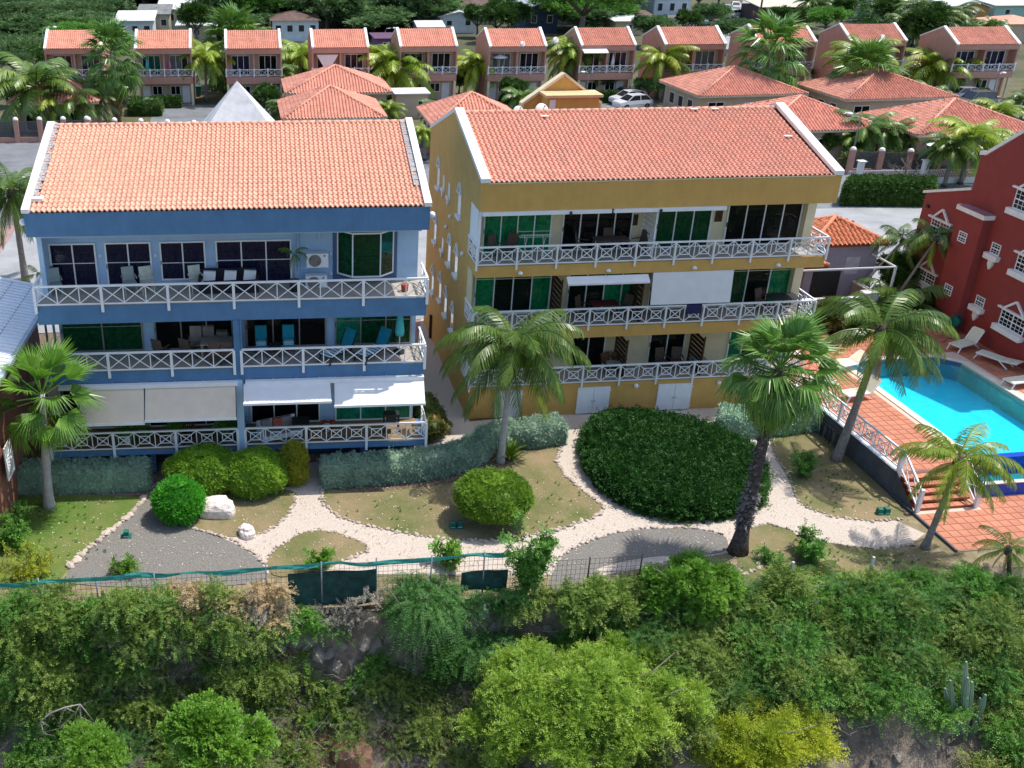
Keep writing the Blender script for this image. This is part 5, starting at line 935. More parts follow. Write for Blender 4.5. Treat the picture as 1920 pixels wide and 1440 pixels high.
for i in range(520):                     # old leaf bases on the rough trunk
    f = r_.uniform(.12, .80) if i > 260 else r_.uniform(.14, .34); c = tt * f; a = r_.uniform(0, 6.28); rad = .2 if f > .34 else .26; d = np.array([math.cos(a), math.sin(a), .25]); s = np.array([-math.sin(a), math.cos(a), 0]) * .06; o_ = c + d * rad * .7; q = o_ + d * r_.uniform(.06, .2) + [0, 0, r_.uniform(-.2, .15)]; b.append([o_ - s, q - s * .4, q + s * .4, o_ + s])
mobj('leaf_bases', qmesh('leaf_bases', b, Ldead if False else mat('grey_leaf_base', (.24, .21, .20), .9, .25, 9)), None, wp, kind='stuff')
P = onz(92, 950); T_ = topof(P, 78, 738); fanpalm(P, T_, 'fan palm with smooth pale trunk in front of the blue building', .155, 28, 1.2, FANB, 4, barkw, 5, droopy=1.2)
P = np.array([28.5, 48.5, 1.0]); coco(P, ony(1690, 575, 48.0), 'bushy dark palm behind the pool deck, left of the red building', .2, 26, 1.25, 'g', 21, bark, .1, dead=0)
P = np.array([36.0 - 2.6, 50.2, .9]); coco((P[0], 50.2, .9), ony(1692, 452, 50.2), 'slim palm left of two standing by the red building', .1, 16, .72, 'g', 22, barkw, .1, dead=0, wind=(.3, 0)); coco((34.6, 48.4, .9), ony(1756, 448, 48.4), 'slim palm right of two standing by the red building', .1, 16, .72, 'g', 23, bark, .1, dead=0, wind=(.4, 0))
P = ony(40, 470, 60); coco((P[0], 60, 0), (ony(20, 345, 60)[0], 60, ony(20, 365, 60)[2]), 'date palm with drooping grey-green fronds left of the blue building', .22, 34, 1.25, 'g', 31, bark, .1, dead=6); P = ony(72, 515, 45.5); coco((P[0], 45.5, 0), P, 'small palm at the left rear corner of the blue building', .07, 9, .36, 'y', 32, bark, .1, dead=0)
# --- palms of the streets and yards behind: one crown mesh per kind, copied
def crownmesh(seed, kind, n, sc=1.):
    r = random.Random(seed); out = []
    for i in range(n):
        a = i * 2.39996 + r.uniform(-.2, .2); f = (i + .5) / n; q = frond(seed * 7 + i % 5, 2.6, 1.15 - 1.5 * f, 1.5, 38, .66, .45 + .4 * f, lw=.034); out.append(q @ rotm(a, r.uniform(-.1, .1), r.uniform(-.3, .3)).T * sc * r.uniform(.85, 1.1))
    return np.concatenate(out)
CR = [qmesh('crown', crownmesh(1, 0, 30), Lpalm), qmesh('crown', crownmesh(2, 0, 30), Lpalmy), qmesh('crown', crownmesh(3, 0, 32), Lpalm), qmesh('crown', crownmesh(4, 0, 26), Lpalmy)]
def fancrown(seed, n):
    r = random.Random(seed); out = []
    for i in range(n): f = (i + .5) / n; out.append((fanleaf(seed + i % 4, .9, .9, 22, 2.9, .6 + .7 * f) @ rotm(i * 2.39996, 1.25 - 2.3 * f, r.uniform(-.4, .4)).T) * r.uniform(.85, 1.1) + [0, 0, -1.2 * f * f])
    return np.concatenate(out)
CF = qmesh('crown', fancrown(5, 50), Lfan); SK = qmesh('skirt', np.concatenate([(fanleaf(9, .5, .8, 12, 1., 1.2) @ rotm(i * 2.4, -1.3, 0).T) + [0, 0, -.5 - .05 * i] for i in range(24)]), Ldead)
TR_ = trunkmesh((0, 0, 0), (0, 0, 1), .02, .014, 0, 8).mesh('trunk'); TR_.materials.append(bark)
def bgpalm(px, py, pyb, rpx, kind, label):
    B_ = onz(px, pyb, 0); dist = B_[1]; top = ony(px, py, B_[1]); ppm = 1906 / np.linalg.norm(top - CAM); h = max(.8, top[2]); e = empty('palm', (B_[0], B_[1], 0), random.uniform(0, 6), label, 'palm tree')
    t = mobj('trunk', TR_, None, e, (0, 0, 0)); rr = .17 if kind != 'f' else .24; t.scale = (rr / .02, rr / .02, h); s = rpx / ppm / (1.85 if kind != 'f' else 1.3)
    o = mobj('crown', CF if kind == 'f' else CR[{'g': 0, 'y': 1, 'd': 2, 'l': 3}[kind]], None, e, (0, 0, h), scale=s)
    if kind == 'f': mobj('skirt', SK, None, e, (0, 0, h - .7 * s), scale=s)
    return e
for a in [(78, 165, 238, 84, 'g', 'coconut palm furthest left behind the street fence'), (150, 190, 240, 58, 'g', 'coconut palm in front of the left bungalow'), (112, 195, 240, 46, 'y', 'yellowish coconut palm between two green ones at the left bungalow'), (222, 95, 232, 44, 'f', 'tall fan palm between the first and second row houses'), (388, 108, 190, 46, 'y', 'yellow-green coconut palm in front of the second row house'), (443, 78, 165, 52, 'f', 'largest fan palm in front of the third row house'), (565, 105, 165, 44, 'y', 'coconut palm between the third and fourth row houses'),
          (525, 140, 190, 30, 'd', 'dark traveller palm left of the hip roofs'), (545, 205, 245, 38, 'g', 'coconut palm just above the blue roof ridge beside the pyramid'), (636, 207, 240, 24, 'y', 'small coconut palm tip over the middle of the blue ridge'), (728, 205, 245, 26, 'y', 'small coconut palm over the right end of the blue ridge'), (742, 130, 188, 62, 'y', 'broad yellow-green coconut palm before the fifth row house'), (722, 110, 185, 44, 'l', 'yellow-green coconut palm behind the broad one'), (832, 128, 178, 34, 'l', 'yellowish coconut palm hiding the right of the fifth row house'), (788, 122, 178, 34, 'y', 'coconut palm at the left of the fifth row house'), (893, 122, 182, 44, 'y', 'coconut palm left of the sixth row house'),
          (822, 208, 250, 34, 'g', 'coconut palm in the gap between blue and ochre roofs'), (795, 250, 300, 26, 'y', 'low coconut palm above the alley'), (1075, 112, 180, 46, 'd', 'bushy dark palm behind the stair tower'), (1062, 95, 182, 36, 'y', 'yellow-green palm behind the stair tower, left'), (1232, 112, 186, 44, 'y', 'single coconut palm before the eighth row house'), (1425, 92, 208, 50, 'f', 'tall fan palm above the right part of the ochre ridge'), (1598, 105, 190, 46, 'y', 'coconut palm behind the second fan palm on the right'), (1604, 138, 215, 46, 'f', 'fan palm in front of the tenth row house'),
          (1742, 128, 178, 46, 'y', 'yellow-green coconut palm left of the last row house'), (1782, 125, 176, 36, 'l', 'yellow coconut palm in front of the last row house'), (1525, 230, 285, 40, 'g', 'dark coconut palm at the right edge of the ochre roof'), (1612, 245, 300, 46, 'g', 'coconut palm beside the street lamp'), (1655, 250, 300, 40, 'g', 'coconut palm right of the street lamp'), (1715, 270, 305, 30, 'l', 'golden low palm by the street fence'), (1590, 262, 300, 34, 'd', 'dark low palm behind the street lamp'), (1800, 262, 345, 52, 'y', 'bright green palm leaning over the street by the red building'), (1770, 278, 350, 40, 'g', 'palm behind the picket fence, left of the red parapet'), (1738, 182, 205, 34, 'g', 'small palm between the two right hip roofs'), (1862, 212, 245, 34, 'y', 'palm clump above the red building parapet'), (1912, 190, 225, 26, 'g', 'palm at the right edge in the street'),
          (1515, 8, 52, 26, 'g', 'palm in front of the cream sheet roof'), (1634, 0, 40, 26, 'f', 'fan palm beside the lilac house'), (1735, 42, 92, 40, 'd', 'tall dark palm in the grove right of centre'), (1710, 20, 85, 32, 'd', 'second dark palm in the grove'), (1765, 30, 85, 34, 'd', 'third dark palm in the grove'), (1690, 45, 95, 30, 'g', 'lower palm at the left of the grove'), (1810, 52, 80, 20, 'g', 'small palm behind the last row house'), (1852, 50, 80, 22, 'g', 'small palm over the last row house roof'), (1330, 195, 215, 22, 'g', 'short palm above the ochre ridge by the parked cars'), (1375, 195, 218, 22, 'g', 'short palm left of the tall fan palm trunk'), (975, 185, 215, 30, 'd', 'dark palm left of the stair tower')]: bgpalm(*a)

# ================================================================ BROADLEAF CROWNS: far wood, yard trees
def canopy(seed, R=(5, 5, 1.5), nl=26, lr=.26, ns=2600, ll=.34, lw=.16, sl=.9, droop=.1, upb=.9, flat=.5, K=6): return lumps_crown(seed, R, nl, lr, ns, sl, K, ll, lw, droop, .0, upb, flat)
CAN = [qmesh('crown', canopy(41), Lforest), qmesh('crown', canopy(42, (4.4, 4.4, 1.9), 22, .3, 2400), Lforest), qmesh('crown', canopy(43, (5.4, 4.6, 1.3), 30, .24, 2800), Lforest), qmesh('crown', canopy(44, (5, 5, 1.7)), Lforestb), qmesh('crown', canopy(45, (3.2, 3.2, 2.2), 18, .36, 2000, flat=.8), Lhedge)]
b = MB(); b.tube([(0, 0, -.3), (.1, 0, 1.5), (.2, .1, 2.6)], [.3, .22, .16], 7)
for k in range(5): a = k * 1.26; b.tube([(.15, .05, 2.2), (1.4 * math.cos(a), 1.4 * math.sin(a), 3.3), (2.9 * math.cos(a + .2), 2.9 * math.sin(a + .2), 4.1)], [.15, .10, .05], 6)
ATR = b.mesh('trunk'); ATR.materials.append(twigm)
def acacia(x, y, s, k, label, group=None, zs=1.):
    e = empty('tree', (x, y, 0), random.uniform(0, 6.28), label, 'tree', group); e.scale = (s, s, s * zs); mobj('trunk', ATR, None, e); mobj('crown', CAN[k], None, e, (0, 0, 3.9)); return e
def forest_ok(px, py):
    if px < 190: return py < 96
    if px < 420: return py < 20
    if px < 480: return py < 70
    if px < 625: return py < 34
    if px < 690: return py < 74
    if px < 815: return 32 < py < 62 or (py < 6)
    if px < 1215: return (py < 8) or (1075 < px < 1140 and py < 60)
    return False
rr = random.Random(17); FL = ['flat crowned acacia in the wood above the first row house', 'flat crowned acacia in the wood around the stepped white houses', 'flat crowned acacia in the wood above the third and fourth row houses', 'flat crowned acacia in the wood at the top centre']
for row, py in enumerate([100, 84, 70, 58, 47, 37, 28, 19, 11, 4, -3, -10, -18, -26]):
    step = 50 if py > 40 else 46
    for px in range(-40, 1240, step):
        qx = px + rr.uniform(-14, 14) + (row % 2) * step / 2; qy = py + rr.uniform(-4, 4)
        if not forest_ok(qx, qy): continue
        Pn = onz(qx, qy, 0); bright = rr.random() < .12
        acacia(Pn[0], Pn[1], rr.uniform(1.1, 1.6) * (1 + (Pn[1] - 150) / 500), 3 if bright else rr.choice([0, 1, 2]), FL[0 if qx < 215 else (1 if qx < 470 else (2 if qx < 700 else 3))], 'trees of the far wood', rr.uniform(.42, .62))
ru = np.random.default_rng(31); uo = []
for k in range(230):
    qx, qy = (ru.uniform(-60, 205), ru.uniform(92, 106)) if k < 60 else (ru.uniform(-60, 1200), ru.uniform(-15, 100))
    if k >= 60 and not forest_ok(qx, qy - 4): continue
    Pn = onz(qx, qy, 0); uo.append(lumps_crown(int(ru.integers(1e6)), (3.2, 2.4, 1.6), 8, .45, 160, .8, 5, .34, .18, .1) + [Pn[0], Pn[1], .6])
mobj('wood_undergrowth', qmesh('wood_undergrowth', np.concatenate(uo), Lforest), None, kind='stuff')
for px, py, s, k, lab in [(1085, 84, 2.0, 3, 'large bright green umbrella tree behind the seventh row house'), (1040, 60, 1.0, 3, 'bright umbrella tree behind the navy house'), (960, 70, .9, 4, 'dark round tree beside the navy house'), (930, 80, 1., 4, 'dark bushy tree behind the sixth row house'), (895, 70, .8, 4, 'small dark tree by the low white gable house'), (765, 58, 1.3, 0, 'grey-green tree left of the low white gable house'), (815, 40, 1.2, 4, 'dark tree at the top above the fifth row house'), (500, 62, 1.2, 3, 'bright round tree left of the white hip roofed house'), (420, 62, 1.5, 1, 'pale green tree right of the stepped white houses'), (370, 84, 1.0, 4, 'dark tree behind the third row house'), (612, 66, 1.3, 0, 'tree right of the white hip roofed house'), (1305, 30, 1.2, 4, 'dark tree left of the street at the top'), (1345, 22, 1.0, 4, 'tree beside the car yard'), (1285, 72, .7, 4, 'shrubby tree behind the eighth row house'), (1330, 60, .8, 1, 'olive tree over the parked far cars'),
                           (1375, 96, .8, 0, 'scrub tree between the eighth and ninth row houses'), (1455, 62, .7, 4, 'round dark tree before the dark brick house'), (1490, 58, .6, 4, 'small round tree before the cream sheet roof'), (1545, 68, .8, 3, 'bright green tree between ninth and tenth row houses'), (1575, 50, .8, 4, 'dark tree below the lilac houses'), (1660, 72, 1.1, 4, 'dark tree left of the palm grove'), (1725, 98, 1.1, 4, 'dark tree under the palm grove'), (1690, 88, .9, 4, 'dark bush tree at the foot of the palm grove'), (1760, 70, .8, 0, 'grey-green tree in the palm grove'), (1220, 88, .8, 1, 'scrub tree right of the seventh row house'), (1170, 20, 1.4, 4, 'dark tree above the shacks'), (1130, 30, 1.3, 4, 'dark dense tree left of the brown roofed white house'), (985, 12, 1.3, 3, 'bright tree at the top above the navy house'),
                           (70, 140, .55, 4, 'dark shrub tree left of the first row house'), (30, 150, .6, 1, 'grey-green shrub tree at the left edge'), (15, 200, .6, 4, 'dark tree at the left edge by the street fence'), (230, 190, .45, 4, 'dark shrub behind the tall fan palm'), (940, 150, .5, 4, 'dark shrub at the sixth row house'), (960, 200, .5, 4, 'dark shrub left of the stair tower'), (1500, 160, .4, 4, 'low green shrub between two hip roofs'), (560, 160, .45, 4, 'green shrub behind the fourth row house'), (800, 180, .4, 4, 'shrub behind the small hip roof'), (1545, 300, .4, 4, 'dark shrub at the right corner of the ochre roof'), (1640, 290, .4, 4, 'dark shrub by the street lamp'), (1780, 300, .35, 4, 'green shrub behind the street fence on the right'), (690, 182, .5, 4, 'shrub right of the rear hip roof'), (860, 178, .45, 4, 'shrub left of the sixth row house'), (1130, 182, .45, 4, 'shrub below the seventh row house'), (1215, 190, .45, 1, 'shrub right of the seventh row house'), (1290, 182, .4, 4, 'shrub below the eighth row house'), (100, 178, .5, 4, 'dark shrub in front of the first row house'), (180, 185, .45, 1, 'shrub by the tall fan palm at the left'), (45, 225, .6, 4, 'dark shrub behind the street fence at the left'), (110, 232, .5, 4, 'shrub under the coconut palms at the left'), (500, 215, .5, 4, 'shrub right of the pyramid'), (575, 240, .45, 4, 'shrub below the front hip roof'), (700, 238, .45, 1, 'shrub right of the front hip roof'), (1600, 300, .45, 4, 'shrub left of the street lamp base'), (1560, 195, .4, 4, 'shrub between hip roofs on the right'), (1745, 215, .4, 1, 'shrub beside the right parking court')]:
    Pn = onz(px, py, 0); acacia(Pn[0], Pn[1], s, k, lab)

# ================================================================ HEDGES AND CLIPPED SHRUBS
def hedge(name, pts, z0, z1, m, label, cat='hedge', dens=420, ll=.055, lw=.035, px=True, group=None, seed=1, bev=.16, zz=0.):
    Pq = [onz(a, c, zz)[:2] for a, c in pts] if px else pts; c = np.mean(Pq, 0); Q = prism_quads(np.array(Pq) - c, z0, z1, bev); V = clipped(Q, dens, ll, lw, seed); return mobj(name, qmesh(name, V, m), None, None, (c[0], c[1], 0), label=label, cat=cat, group=group)
def strip(center, w):
    c = np.array([onz(a, b_, 0)[:2] for a, b_ in center]); d = np.gradient(c, axis=0); n = nrm(np.stack([-d[:, 1], d[:, 0]], -1)); return np.concatenate([c + n * w / 2, (c - n * w / 2)[::-1]])
ga = strip([(32, 915), (120, 913), (200, 911), (282, 909)], 1.15); hedge('hedge', ga, 0, 1.05, Lsage, 'long grey-green clipped hedge below the left end of the blue building', px=False)
gb = strip([(604, 906), (680, 900), (760, 894), (830, 884), (880, 868), (912, 845), (950, 832), (1000, 830), (1052, 822)], 1.1); hedge('hedge', gb, 0, 1.05, Lsage, 'curving grey-green hedge from the blue building to the ochre building', px=False, seed=2)
gc = strip([(1345, 802), (1400, 808), (1460, 804), (1520, 796)], 1.25); hedge('hedge', gc, 0, 1.0, Lsage, 'short grey-green hedge at the right foot of the ochre building', px=False, seed=3)
def ballbush(px, py, R, m, label, seed=1, zc=None, lump=.05, dens=460, sq=1., trunk=False):
    Pn = onz(px, py, 0); zc = R[2] * .92 if zc is None else zc; V = clipped(ball_quads((0, 0, zc), R, lump=lump, seed=seed), dens, .055, .035, seed, core=.08); e = empty('clipped_shrub', Pn, 0, label, 'shrub') if trunk else None
    if trunk:
        mobj('foliage', qmesh('foliage', V, m), None, e); b = MB()
        for k in range(5): b.tube([(0, 0, 0), (.3 * math.cos(k * 1.3), .3 * math.sin(k * 1.3), .7)], [.06, .04], 6)
        mobj('stem', b, twigm, e)
    else: mobj('clipped_shrub', qmesh('clipped_shrub', V, m), None, None, Pn, label=label, cat='shrub')
ballbush(338, 968, (.98, .98, .82), Lballg, 'vivid green drum-shaped shrub on the grey gravel', 3, .74, .03)
ballbush(385, 915, (1.55, 1.1, .92), Lball, 'wide yellow-green clipped shrub left of three below the blue building', 4); ballbush(480, 918, (1.3, 1.05, .9), Lball, 'rounded green clipped shrub, middle of three below the blue building', 5); ballbush(552, 905, (.55, .6, .98), Lballo, 'narrow golden clipped shrub, right of three below the blue building', 6)
ballbush(922, 975, (1.48, 1.4, .78), Lball, 'broad mushroom-shaped clipped shrub on the middle lawn', 7, 1.12, .02, trunk=True)
ellp = [(1087, 828), (1092, 800), (1115, 780), (1160, 772), (1230, 778), (1290, 790), (1350, 808), (1400, 832), (1435, 862), (1446, 900), (1438, 935), (1405, 955), (1340, 966), (1260, 966), (1200, 952), (1150, 928), (1110, 895), (1090, 860)]
Pm = np.array([onz(a, c, .35)[:2] for a, c in ellp]); cm_ = Pm.mean(0); Q = []
rings = [(1.0, 0.), (1.0, .45), (.95, .68), (.8, .80), (.55, .86), (.28, .9), (.02, .92)]
Pm = cm_ + (Pm - cm_) * .955
for (s0, z0), (s1, z1) in zip(rings[:-1], rings[1:]):
    for i in range(len(Pm)): j = (i + 1) % len(Pm); p, q = (Pm[i] - cm_), (Pm[j] - cm_); Q.append([(*(q * s0), z0), (*(p * s0), z0), (*(p * s1), z1), (*(q * s1), z1)])
Q = np.array(Q); 
if np.cross(Q[0, 1] - Q[0, 0], Q[0, 3] - Q[0, 0]) @ (Q[0, 0] * [1, 1, 0]) < 0: Q = Q[:, ::-1]
mobj('groundcover_mound', qmesh('groundcover_mound', clipped(Q, 260, .11, .07, 9, .1, .22, 4, .07), Lmound), None, None, (cm_[0], cm_[1], 0), label='large oval mound of dark green ground cover between the paths', cat='shrub bed')
hedge('hedge', [(1574, 386), (1745, 388), (1748, 372), (1580, 370)], 0, 1.9, Lhedge, 'long dark street hedge between the ochre and red buildings', dens=130, ll=.12, lw=.08, bev=.4)
for i, (px, x0, x1) in enumerate([(255, 30, 0)] * 0): pass
for k in (1, 5, 6, 7, 10, 2):
    X0, Y0, s = rowpos[k]; w = 3.3; x0 = X0 + 1.4; hedge('hedge', [(x0, Y0 - 1.5), (x0 + w, Y0 - 1.5), (x0 + w, Y0 - .5), (x0, Y0 - .5)], 0, 1.25, Lhedge, 'dark clipped hedge in front of the %s row house' % ordn[k], dens=60, ll=.14, lw=.1, px=False, bev=.2, seed=k)
hedge('hedge', [(242, 218), (303, 218), (306, 204), (244, 204)], 0, 1.3, Lhedge, 'clipped hedge around the planting island by the far parking', dens=60, ll=.14, lw=.1, bev=.2)
def shrubm(name, V, m, loc, label, cat='shrub', group=None, scale=None, rz=0., kind=None): return mobj(name, qmesh(name, V, m), None, None, loc, (0, 0, rz), scale, label=label, cat=cat, group=group, kind=kind)
# croton beds and shrubs beside the blocks
P = onz(812, 800, 0); shrubm('croton_shrub', np.concatenate([lumps_crown(61, (.75, 2.2, .8), 14, .4, 1500, .25, 6, .10, .06, .1), clipped(ball_quads((0, 0, .3), (.6, 1.9, .55)), 60, .1, .06)]), Lcroton, (P[0] - .25, P[1] + .2, .3), 'red-speckled croton bush against the right end of the blue building')
for px, py, yy, R, lab in ((1555, 592, 46.6, (1.3, 1.0, .95), 'orange tinted croton bush right of the ochre building'), (1612, 600, 46.8, (1.4, 1.1, 1.1), 'dark green bush behind the pool deck, left'), (1680, 600, 47.6, (1.5, 1.1, 1.2), 'dark green bush behind the pool deck, middle'), (1748, 575, 47.6, (1.0, .9, 1.3), 'dark croton bush against the red building'), (1690, 505, 50.5, (1.3, 1.2, 1.2), 'shrub with long leaves at the foot of the slim palms')):
    Pn = ony(px, py, yy); shrubm('bush', np.concatenate([lumps_crown(int(px), R, 16, .38, 1900, .28, 6, .11, .065, .1), clipped(ball_quads((0, 0, -.1), tuple(.8 * k for k in R)), 60, .1, .06)]), Lcroton if px in (1555, 1748) else Lhedge, (Pn[0], Pn[1], max(1.2, Pn[2])), lab)
P = onz(955, 862, 0); V = np.concatenate([np.array([[(0, -.03, .05), (.45, -.035, .35), (.45, .035, .35), (0, .03, .05)], [(.45, -.035, .35), (.85, 0, .35), (.85, 0, .35), (.45, .035, .35)]]) @ rotm(k * 2.4, .9 - .028 * k, 0).T for k in range(40)]); shrubm('agave', V, Lball, (P[0] + .05, P[1], .0), 'spiky yucca rosette beside the middle coconut palm', 'plant', scale=1.1)
# small garden plants: leafy stems
def leafy(px, py, h, w, n, label, m=Lbright, ll=.10, seed=1, stems=6, yy=None, z=0., K=7, sl=.3):
    Pn = onz(px, py, z) if yy is None else ony(px, py, yy); e = empty('leafy_plant', Pn, 0, label, 'plant'); r = np.random.default_rng(seed); b = MB(); out = []
    for k in range(stems):
        a = r.uniform(0, 6.28); t = np.array([w * math.cos(a) * r.uniform(.2, 1), w * math.sin(a) * r.uniform(.2, 1), h * r.uniform(.6, 1)]); b.tube([(0, 0, 0), t * [.35, .35, .55], t], [.025, .018, .008], 5); m_ = n // stems; f = r.uniform(.25, 1, (m_, 1)); Pp = t * f * np.array([1, 1, 1]); D = nrm(r.normal(0, 1, (m_, 3)) + [0, 0, .5]); out.append(sprays(Pp, D, sl * np.ones(m_), K, ll, ll * .5, .15, r))
    mobj('stem', b, twigm, e); mobj('foliage', qmesh('foliage', np.concatenate(out), m), None, e); return e
leafy(1508, 895, 1.0, .55, 170, 'leafy plant with dark rounded leaves on the right lawn', Lscrubd, .12, 3, 7)
leafy(595, 1068, .75, .5, 150, 'small bright leafy shrub on the little lawn by the fence', Lbright, .1, 4); leafy(232, 1078, .6, .6, 120, 'bright leafy shoots behind the net fence at the left', Lbright, .1, 6); leafy(60, 1072, .9, 1.3, 260, 'yellow-green shrub in the left lawn corner', Lyel, .09, 7, 12); leafy(20, 1030, 1.5, .8, 260, 'dark green shrub at the left edge under the brown wall', Lscrubd, .1, 8, 10); leafy(1508, 1045, 1.0, .9, 320, 'dark glossy shrub on the dry lawn above the right thicket', Lscrubd, .11, 9, 9); leafy(30, 985, .9, .5, 120, 'shrub against the brown wall, left of the lawn', Lscrubd, .1, 13, 7)
leafy(1445, 1060, .55, .6, 90, 'small green shrub on the dry lawn right of the fan palm', Lscrubd, .09, 10)
e = empty('low_palm', onz(1530, 1072, 0), 0, 'low spreading palm with dark fronds on the slope above the right thicket', 'palm')
for k in range(13): o = bpy.data.objects.new('frond', FR_['g'][1 + k % 2]); COL.objects.link(o); o.parent = e; o.rotation_euler = (0, 0, k * 2.4); o.scale = (.36,) * 3; o.location = (0, 0, .2)
P = ony(1888, 1110, 26.6); coco((P[0], 26.6, terrain(P[0], 26.6) * 1.), ony(1890, 1030, 26.6), 'small dry palm at the right edge below the terrace', .09, 12, .48, 'g', 77, barkd, .1, dead=5)
# ================================================================ SCRUB SLOPE
def march(px, py, back=0.): p = gt(px, py); return p
# large crowns one can tell apart: (px, py of centre, Y, radii, material, style, label)
def bigcrown(name, px, py, Yd, R, m, label, seed, nl=24, lr=.34, ns=5200, ll=.09, lw=.05, sl=.45, K=8, droop=.25, cat='tree', twigs=14):
    c = ony(px, py, Yd); base = np.array([c[0], c[1] - .3, float(terrain(c[0], c[1] - .3))]); e = empty(name, base, 0, label, cat); o = c - base; r = random.Random(seed)
    mobj('crown', qmesh('crown', lumps_crown(seed, R, nl, lr, ns, sl, K, ll, lw, droop), m), None, e, o); b = MB()
    for k in range(twigs):
        a = k * 2.4; d = Vector((R[0] * .8 * math.cos(a) * r.uniform(.4, 1), R[1] * .8 * math.sin(a) * r.uniform(.4, 1), R[2] * r.uniform(.1, .75))) + Vector(o.tolist()); m_ = Vector((o * .55).tolist()) + Vector((r.uniform(-.3, .3), r.uniform(-.3, .3), 0)); b.tube([(0, 0, -.2), m_, m_ * .5 + d * .5 + Vector((0, 0, .15)), d], [.09, .06, .035, .012], 5)
    mobj('branches', b, twigm, e); return e
bigcrown('lime_green_tree', 1095, 1325, 23.6, (4.5, 2.8, 2.7), Llime, 'big lime green tree filling the bottom centre', 101, 130, .13, 21000, .075, .042, .5, 8, .2, twigs=26)
bigcrown('yellow_flowering_shrub', 1415, 1385, 22.9, (2.9, 1.8, 1.9), Lyel, 'yellow-green leaved shrub at the bottom right of centre', 102, 80, .16, 11000, .065, .038, .5, 7, .15); bigcrown('green_shrub', 390, 1385, 23.2, (1.9, 1.3, 1.3), Lbright, 'vivid green round leaved shrub at the bottom left', 103, 26, .3, 4600, .10, .07, .3, 6, .1, cat='shrub'); bigcrown('green_shrub', 165, 1420, 23.0, (1.1, 1.0, .8), Lbright, 'low vivid green shrub at the bottom left corner', 104, 14, .35, 2200, .08, .04, .35, 7, .25, cat='shrub')
bigcrown('bright_green_bush', 1300, 1110, 26.3, (2.1, 1.2, 1.7), Lbright, 'bright green bush below the fan palm with rough trunk', 105, 30, .28, 6000, .075, .045, .35, 8, .2, cat='shrub'); bigcrown('olive_bush', 1130, 1135, 26.4, (1.7, 1.0, 1.1), Lscrub, 'olive yellow bush left of the bright green one', 106, 22, .3, 4000, .07, .04, .35, 8, .2, cat='shrub')
bigcrown('feathery_bush', 785, 1125, 26.7, (1.7, .9, .9), Lfeather, 'feathery acacia hanging over the fence above the rock wall', 107, 12, .3, 1500, .085, .024, 1.5, 26, .6, cat='shrub'); bigcrown('feathery_bush', 915, 1225, 26.0, (1.2, .8, .8), Lfeather, 'blue-green feathery bush hanging on the rock wall', 108, 10, .3, 900, .08, .022, 1.2, 22, .55, cat='shrub'); bigcrown('feathery_bush', 1880, 1405, 23.9, (1.6, 1.2, 1.0), Lfeather, 'feathery green bush behind the cactus at the bottom right', 109, 16, .34, 1400, .09, .026, .9, 16, .4, cat='shrub')
leafy(985, 1120, 3.0, 1.1, 620, 'tall upright leafy shrub growing through the fence near the middle', Lscrubd, .12, 31, 12, yy=27.0, z=0); leafy(838, 1062, 1.0, .75, 130, 'shrub with round bright leaves behind the green net', Lbright, .16, 32, 5)
# the thicket: one uncountable mass per tone, built from many sprays rooted on the slope
zones = []
def scatter(n, box, Yf, m, name, seed, ns=150, R=(.8, .6, .55), ll=.075, lw=.038, sl=.5, K=9, droop=.3, skip=None, lift=.2):
    r = np.random.default_rng(seed); out = []; k = 0
    while k < n:
        px = r.uniform(box[0], box[2]); py = r.uniform(box[1], box[3]); k += 1
        if skip and skip(px, py): continue
        p = gt(px, py + 25); s = r.uniform(.7, 1.35)
        if p[1] > 27.25: p = ony(px, py + 20, 27.0); p[2] = max(p[2], -.3)
        V = lumps_crown(int(r.integers(1e6)), tuple(c * s for c in R), 6, .5, int(ns * s), sl, K, ll, lw, droop); V = V + [p[0], p[1] - r.uniform(0, .5), p[2] + lift + r.uniform(-.2, .55)]; out.append(V)
    if out: mobj(name, qmesh(name, np.concatenate(out), m), None, kind='stuff')
def rockzone(px, py): return (550 < px < 860 and 1150 < py < 1275) or (310 < px < 420 and 1190 < py < 1260 and (px + py) % 3 > 1) or (1560 < px < 1800 and py > 1330) or (210 < px < 310 and py > 1330) or (1000 < px < 1120 and 1040 < py < 1120) or (1755 < px < 1860 and 1270 < py < 1420)
right_ok = lambda px, py: rockzone(px, py) or (px < 1180 and py < 1120) or (1360 < px < 1480 and py < 1085)
scatter(150, (1130, 1085, 1960, 1300), 0, Lscrub, 'scrub_thicket', 201, skip=right_ok); scatter(110, (1350, 1100, 1980, 1430), 0, Lscrubd, 'scrub_thicket', 202, skip=lambda a, b_: rockzone(a, b_) or (a < 1560 and b_ > 1290), R=(.8, .7, .5)); scatter(36, (1500, 1060, 1980, 1120), 0, Lscrubd, 'scrub_thicket', 203, R=(.6, .4, .3), lift=.0)
gapz = lambda a, b_: rockzone(a, b_) or (290 < a < 560 and 1165 < b_ < 1340 and int(a * 7 + b_ * 3) % 5 > 1)
scatter(130, (-60, 1120, 540, 1330), 0, Lscrub, 'scrub_thicket', 204, skip=gapz); scatter(70, (-60, 1125, 440, 1440), 0, Lscrubd, 'scrub_thicket', 205, skip=gapz); scatter(85, (300, 1262, 960, 1450), 0, Lscrub, 'scrub_thicket', 206, ns=120, R=(.7, .6, .45), skip=lambda a, b_: 580 < a < 750 and b_ > 1360); scatter(22, (540, 1180, 1000, 1330), 0, Lscrubd, 'scrub_thicket', 207, ns=60, R=(.35, .3, .4), ll=.07); scatter(30, (800, 1180, 1250, 1260), 0, Lscrubd, 'scrub_thicket', 212, ns=110, R=(.6, .4, .4))
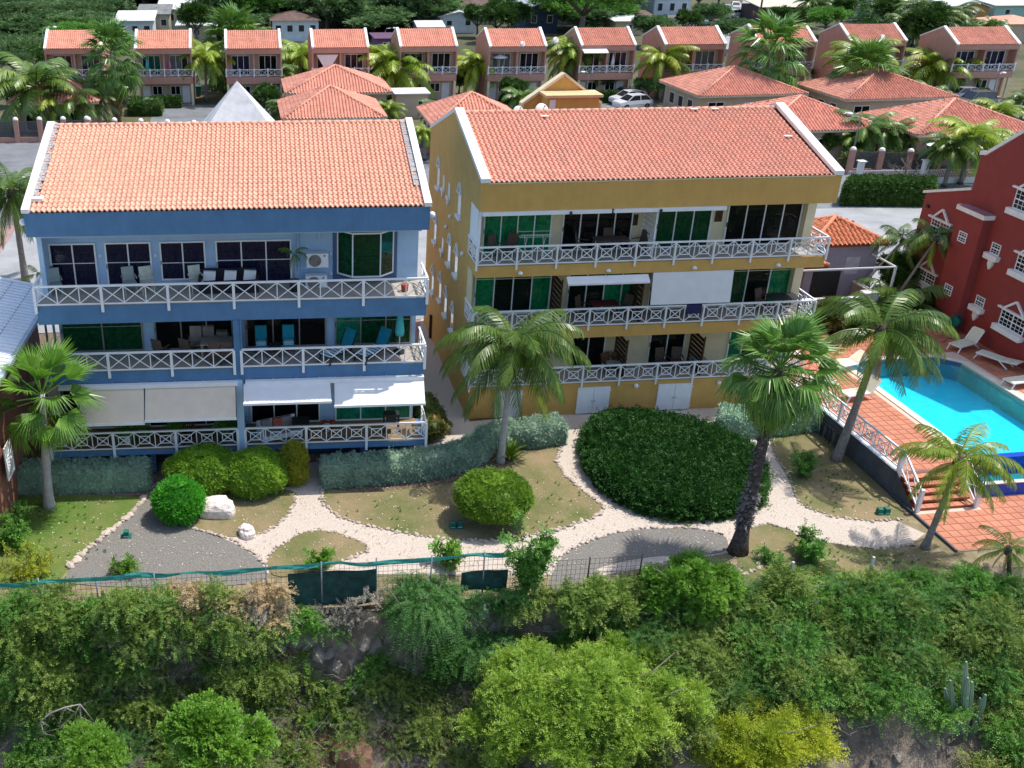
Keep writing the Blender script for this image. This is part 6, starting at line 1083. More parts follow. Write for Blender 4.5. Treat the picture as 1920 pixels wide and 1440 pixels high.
scatter(50, (1150, 1290, 1960, 1450), 0, Lscrub, 'scrub_thicket', 213, skip=lambda a, b_: rockzone(a, b_) or 1280 < a < 1560)
def fencerow(n, x0, x1, m, seed, z0=.0, z1=.9, R=(.5, .3, .4), ns=110):
    r = np.random.default_rng(seed); out = []
    for k in range(n): s = r.uniform(.7, 1.3); out.append(lumps_crown(int(r.integers(1e6)), tuple(c * s for c in R), 5, .5, ns, .45, 9, .07, .034, .35) + [r.uniform(x0, x1), r.uniform(26.6, 26.95), r.uniform(z0, z1)])
    mobj('fence_creepers', qmesh('fence_creepers', np.concatenate(out), m), None, kind='stuff')
fencerow(58, -12.5, -1.0, Lscrub, 301, .1, 1.15); fencerow(34, -12.5, -2.5, Lscrubd, 302, 0, 1.1); fencerow(26, ony(330, 1100, 27)[0], ony(535, 1100, 27)[0], Ldry, 306, .1, 1.3, ns=70); fencerow(10, ony(390, 1100, 27)[0], ony(530, 1100, 27)[0], Lgrey, 307, -.4, .7, ns=80); fencerow(9, ony(530, 1100, 27)[0], ony(720, 1100, 27)[0], Lgrey, 308, -.5, .9, R=(.5, .2, .4), ns=26); fencerow(16, 8.4, 13, Lscrub, 303, -.2, .5); fencerow(8, .3, 3.2, Lscrubd, 304, -.5, .2); fencerow(12, 4.5, 8.5, Lfeather, 305, -.3, .6)
scatter(40, (470, 1260, 960, 1450), 0, Lgrey, 'dry_shrubs', 214, skip=lambda a, b_: 580 < a < 750 and b_ > 1360, ns=60, R=(.6, .5, .45), ll=.05, lw=.014, sl=.7, K=12, droop=.1); scatter(16, (180, 1160, 460, 1320), 0, Lgrey, 'dry_shrubs', 215, ns=60, ll=.05, lw=.014, sl=.7, K=12, droop=.1); scatter(60, (1150, 1090, 1900, 1330), 0, Lfeather, 'feathery_sprays', 216, ns=34, R=(.7, .5, .4), ll=.07, lw=.022, sl=1.0, K=20, droop=.3, skip=right_ok, lift=.5); scatter(36, (-40, 1110, 480, 1400), 0, Lfeather, 'feathery_sprays', 217, ns=34, R=(.7, .5, .4), ll=.07, lw=.022, sl=1.0, K=20, droop=.3, lift=.5)
# dry grass and bare twigs among the scrub
r = np.random.default_rng(77); out = []
for k in range(125):
    if k < 32 or k > 95: px, py = r.uniform(290, 560), r.uniform(1095, 1320)
    elif k < 70: px, py = r.uniform(440, 880), r.uniform(1260, 1440)
    else: px, py = r.uniform(230, 700), r.uniform(1330, 1440)
    p = gt(px, py + 8); n = 70; a = r.uniform(0, 6.28, n); sp = r.uniform(.15, .6, (n, 1)); t = np.stack([np.cos(a), np.sin(a), np.ones(n) * .1], -1) * sp + np.array([0, 0, 1]) * r.uniform(.2, .55, (n, 1)); b0 = p + np.stack([r.normal(0, .2, n), r.normal(0, .15, n), np.zeros(n)], -1); w_ = np.stack([-np.sin(a), np.cos(a), np.zeros(n)], -1) * .012; m_ = b0 + t * .6; e_ = b0 + t + [0, 0, -.12]; out.append(np.stack([b0 - w_, m_ - w_, m_ + w_, b0 + w_], 1)); out.append(np.stack([m_ - w_, e_, e_, m_ + w_], 1))
mobj('dry_grass', qmesh('dry_grass', np.concatenate(out), Ldry), None, kind='stuff')
b = MB(); rr = random.Random(9)
for k in range(240):
    px, py = (rr.uniform(0, 560), rr.uniform(1150, 1430)) if k < 90 else ((rr.uniform(450, 960), rr.uniform(1250, 1430)) if k < 170 else (rr.uniform(1000, 1900), rr.uniform(1100, 1400)))
    p = Vector([float(c) for c in gt(px, py)]) + Vector((0, -.2, rr.uniform(.2, .6))); d = Vector((rr.uniform(-1, 1), rr.uniform(-.6, .4), rr.uniform(-.1, .9))).normalized() * rr.uniform(.4, 1.2); m_ = p + d * .5 + Vector((rr.uniform(-.1, .1), 0, rr.uniform(-.1, .15))); b.tube([p, m_, p + d], [.016, .011, .004], 4, False)
    for j in range(3): q = p + d * rr.uniform(.3, .9); b.tube([q, q + Vector((rr.uniform(-.3, .3), rr.uniform(-.2, .2), rr.uniform(0, .35)))], [.008, .003], 4, False)
mobj('bare_twigs', b, mat('bleached_twig', (.34, .31, .28), .9, .2, 6), kind='stuff')
e = empty('dead_branch', gt(90, 1385), 0, 'bleached dead branch arching over the scrub at the bottom left', 'branch'); c0 = np.array(e.location)
pts = [np.array(ony(a, c, 23.6)) - c0 for a, c in ((70, 1385), (76, 1352), (96, 1336), (122, 1326), (150, 1320), (176, 1352))]; b = MB(); b.tube(pts, [.01, .016, .026, .024, .018, .008], 6); mobj('limb', b, mat('bleached_twig', (.5, .5, .5)), e)
for k in range(8): b = MB(); q = pts[1 + k % 4]; b.tube([q, q + np.array([rr.uniform(-.3, .3), rr.uniform(-.1, .2), -rr.uniform(.2, .6)]), q + np.array([rr.uniform(-.5, .5), 0, -rr.uniform(.5, .9)])], [.018, .01, .004], 4); mobj('twig', b, MATS['bleached_twig'], e)
P = gt(248, 1365); b = MB(); b.tube([P + [-.45, 0, .3], P + [0, -.1, .22], P + [.45, -.2, .1]], [.05, .06, .05], 7); mobj('log', b, mat('weathered_log', (.42, .36, .30), .9, .2, 6), label='short bleached log lying on the bare soil at the bottom left', cat='log')
# columnar cactus
cs = leaf('cactus_skin', (.10, .15, .10), (.18, .24, .17), (.26, .30, .22), .0, .7, .2); P = ony(1800, 1415, 22.8); e = empty('columnar_cactus', P, 0, 'grey-green columnar cactus at the bottom right', 'cactus')
for a0, t0, a1, t1 in ((1790, 1410, 1772, 1290), (1790, 1400, 1782, 1275), (1800, 1410, 1815, 1270), (1806, 1410, 1823, 1278), (1800, 1405, 1812, 1240), (1812, 1412, 1838, 1308), (1815, 1412, 1848, 1302), (1795, 1405, 1793, 1318), (1808, 1408, 1810, 1315), (1803, 1405, 1804, 1312), (1800, 1415, 1806, 1345), (1815, 1415, 1830, 1350), (1792, 1415, 1780, 1360)):
    p = ony(a0, t0, 22.8) - P; q = ony(a1, t1, 22.8 + random.uniform(-.2, .2)) - P; b = MB(); n = 14; base = len(b.v); path = [p * (1 - s) + q * s + np.array([0, 0, 0]) for s in np.linspace(0, 1, 7)]
    for i, c in enumerate(path):
        rad = .075 if 0 < i < 6 else (.05 if i == 0 else .03)
        for k in range(n): an = 2 * math.pi * k / n; rk_ = rad * (1 + (.22 if k % 2 else -.12)); b.v.append((c[0] + rk_ * math.cos(an), c[1] + rk_ * math.sin(an), c[2]))
    for i in range(6):
        for k in range(n): u = i * n + k; v = i * n + (k + 1) % n; b.f.append((u, v, v + n, u + n)); b.sm.append(False)
    b.f.append(tuple(6 * n + k for k in range(n))); b.sm.append(False); mobj('column', b, cs, e)
# ================================================================ ROCKS
def rockmesh(seed, sub=2, amp=.28, sq=(1, .8, .6)):
    import bmesh
    bm = bmesh.new(); bmesh.ops.create_icosphere(bm, subdivisions=sub, radius=1); r = np.random.default_rng(seed); k = r.normal(size=(5, 3)) * 1.6; ph = r.uniform(0, 6, 5)
    for v in bm.verts: n = sum(math.sin(float(k[i] @ np.array(v.co)) + ph[i]) for i in range(5)) / 5; v.co *= 1 + amp * n; v.co = Vector((round(v.co.x * 2.2) / 2.2 * .4 + v.co.x * .6, round(v.co.y * 2.2) / 2.2 * .4 + v.co.y * .6, round(v.co.z * 2.2) / 2.2 * .4 + v.co.z * .6)); v.co = Vector((v.co.x * sq[0], v.co.y * sq[1], v.co.z * sq[2]))
    me = bpy.data.meshes.new('rock'); bm.to_mesh(me); bm.free(); return me
def rockobj(px, py, s, label, m=stonew, seed=1, z=None, sub=3, name='rock', P=None, sq=(1, .8, .75)): P = (gt(px, py) if z is None else onz(px, py, z)) if P is None else P; return mobj(name, rockmesh(seed, sub, .35, sq), m, None, (P[0], P[1], P[2] + s * .3), (0, 0, seed), s, label=label, cat='rock')
rockobj(408, 962, .62, 'large white rock on the lawn beside the vivid green shrub', seed=3, sq=(1.1, .75, .75)); rockobj(463, 1003, .38, 'small white rock at the path edge below the large one', seed=5); rockobj(662, 1436, .75, 'reddish brown boulder cut by the bottom edge', mat('red_brown_boulder', (.22, .12, .08), .9, .2, 3, bump=.7), seed=6, P=gt(662, 1425)); rockobj(283, 204, 1.0, 'white rock in the planting island by the far parking', seed=7, z=0)
RK = [rockmesh(20 + k, 1, .3, (1, .75, .6)) for k in range(4)]
for m_ in RK: m_.materials.append(stonem)
def border(pts, n, s0, s1, label, name='stone_border', z=.02):
    P = np.array([onz(a, c, z)[:2] for a, c in pts]); d = np.concatenate([[0], np.cumsum(np.linalg.norm(np.diff(P, axis=0), axis=1))]); e = empty(name, (P[0][0], P[0][1], z), 0, label, 'stone edging'); r = random.Random(len(pts) * 13 + n)
    for i in range(n):
        t = d[-1] * (i + r.uniform(.2, .8)) / n; x = np.interp(t, d, P[:, 0]); y = np.interp(t, d, P[:, 1]); o = bpy.data.objects.new('stone', RK[r.randrange(4)]); COL.objects.link(o); o.parent = e; s = r.uniform(s0, s1); o.location = (x - P[0][0] + r.uniform(-.06, .06), y - P[0][1] + r.uniform(-.05, .05), s * .15); o.rotation_euler = (r.uniform(-.4, .4), r.uniform(-.4, .4), r.uniform(0, 6)); o.scale = (s * r.uniform(.8, 1.3), s, s * .8)
border([(272, 930), (262, 948), (214, 990), (158, 1035), (128, 1066)], 34, .10, .22, 'edging of large pale stones between the green lawn and grey gravel'); border([(362, 990), (400, 1000), (440, 1012), (475, 1035), (500, 1058)], 26, .05, .12, 'edging of small stones between grey gravel and the rock lawn'); border([(556, 925), (552, 945), (530, 975), (500, 996), (468, 1006)], 24, .05, .11, 'stones edging the rock lawn on its right side')
border([(498, 1048), (520, 1025), (560, 1000), (595, 992), (640, 1000), (695, 1024), (688, 1034), (640, 1052)], 40, .05, .11, 'stone edging around the small front lawn'); border([(603, 905), (604, 945), (640, 970), (690, 985), (760, 1000), (850, 1012), (930, 1013), (985, 1005)], 56, .05, .12, 'stone edging along the lower side of the middle lawn'); border([(985, 1005), (1060, 988), (1115, 968), (1138, 951), (1100, 923), (1062, 892), (1046, 870), (1050, 838)], 52, .06, .15, 'stone edging along the right side of the middle lawn'); border([(1040, 1062), (1055, 1040), (1085, 1020), (1140, 1001), (1200, 990), (1300, 988), (1360, 1000)], 46, .05, .11, 'reddish stone edging around the right grey gravel bed')
border([(1448, 812), (1452, 850), (1484, 900), (1497, 945), (1560, 968), (1640, 976), (1705, 972)], 50, .04, .10, 'stone edging of the lawn beside the pool wall'); border([(1395, 990), (1440, 981), (1480, 992), (1500, 1006), (1560, 1018), (1640, 1028), (1715, 1020)], 44, .05, .14, 'brown stone edging of the dry lawn above the thicket'); border([(1375, 1060), (1400, 1078), (1425, 1062), (1420, 1040)], 16, .06, .12, 'white stones around the foot of the rough fan palm')
r = random.Random(3); bld = empty('rock_wall', (0, 27.0, 0), 0, 'dark weathered rock wall under the net fence', 'rock wall')
for k in range(120):
    px, py = r.uniform(430, 1060), r.uniform(1172, 1300); P = gt(px, py); o = bpy.data.objects.new('boulder', RK[k % 4]); 
    if k < 4: pass
    COL.objects.link(o); o.parent = bld; s = r.uniform(.2, .62); o.location = (P[0], P[1] - 27.0 + .12, P[2]); o.rotation_euler = (r.uniform(-1, 1), r.uniform(-1, 1), r.uniform(0, 6)); o.scale = (s * 1.2, s * .5, s)
RKD = mat('dark_boulder', (.15, .135, .12), .95, .35, 1.2, col2=(.28, .25, .21), mix=.55, bump=.9, bscale=5)
for o in bld.children:
    o.data = o.data.copy() if False else o.data
RK2 = [m_.copy() for m_ in RK]
for m_ in RK2: m_.materials.clear(); m_.materials.append(RKD)
for k, o in enumerate(bld.children): o.data = RK2[k % 4]
for k in range(26):
    px, py = r.choice([(r.uniform(1540, 1780), r.uniform(1345, 1440)), (r.uniform(225, 300), r.uniform(1330, 1440)), (r.uniform(540, 900), r.uniform(1290, 1420))]); P = gt(px, py); s = r.uniform(.12, .42); mobj('rock', RK2[k % 4], None, None, (P[0], P[1], P[2] + .05), (r.uniform(-1, 1), 0, r.uniform(0, 6)), (s, s * .8, s * .8), label='grey limestone rock lying among the scrub of the slope', cat='rock', group='limestone rocks on the slope')
# ================================================================ NET FENCE along the cliff edge
netm = leaf('teal_shade_net', (.03, .17, .15), (.05, .28, .25), None, .35, .8, .1); wirem = mat('rusty_wire', (.10, .085, .075), .8, .2, metal=.3)
F = empty('net_fence', (0, 27.15, 0), 0, 'sagging fence with teal shade net and steel posts along the cliff edge', 'fence'); FX0, FX1 = -12.5, 12.8; px_ = np.linspace(FX0, FX1, 15)
for i, x in enumerate(px_): b = MB(); b.tube([(x, 0, -.2), (x + random.uniform(-.03, .03), random.uniform(-.05, .05), 1.95 if x < 9 else 1.5)], .028, 6); mobj('post', b, metal if x < 9 else wirem, F)
def ztop(x): return 1.84 + .035 * math.sin(x * 1.1) + .02 * math.sin(x * 2.9 + 1)
def netstrip(x0, x1, za, zb, n=60, amp=.05):
    b = MB()
    for i in range(n):
        a, c = x0 + (x1 - x0) * i / n, x0 + (x1 - x0) * (i + 1) / n
        for j in range(3):
            def pt_(x, s): z = za(x) * (1 - s) + zb(x) * s; return (x, -.03 + amp * math.sin(x * 3.1 + s * 4) * math.sin(x * .9 + 2 * s), z)
            b.face([pt_(a, j / 3), pt_(c, j / 3), pt_(c, (j + 1) / 3), pt_(a, (j + 1) / 3)], True)
    return b
mobj('shade_net_band', netstrip(FX0, 8.3, lambda x: ztop(x) - .12 - .06 * math.sin(x * 2.1) * math.sin(x * .7), lambda x: ztop(x) + .04, 120), netm, F); netg = glassmat('loose_shade_net', (.35, .50, .48), (.1, .3, .28), .8); netd = mat('dark_teal_net', (.02, .085, .075), .9, .5, 3, col2=(.012, .028, .026), mix=.5)
mobj('shade_net', netstrip(ony(540, 1100, 27.1)[0], ony(705, 1100, 27.1)[0], lambda x: .2 + .1 * math.sin(x * 1.7), lambda x: 1.55, 40), netd, F); mobj('shade_net', netstrip(6.6, 8.2, lambda x: .3 + .15 * math.sin(x * 2), lambda x: 1.2, 20), netd, F)
b = MB()
for k in range(int((FX1 - FX0) / .16)): x = FX0 + k * .16; b.bar((x, 0, .1), (x, 0, 1.8 if x < 9 else 1.4), .008, .008)
for z in np.arange(.2, 1.9, .2): b.bar((FX0, .004, z), (9 if z > 1.45 else FX1, .004, z), .008, .008)
mobj('wire_mesh', b, wirem, F, kind='stuff')
for z, y in ((.02, -.08), (-.12, -.12)): b = MB(); b.box(-8.5, 12.5, y - .06, y + .06, z - .06, z + .05); mobj('base_rail', b, wood, F)
for x in (12.9, 15.3, 18.0, 20.9): b = MB(); b.box(-.04, .04, -.04, .04, -.3, 1.1); mobj('fence_stake', b, mat('pale_stake', (.6, .58, .55), .8), None, (x, 26.9 - .0 if x < 13 else 26.7, 0), label={12.9: 'pale fence stake near the bright green bush', 15.3: 'pale fence stake below the rough fan palm', 18.0: 'pale fence stake below the low spreading palm', 20.9: 'pale fence stake left of the tiled terrace corner'}[x], cat='stake')
for px, lab in ((604, 'left white drain spout on the rock wall'), (655, 'right white drain spout on the rock wall')): P = ony(px, 1172, 26.85); b = MB(); b.tube([(0, 0, .25), (0, -.08, 0), (0, -.16, -.28)], [.05, .07, .09], 8); mobj('drain_spout', b, metal, None, P, label=lab, cat='pipe')
P = ony(908, 1150, 26.8); e = empty('meter_box', P, 0, 'small grey box on a post by the fence above the rock wall', 'box'); b = MB(); b.box(-.16, .16, -.06, .06, -.25, .15); mobj('housing', b, metal, e); b = MB(); b.box(-.04, .04, .061, .12, -.9, .3); mobj('post', b, metal, e); b = MB(); b.box(-.035, .035, -.03, .03, .151, .38); mobj('lamp', b, white, e)

# ================================================================ GARDEN LIGHTS, FURNITURE, VEHICLES
greenp = mat('green_plastic', (.01, .16, .12), .5, .1, 5)
def spot(px, py, label, two=True):
    e = empty('garden_spotlight', onz(px, py, .02), 0, label, 'garden light')
    for s in ((-1, 1) if two else (0,)): b = MB(); x = s * .14; b.prism([(x - .11, .0), (x + .11, 0), (x + .09, .24), (x - .09, .24)], -.1, .1, 'y'); mobj('housing', b, greenp, e); b = MB(); b.face([(x - .09, -.105, .05), (x + .09, -.105, .05), (x + .07, -.04, .245), (x - .07, -.04, .245)]); mobj('lens', b, white, e)
    b = MB(); b.box(-.2, .2, -.14, .14, 0, .03); mobj('base', b, greenp, e)
spot(855, 988, 'pair of green garden spotlights on the middle lawn'); spot(1655, 962, 'pair of green garden spotlights on the lawn below the pool wall'); spot(237, 1005, 'single green box light on the grey gravel', False)
P = onz(862, 1003, 0); b = MB(); b.tube([(-1.2, 0, .02), (0, .05, .02), (1.2, -.1, .02)], .006, 4)
def lounger(loc, rz, label, fm=white, cm=None, back=.9, cat='sun lounger', group=None):
    cm = cm or mat('cream_sling', (.66, .66, .50), .8, .05, 4); e = empty('sun_lounger', loc, rz, label, cat, group)
    b = MB()
    for y in (-.3, .3): b.bar((-.95, y, .32), (.25, y, .32), .05, .05)
    for x in (-.95, -.35, .25): b.bar((x, -.3, .321), (x, .3, .321), .04, .04)
    b.bar((.25, -.3, .32), (.25 + .72 * math.cos(back), -.3, .32 + .72 * math.sin(back)), .05, .05); b.bar((.25, .3, .32), (.25 + .72 * math.cos(back), .3, .32 + .72 * math.sin(back)), .05, .05); mobj('frame', b, fm, e)
    for x0, x1 in ((-.85, -1.0), (.15, .6)):
        for y in (-.3, .3): b = MB(); b.bar((x0, y, .3), (x1, y, 0), .05, .05); mobj('leg', b, fm, e)
    b = MB(); b.box(-.96, .24, -.275, .275, .335, .36); mobj('seat', b, cm, e); b = MB(); b.bar((.27, 0, .36), (.26 + .74 * math.cos(back), 0, .36 + .74 * math.sin(back)), .55, .025); mobj('backrest', b, cm, e); return e
for px, py, rz, lab, bk in ((1810, 652, .35, 'white lounger with raised back at the far side of the pool', .95), (1870, 682, -1.1, 'flat white lounger between the pool and the red wall', .12), (1918, 722, .15, 'white lounger at the right edge beside the pool', .6), (1612, 745, .2, 'white lounger at the left of the pool behind the leaning palm', .9), (1590, 690, .3, 'white lounger near the back left corner of the pool', .5)): P = onz(px, py, DZ + .01); lounger(P, rz, lab, back=bk)
def chair(loc, rz, label, m, fm=None, h=.95, cat='chair', sc=1., group=None):
    fm = fm or m; e = empty('chair', loc, rz, label, cat, group); e.scale = (sc,) * 3; b = MB(); b.box(-.24, .24, -.24, .24, .41, .45); mobj('seat', b, m, e); b = MB(); b.prism([(.2, .45), (.24, .45), (.36, h), (.32, h)], -.23, .23, 'x'); mobj('backrest', b, m, e)
    for x in (-.22, .22):
        for y in (-.22, .22): b = MB(); b.box(x - .018, x + .018, y - .018, y + .018, 0, .41); mobj('leg', b, fm, e)
    for x in (-.25, .25): b = MB(); b.box(x - .025, x + .025, -.22, .28, .62, .65); mobj('armrest', b, fm, e)
    return e
def table(loc, rz, label, m, w=1.2, d=.7, h=.73):
    e = empty('table', loc, rz, label, 'table'); b = MB(); b.box(-w / 2, w / 2, -d / 2, d / 2, h - .04, h); mobj('tabletop', b, m, e)
    for x in (-w / 2 + .06, w / 2 - .06):
        for y in (-d / 2 + .06, d / 2 - .06): b = MB(); b.box(x - .025, x + .025, y - .025, y + .025, 0, h - .04); mobj('leg', b, m, e)
    return e
def onb(px, v, z, blk='B'):       # point on a balcony floor above photograph column px
    if blk == 'B': u, _ = bl(px, 600, v); q = BO + np.array([cB, sB]) * u + NB * v; return (q[0], q[1], z)
    return (ony(px, 480 if z > 6 else (590 if z > 4 else 700), YY0 + v)[0], YY0 + v, z)
for px, lab, m in ((112, 'grey plastic chair first from the left on the top blue balcony', plasg), (250, 'grey plastic chair second from the left on the top blue balcony', plasg), (282, 'pale plastic chair third from the left on the top blue balcony', mat('pale_plastic', (.55, .56, .48), .5)), (373, 'pale folding chair in the middle of the top blue balcony', mat('pale_plastic', (.55, .56, .48), .5))): chair(onb(px, 1.2, 7.61), BR + .3, lab, m)
so_ = empty('sofa', onb(433, 1.15, 7.61), BR, 'dark wicker sofa with white cushions on the top blue balcony', 'sofa'); b = MB(); b.box(-1.05, 1.05, -.35, .35, .05, .38); b.box(-1.05, 1.05, .3, .42, .38, .8); b.box(-1.15, -1.05, -.35, .42, .05, .6); b.box(1.05, 1.15, -.35, .42, .05, .6); mobj('frame', b, mat('dark_wicker', (.025, .02, .03), .8, .3, 20), so_)
for x in (-.75, .05, .8): b = MB(); b.prism([(x - .25, .40), (x + .22, .42), (x + .26, .75), (x - .2, .78)], .08, .22, 'y'); mobj('cushion', b, white, so_)
e = empty('potted_palm', onb(553, 1.0, 7.61), 0, 'potted palm beside the air conditioners on the top blue balcony', 'potted plant'); b = MB(); b.tube([(0, 0, 0), (0, 0, .45)], [.16, .22], 10); mobj('pot', b, darkm, e); b = MB(); b.tube([(0, 0, .4), (.02, 0, 1.5)], [.03, .02], 6); mobj('stem', b, bark, e)
for k in range(8): o = bpy.data.objects.new('frond', FR_['g'][k % 4]); COL.objects.link(o); o.parent = e; o.location = (0, 0, 1.5); o.rotation_euler = (0, 0, k * 2.4); o.scale = (.26,) * 3
P = onb(757, .7, 7.61); b = MB(); b.tube([(0, 0, 0), (0, 0, .3)], [.12, .16], 10); mobj('flower_pot', b, mat('red_terracotta', (.40, .08, .04), .8), None, P, label='red flower pot at the right end of the top blue balcony', cat='flower pot')
# middle blue storey
table(onb(410, 1.0, 4.87), BR, 'pale dining table on the middle left blue balcony', mat('pale_table', (.42, .36, .29), .6), 1.5, .8)
for px, v, rz, lab in ((364, 1.45, .0, 'beige chair behind the dining table, left of three'), (388, 1.55, 0, 'beige chair behind the dining table, middle of three'), (414, 1.6, 0, 'beige chair behind the dining table, right of three'), (400, .45, 3.1, 'dark chair in front of the dining table, left'), (424, .45, 3.1, 'dark chair in front of the dining table, right')): chair(onb(px, v, 4.87), BR + rz, lab, mat('beige_sling', (.34, .30, .25), .8) if v > 1 else brownf, h=1.05)
for px, lab in ((298, 'brown sling chair at the left of the middle left balcony'), (350, 'brown sling chair beside the dining table')): chair(onb(px, .9, 4.87), BR + 2.6, lab, brownf, h=1.0)
for px, lab in ((488, 'teal high-backed chair left of two on the middle right balcony'), (540, 'teal high-backed chair right of two on the middle right balcony')):
    c = chair(onb(px, 1.1, 4.87), BR, lab, teal, darkm, 1.15); b = MB(); b.box(-.2, .2, -.1, .12, .452, .62); mobj('striped_cushion', b, mat('teal_white_stripe', (.5, .62, .66), .85, .1, 9, col2=(.01, .28, .38), mix=.5), c)
table(onb(514, 1.0, 4.87), BR, 'small dark side table between the teal chairs', darkm, .5, .5, .5)
tealst = mat('teal_white_stripe', (.5, .62, .66))
for px, lab in ((655, 'teal lounger with striped towel, left of two on the middle right balcony'), (722, 'teal lounger with striped towel, right of two on the middle right balcony')):
    l = lounger(onb(px - 15, .75, 4.87), BR + .75, lab, darkm, teal, 1.1)
    for k in range(6): b = MB(); b.box(-.95 + k * .2, -.85 + k * .2, -.27, .27, .362, .372); mobj('towel_stripe', b, white, l)
e = empty('parasol', onb(750, 1.0, 4.87), 0, 'closed light teal parasol on the middle right blue balcony', 'parasol'); b = MB(); b.tube([(0, 0, 0), (0, 0, 2.0)], .025, 8); mobj('pole', b, white, e); b = MB(); b.tube([(0, 0, .75), (0, 0, .9), (0, 0, 1.6), (0, 0, 1.95)], [.16, .20, .12, .02], 9); mobj('canopy', b, tealp, e); b = MB(); b.tube([(0, 0, 0), (0, 0, .08)], .25, 12); mobj('base', b, darkm, e)
# ground terrace
e = empty('daybed', onb(518, .7, 1.38), BR + .35, 'white framed daybed with grey mattress on the terrace, under the white awning', 'sofa'); b = MB(); b.box(-.8, .8, -.4, -.34, .1, .3); b.box(-.8, .8, .34, .4, .1, .7); b.box(-.86, -.8, -.4, .4, 0, .7); b.box(.8, .86, -.4, .4, 0, .3); mobj('frame', b, white, e); b = MB(); b.box(-.79, .79, -.33, .33, .2, .36); mobj('mattress', b, mat('grey_cushion', (.25, .24, .24), .9), e)
for x, m in ((-.5, mat('grey_cushion', (.2, .2, .2))), (0., mat('coral_cushion', (.42, .12, .08), .9)), (.4, mat('grey_cushion', (.2, .2, .2)))): b = MB(); b.prism([(.12, .37), (.3, .37), (.34, .72), (.22, .72)], x - .2, x + .2, 'x'); mobj('cushion', b, m, e)
table(onb(560, .9, 1.38), BR, 'small dark table beside the daybed on the terrace', darkm, .7, .7, .6)
for px, lab, m in ((607, 'red flower pot left of three on the terrace', 'red_terracotta'), (612, 'white flower pot in front of the red ones on the terrace', None), (622, 'terracotta pot right of three on the terrace', 'red_terracotta')): P = onb(px, 1.3 if m else 1.0, 1.38); b = MB(); b.tube([(0, 0, 0), (0, 0, .28), (0, 0, .3)], [.10, .14, .15], 9); mobj('flower_pot', b, MATS.get(m, white) if m else white, None, P, label=lab, cat='flower pot')
e = empty('barbecue', onb(738, .9, 1.38), BR, 'black barbecue trolley at the right end of the terrace', 'barbecue'); b = MB(); b.box(-.32, .32, -.2, .2, .72, .82); b.box(-.2, .2, -.18, .18, .45, .71); mobj('grill_body', b, darkm, e)
for x in (-.3, .3):
    for y in (-.18, .18): b = MB(); b.box(x - .02, x + .02, y - .02, y + .02, 0, .72); mobj('leg', b, darkm, e)
b = MB(); b.tube([(-.33, -.18, .07), (-.29, -.18, .07)], .07, 10); b.tube([(.29, -.18, .07), (.33, -.18, .07)], .07, 10); mobj('wheels', b, darkm, e)
for k, (px, v, lab) in enumerate(((215, .5, 'potted plant first from the left on the lower left terrace'), (250, .5, 'trailing plant second from the left on the lower left terrace'), (310, .5, 'potted plant in the middle of the lower left terrace'), (405, .5, 'wide fern at the right of the lower left terrace'), (430, .6, 'fern beside the central column on the lower left terrace'))):
    e = empty('potted_plant', onb(px, v, 1.38), 0, lab, 'potted plant'); b = MB(); b.tube([(0, 0, 0), (0, 0, .4)], [.14, .2], 9); mobj('pot', b, white if k in (0, 2) else brownf, e); mobj('foliage', qmesh('foliage', lumps_crown(300 + k, (.4, .35, .3), 6, .5, 130, .3, 8, .08, .03, .4), Lscrubd), None, e, (0, 0, .65))
e = empty('folding_chair', onb(338, .3, 1.38), BR, 'brown slatted folding chair on the lower left terrace', 'chair'); b = MB(); b.bar((-.25, -.2, 0), (.25, .2, .9), .04, .04); b.bar((-.25, .2, .45), (.25, -.2, 0), .04, .04); b.box(-.25, .25, -.25, .2, .42, .45); mobj('frame', b, wood, e)
for k in range(6): b = MB(); b.box(-.24 + k * .085, -.19 + k * .085, .19, .22, .46, .95); mobj('slat', b, wood, e)
# ochre balconies
for px, v, z, rz, lab in ((930, .9, 7.31, .6, 'dark sling chair left of two on the top ochre balcony'), (955, 1.0, 7.31, -.6, 'dark sling chair right of two on the top ochre balcony'), (1090, 1.0, 7.31, 1.2, 'dark chair at the left of the long table, top ochre balcony'), (1195, 1.0, 7.31, -1.2, 'dark chair at the right of the long table, top ochre balcony'), (1140, 1.35, 7.31, 0, 'dark chair behind the long table, top ochre balcony'), (1092, .9, 4.38, .8, 'chair left of the dark red table, middle ochre balcony'), (1168, .9, 4.38, -1., 'chair right of the dark red table, middle ochre balcony'), (1425, 1.0, 4.38, .5, 'chair by the dark table at the right of the middle ochre balcony'), (1238, 1.0, 1.6, .2, 'brown chair left of two in front of the lower ochre door'), (1265, 1.0, 1.6, -.2, 'brown chair right of two in front of the lower ochre door')): chair(onb(px, v, z, 'Y'), rz, lab, brownf, h=1.0)
for px, lab in ((1138, 'round-backed wicker chair left of two on the lower ochre balcony'), (1158, 'round-backed wicker chair right of two on the lower ochre balcony')): chair(onb(px, 1.1, 1.6, 'Y'), .3, lab, mat('wicker', (.17, .09, .045), .8, .2, 20), h=.8)
table(onb(1142, 1.0, 7.31, 'Y'), 0, 'long dark table on the top ochre balcony', brownf, 1.5, .7); table(onb(1130, .85, 4.38, 'Y'), 0, 'dark red table on the middle ochre balcony', mat('dark_red', (.10, .02, .025), .7), 1.2, .7); table(onb(1462, .9, 4.38, 'Y'), 0, 'dark table at the right end of the middle ochre balcony', darkm, 1.3, .8); table(onb(1152, .7, 1.6, 'Y'), 0, 'pale small table before the wicker chairs', plasg, .8, .6, .6); table(onb(1305, .9, 1.6, 'Y'), 0, 'pale small table right of the brown chairs', plasg, .6, .6, .6)
e = empty('drying_rack', onb(1000, .9, 7.31, 'Y'), 0, 'folding clothes drying rack on the top ochre balcony', 'drying rack'); b = MB()
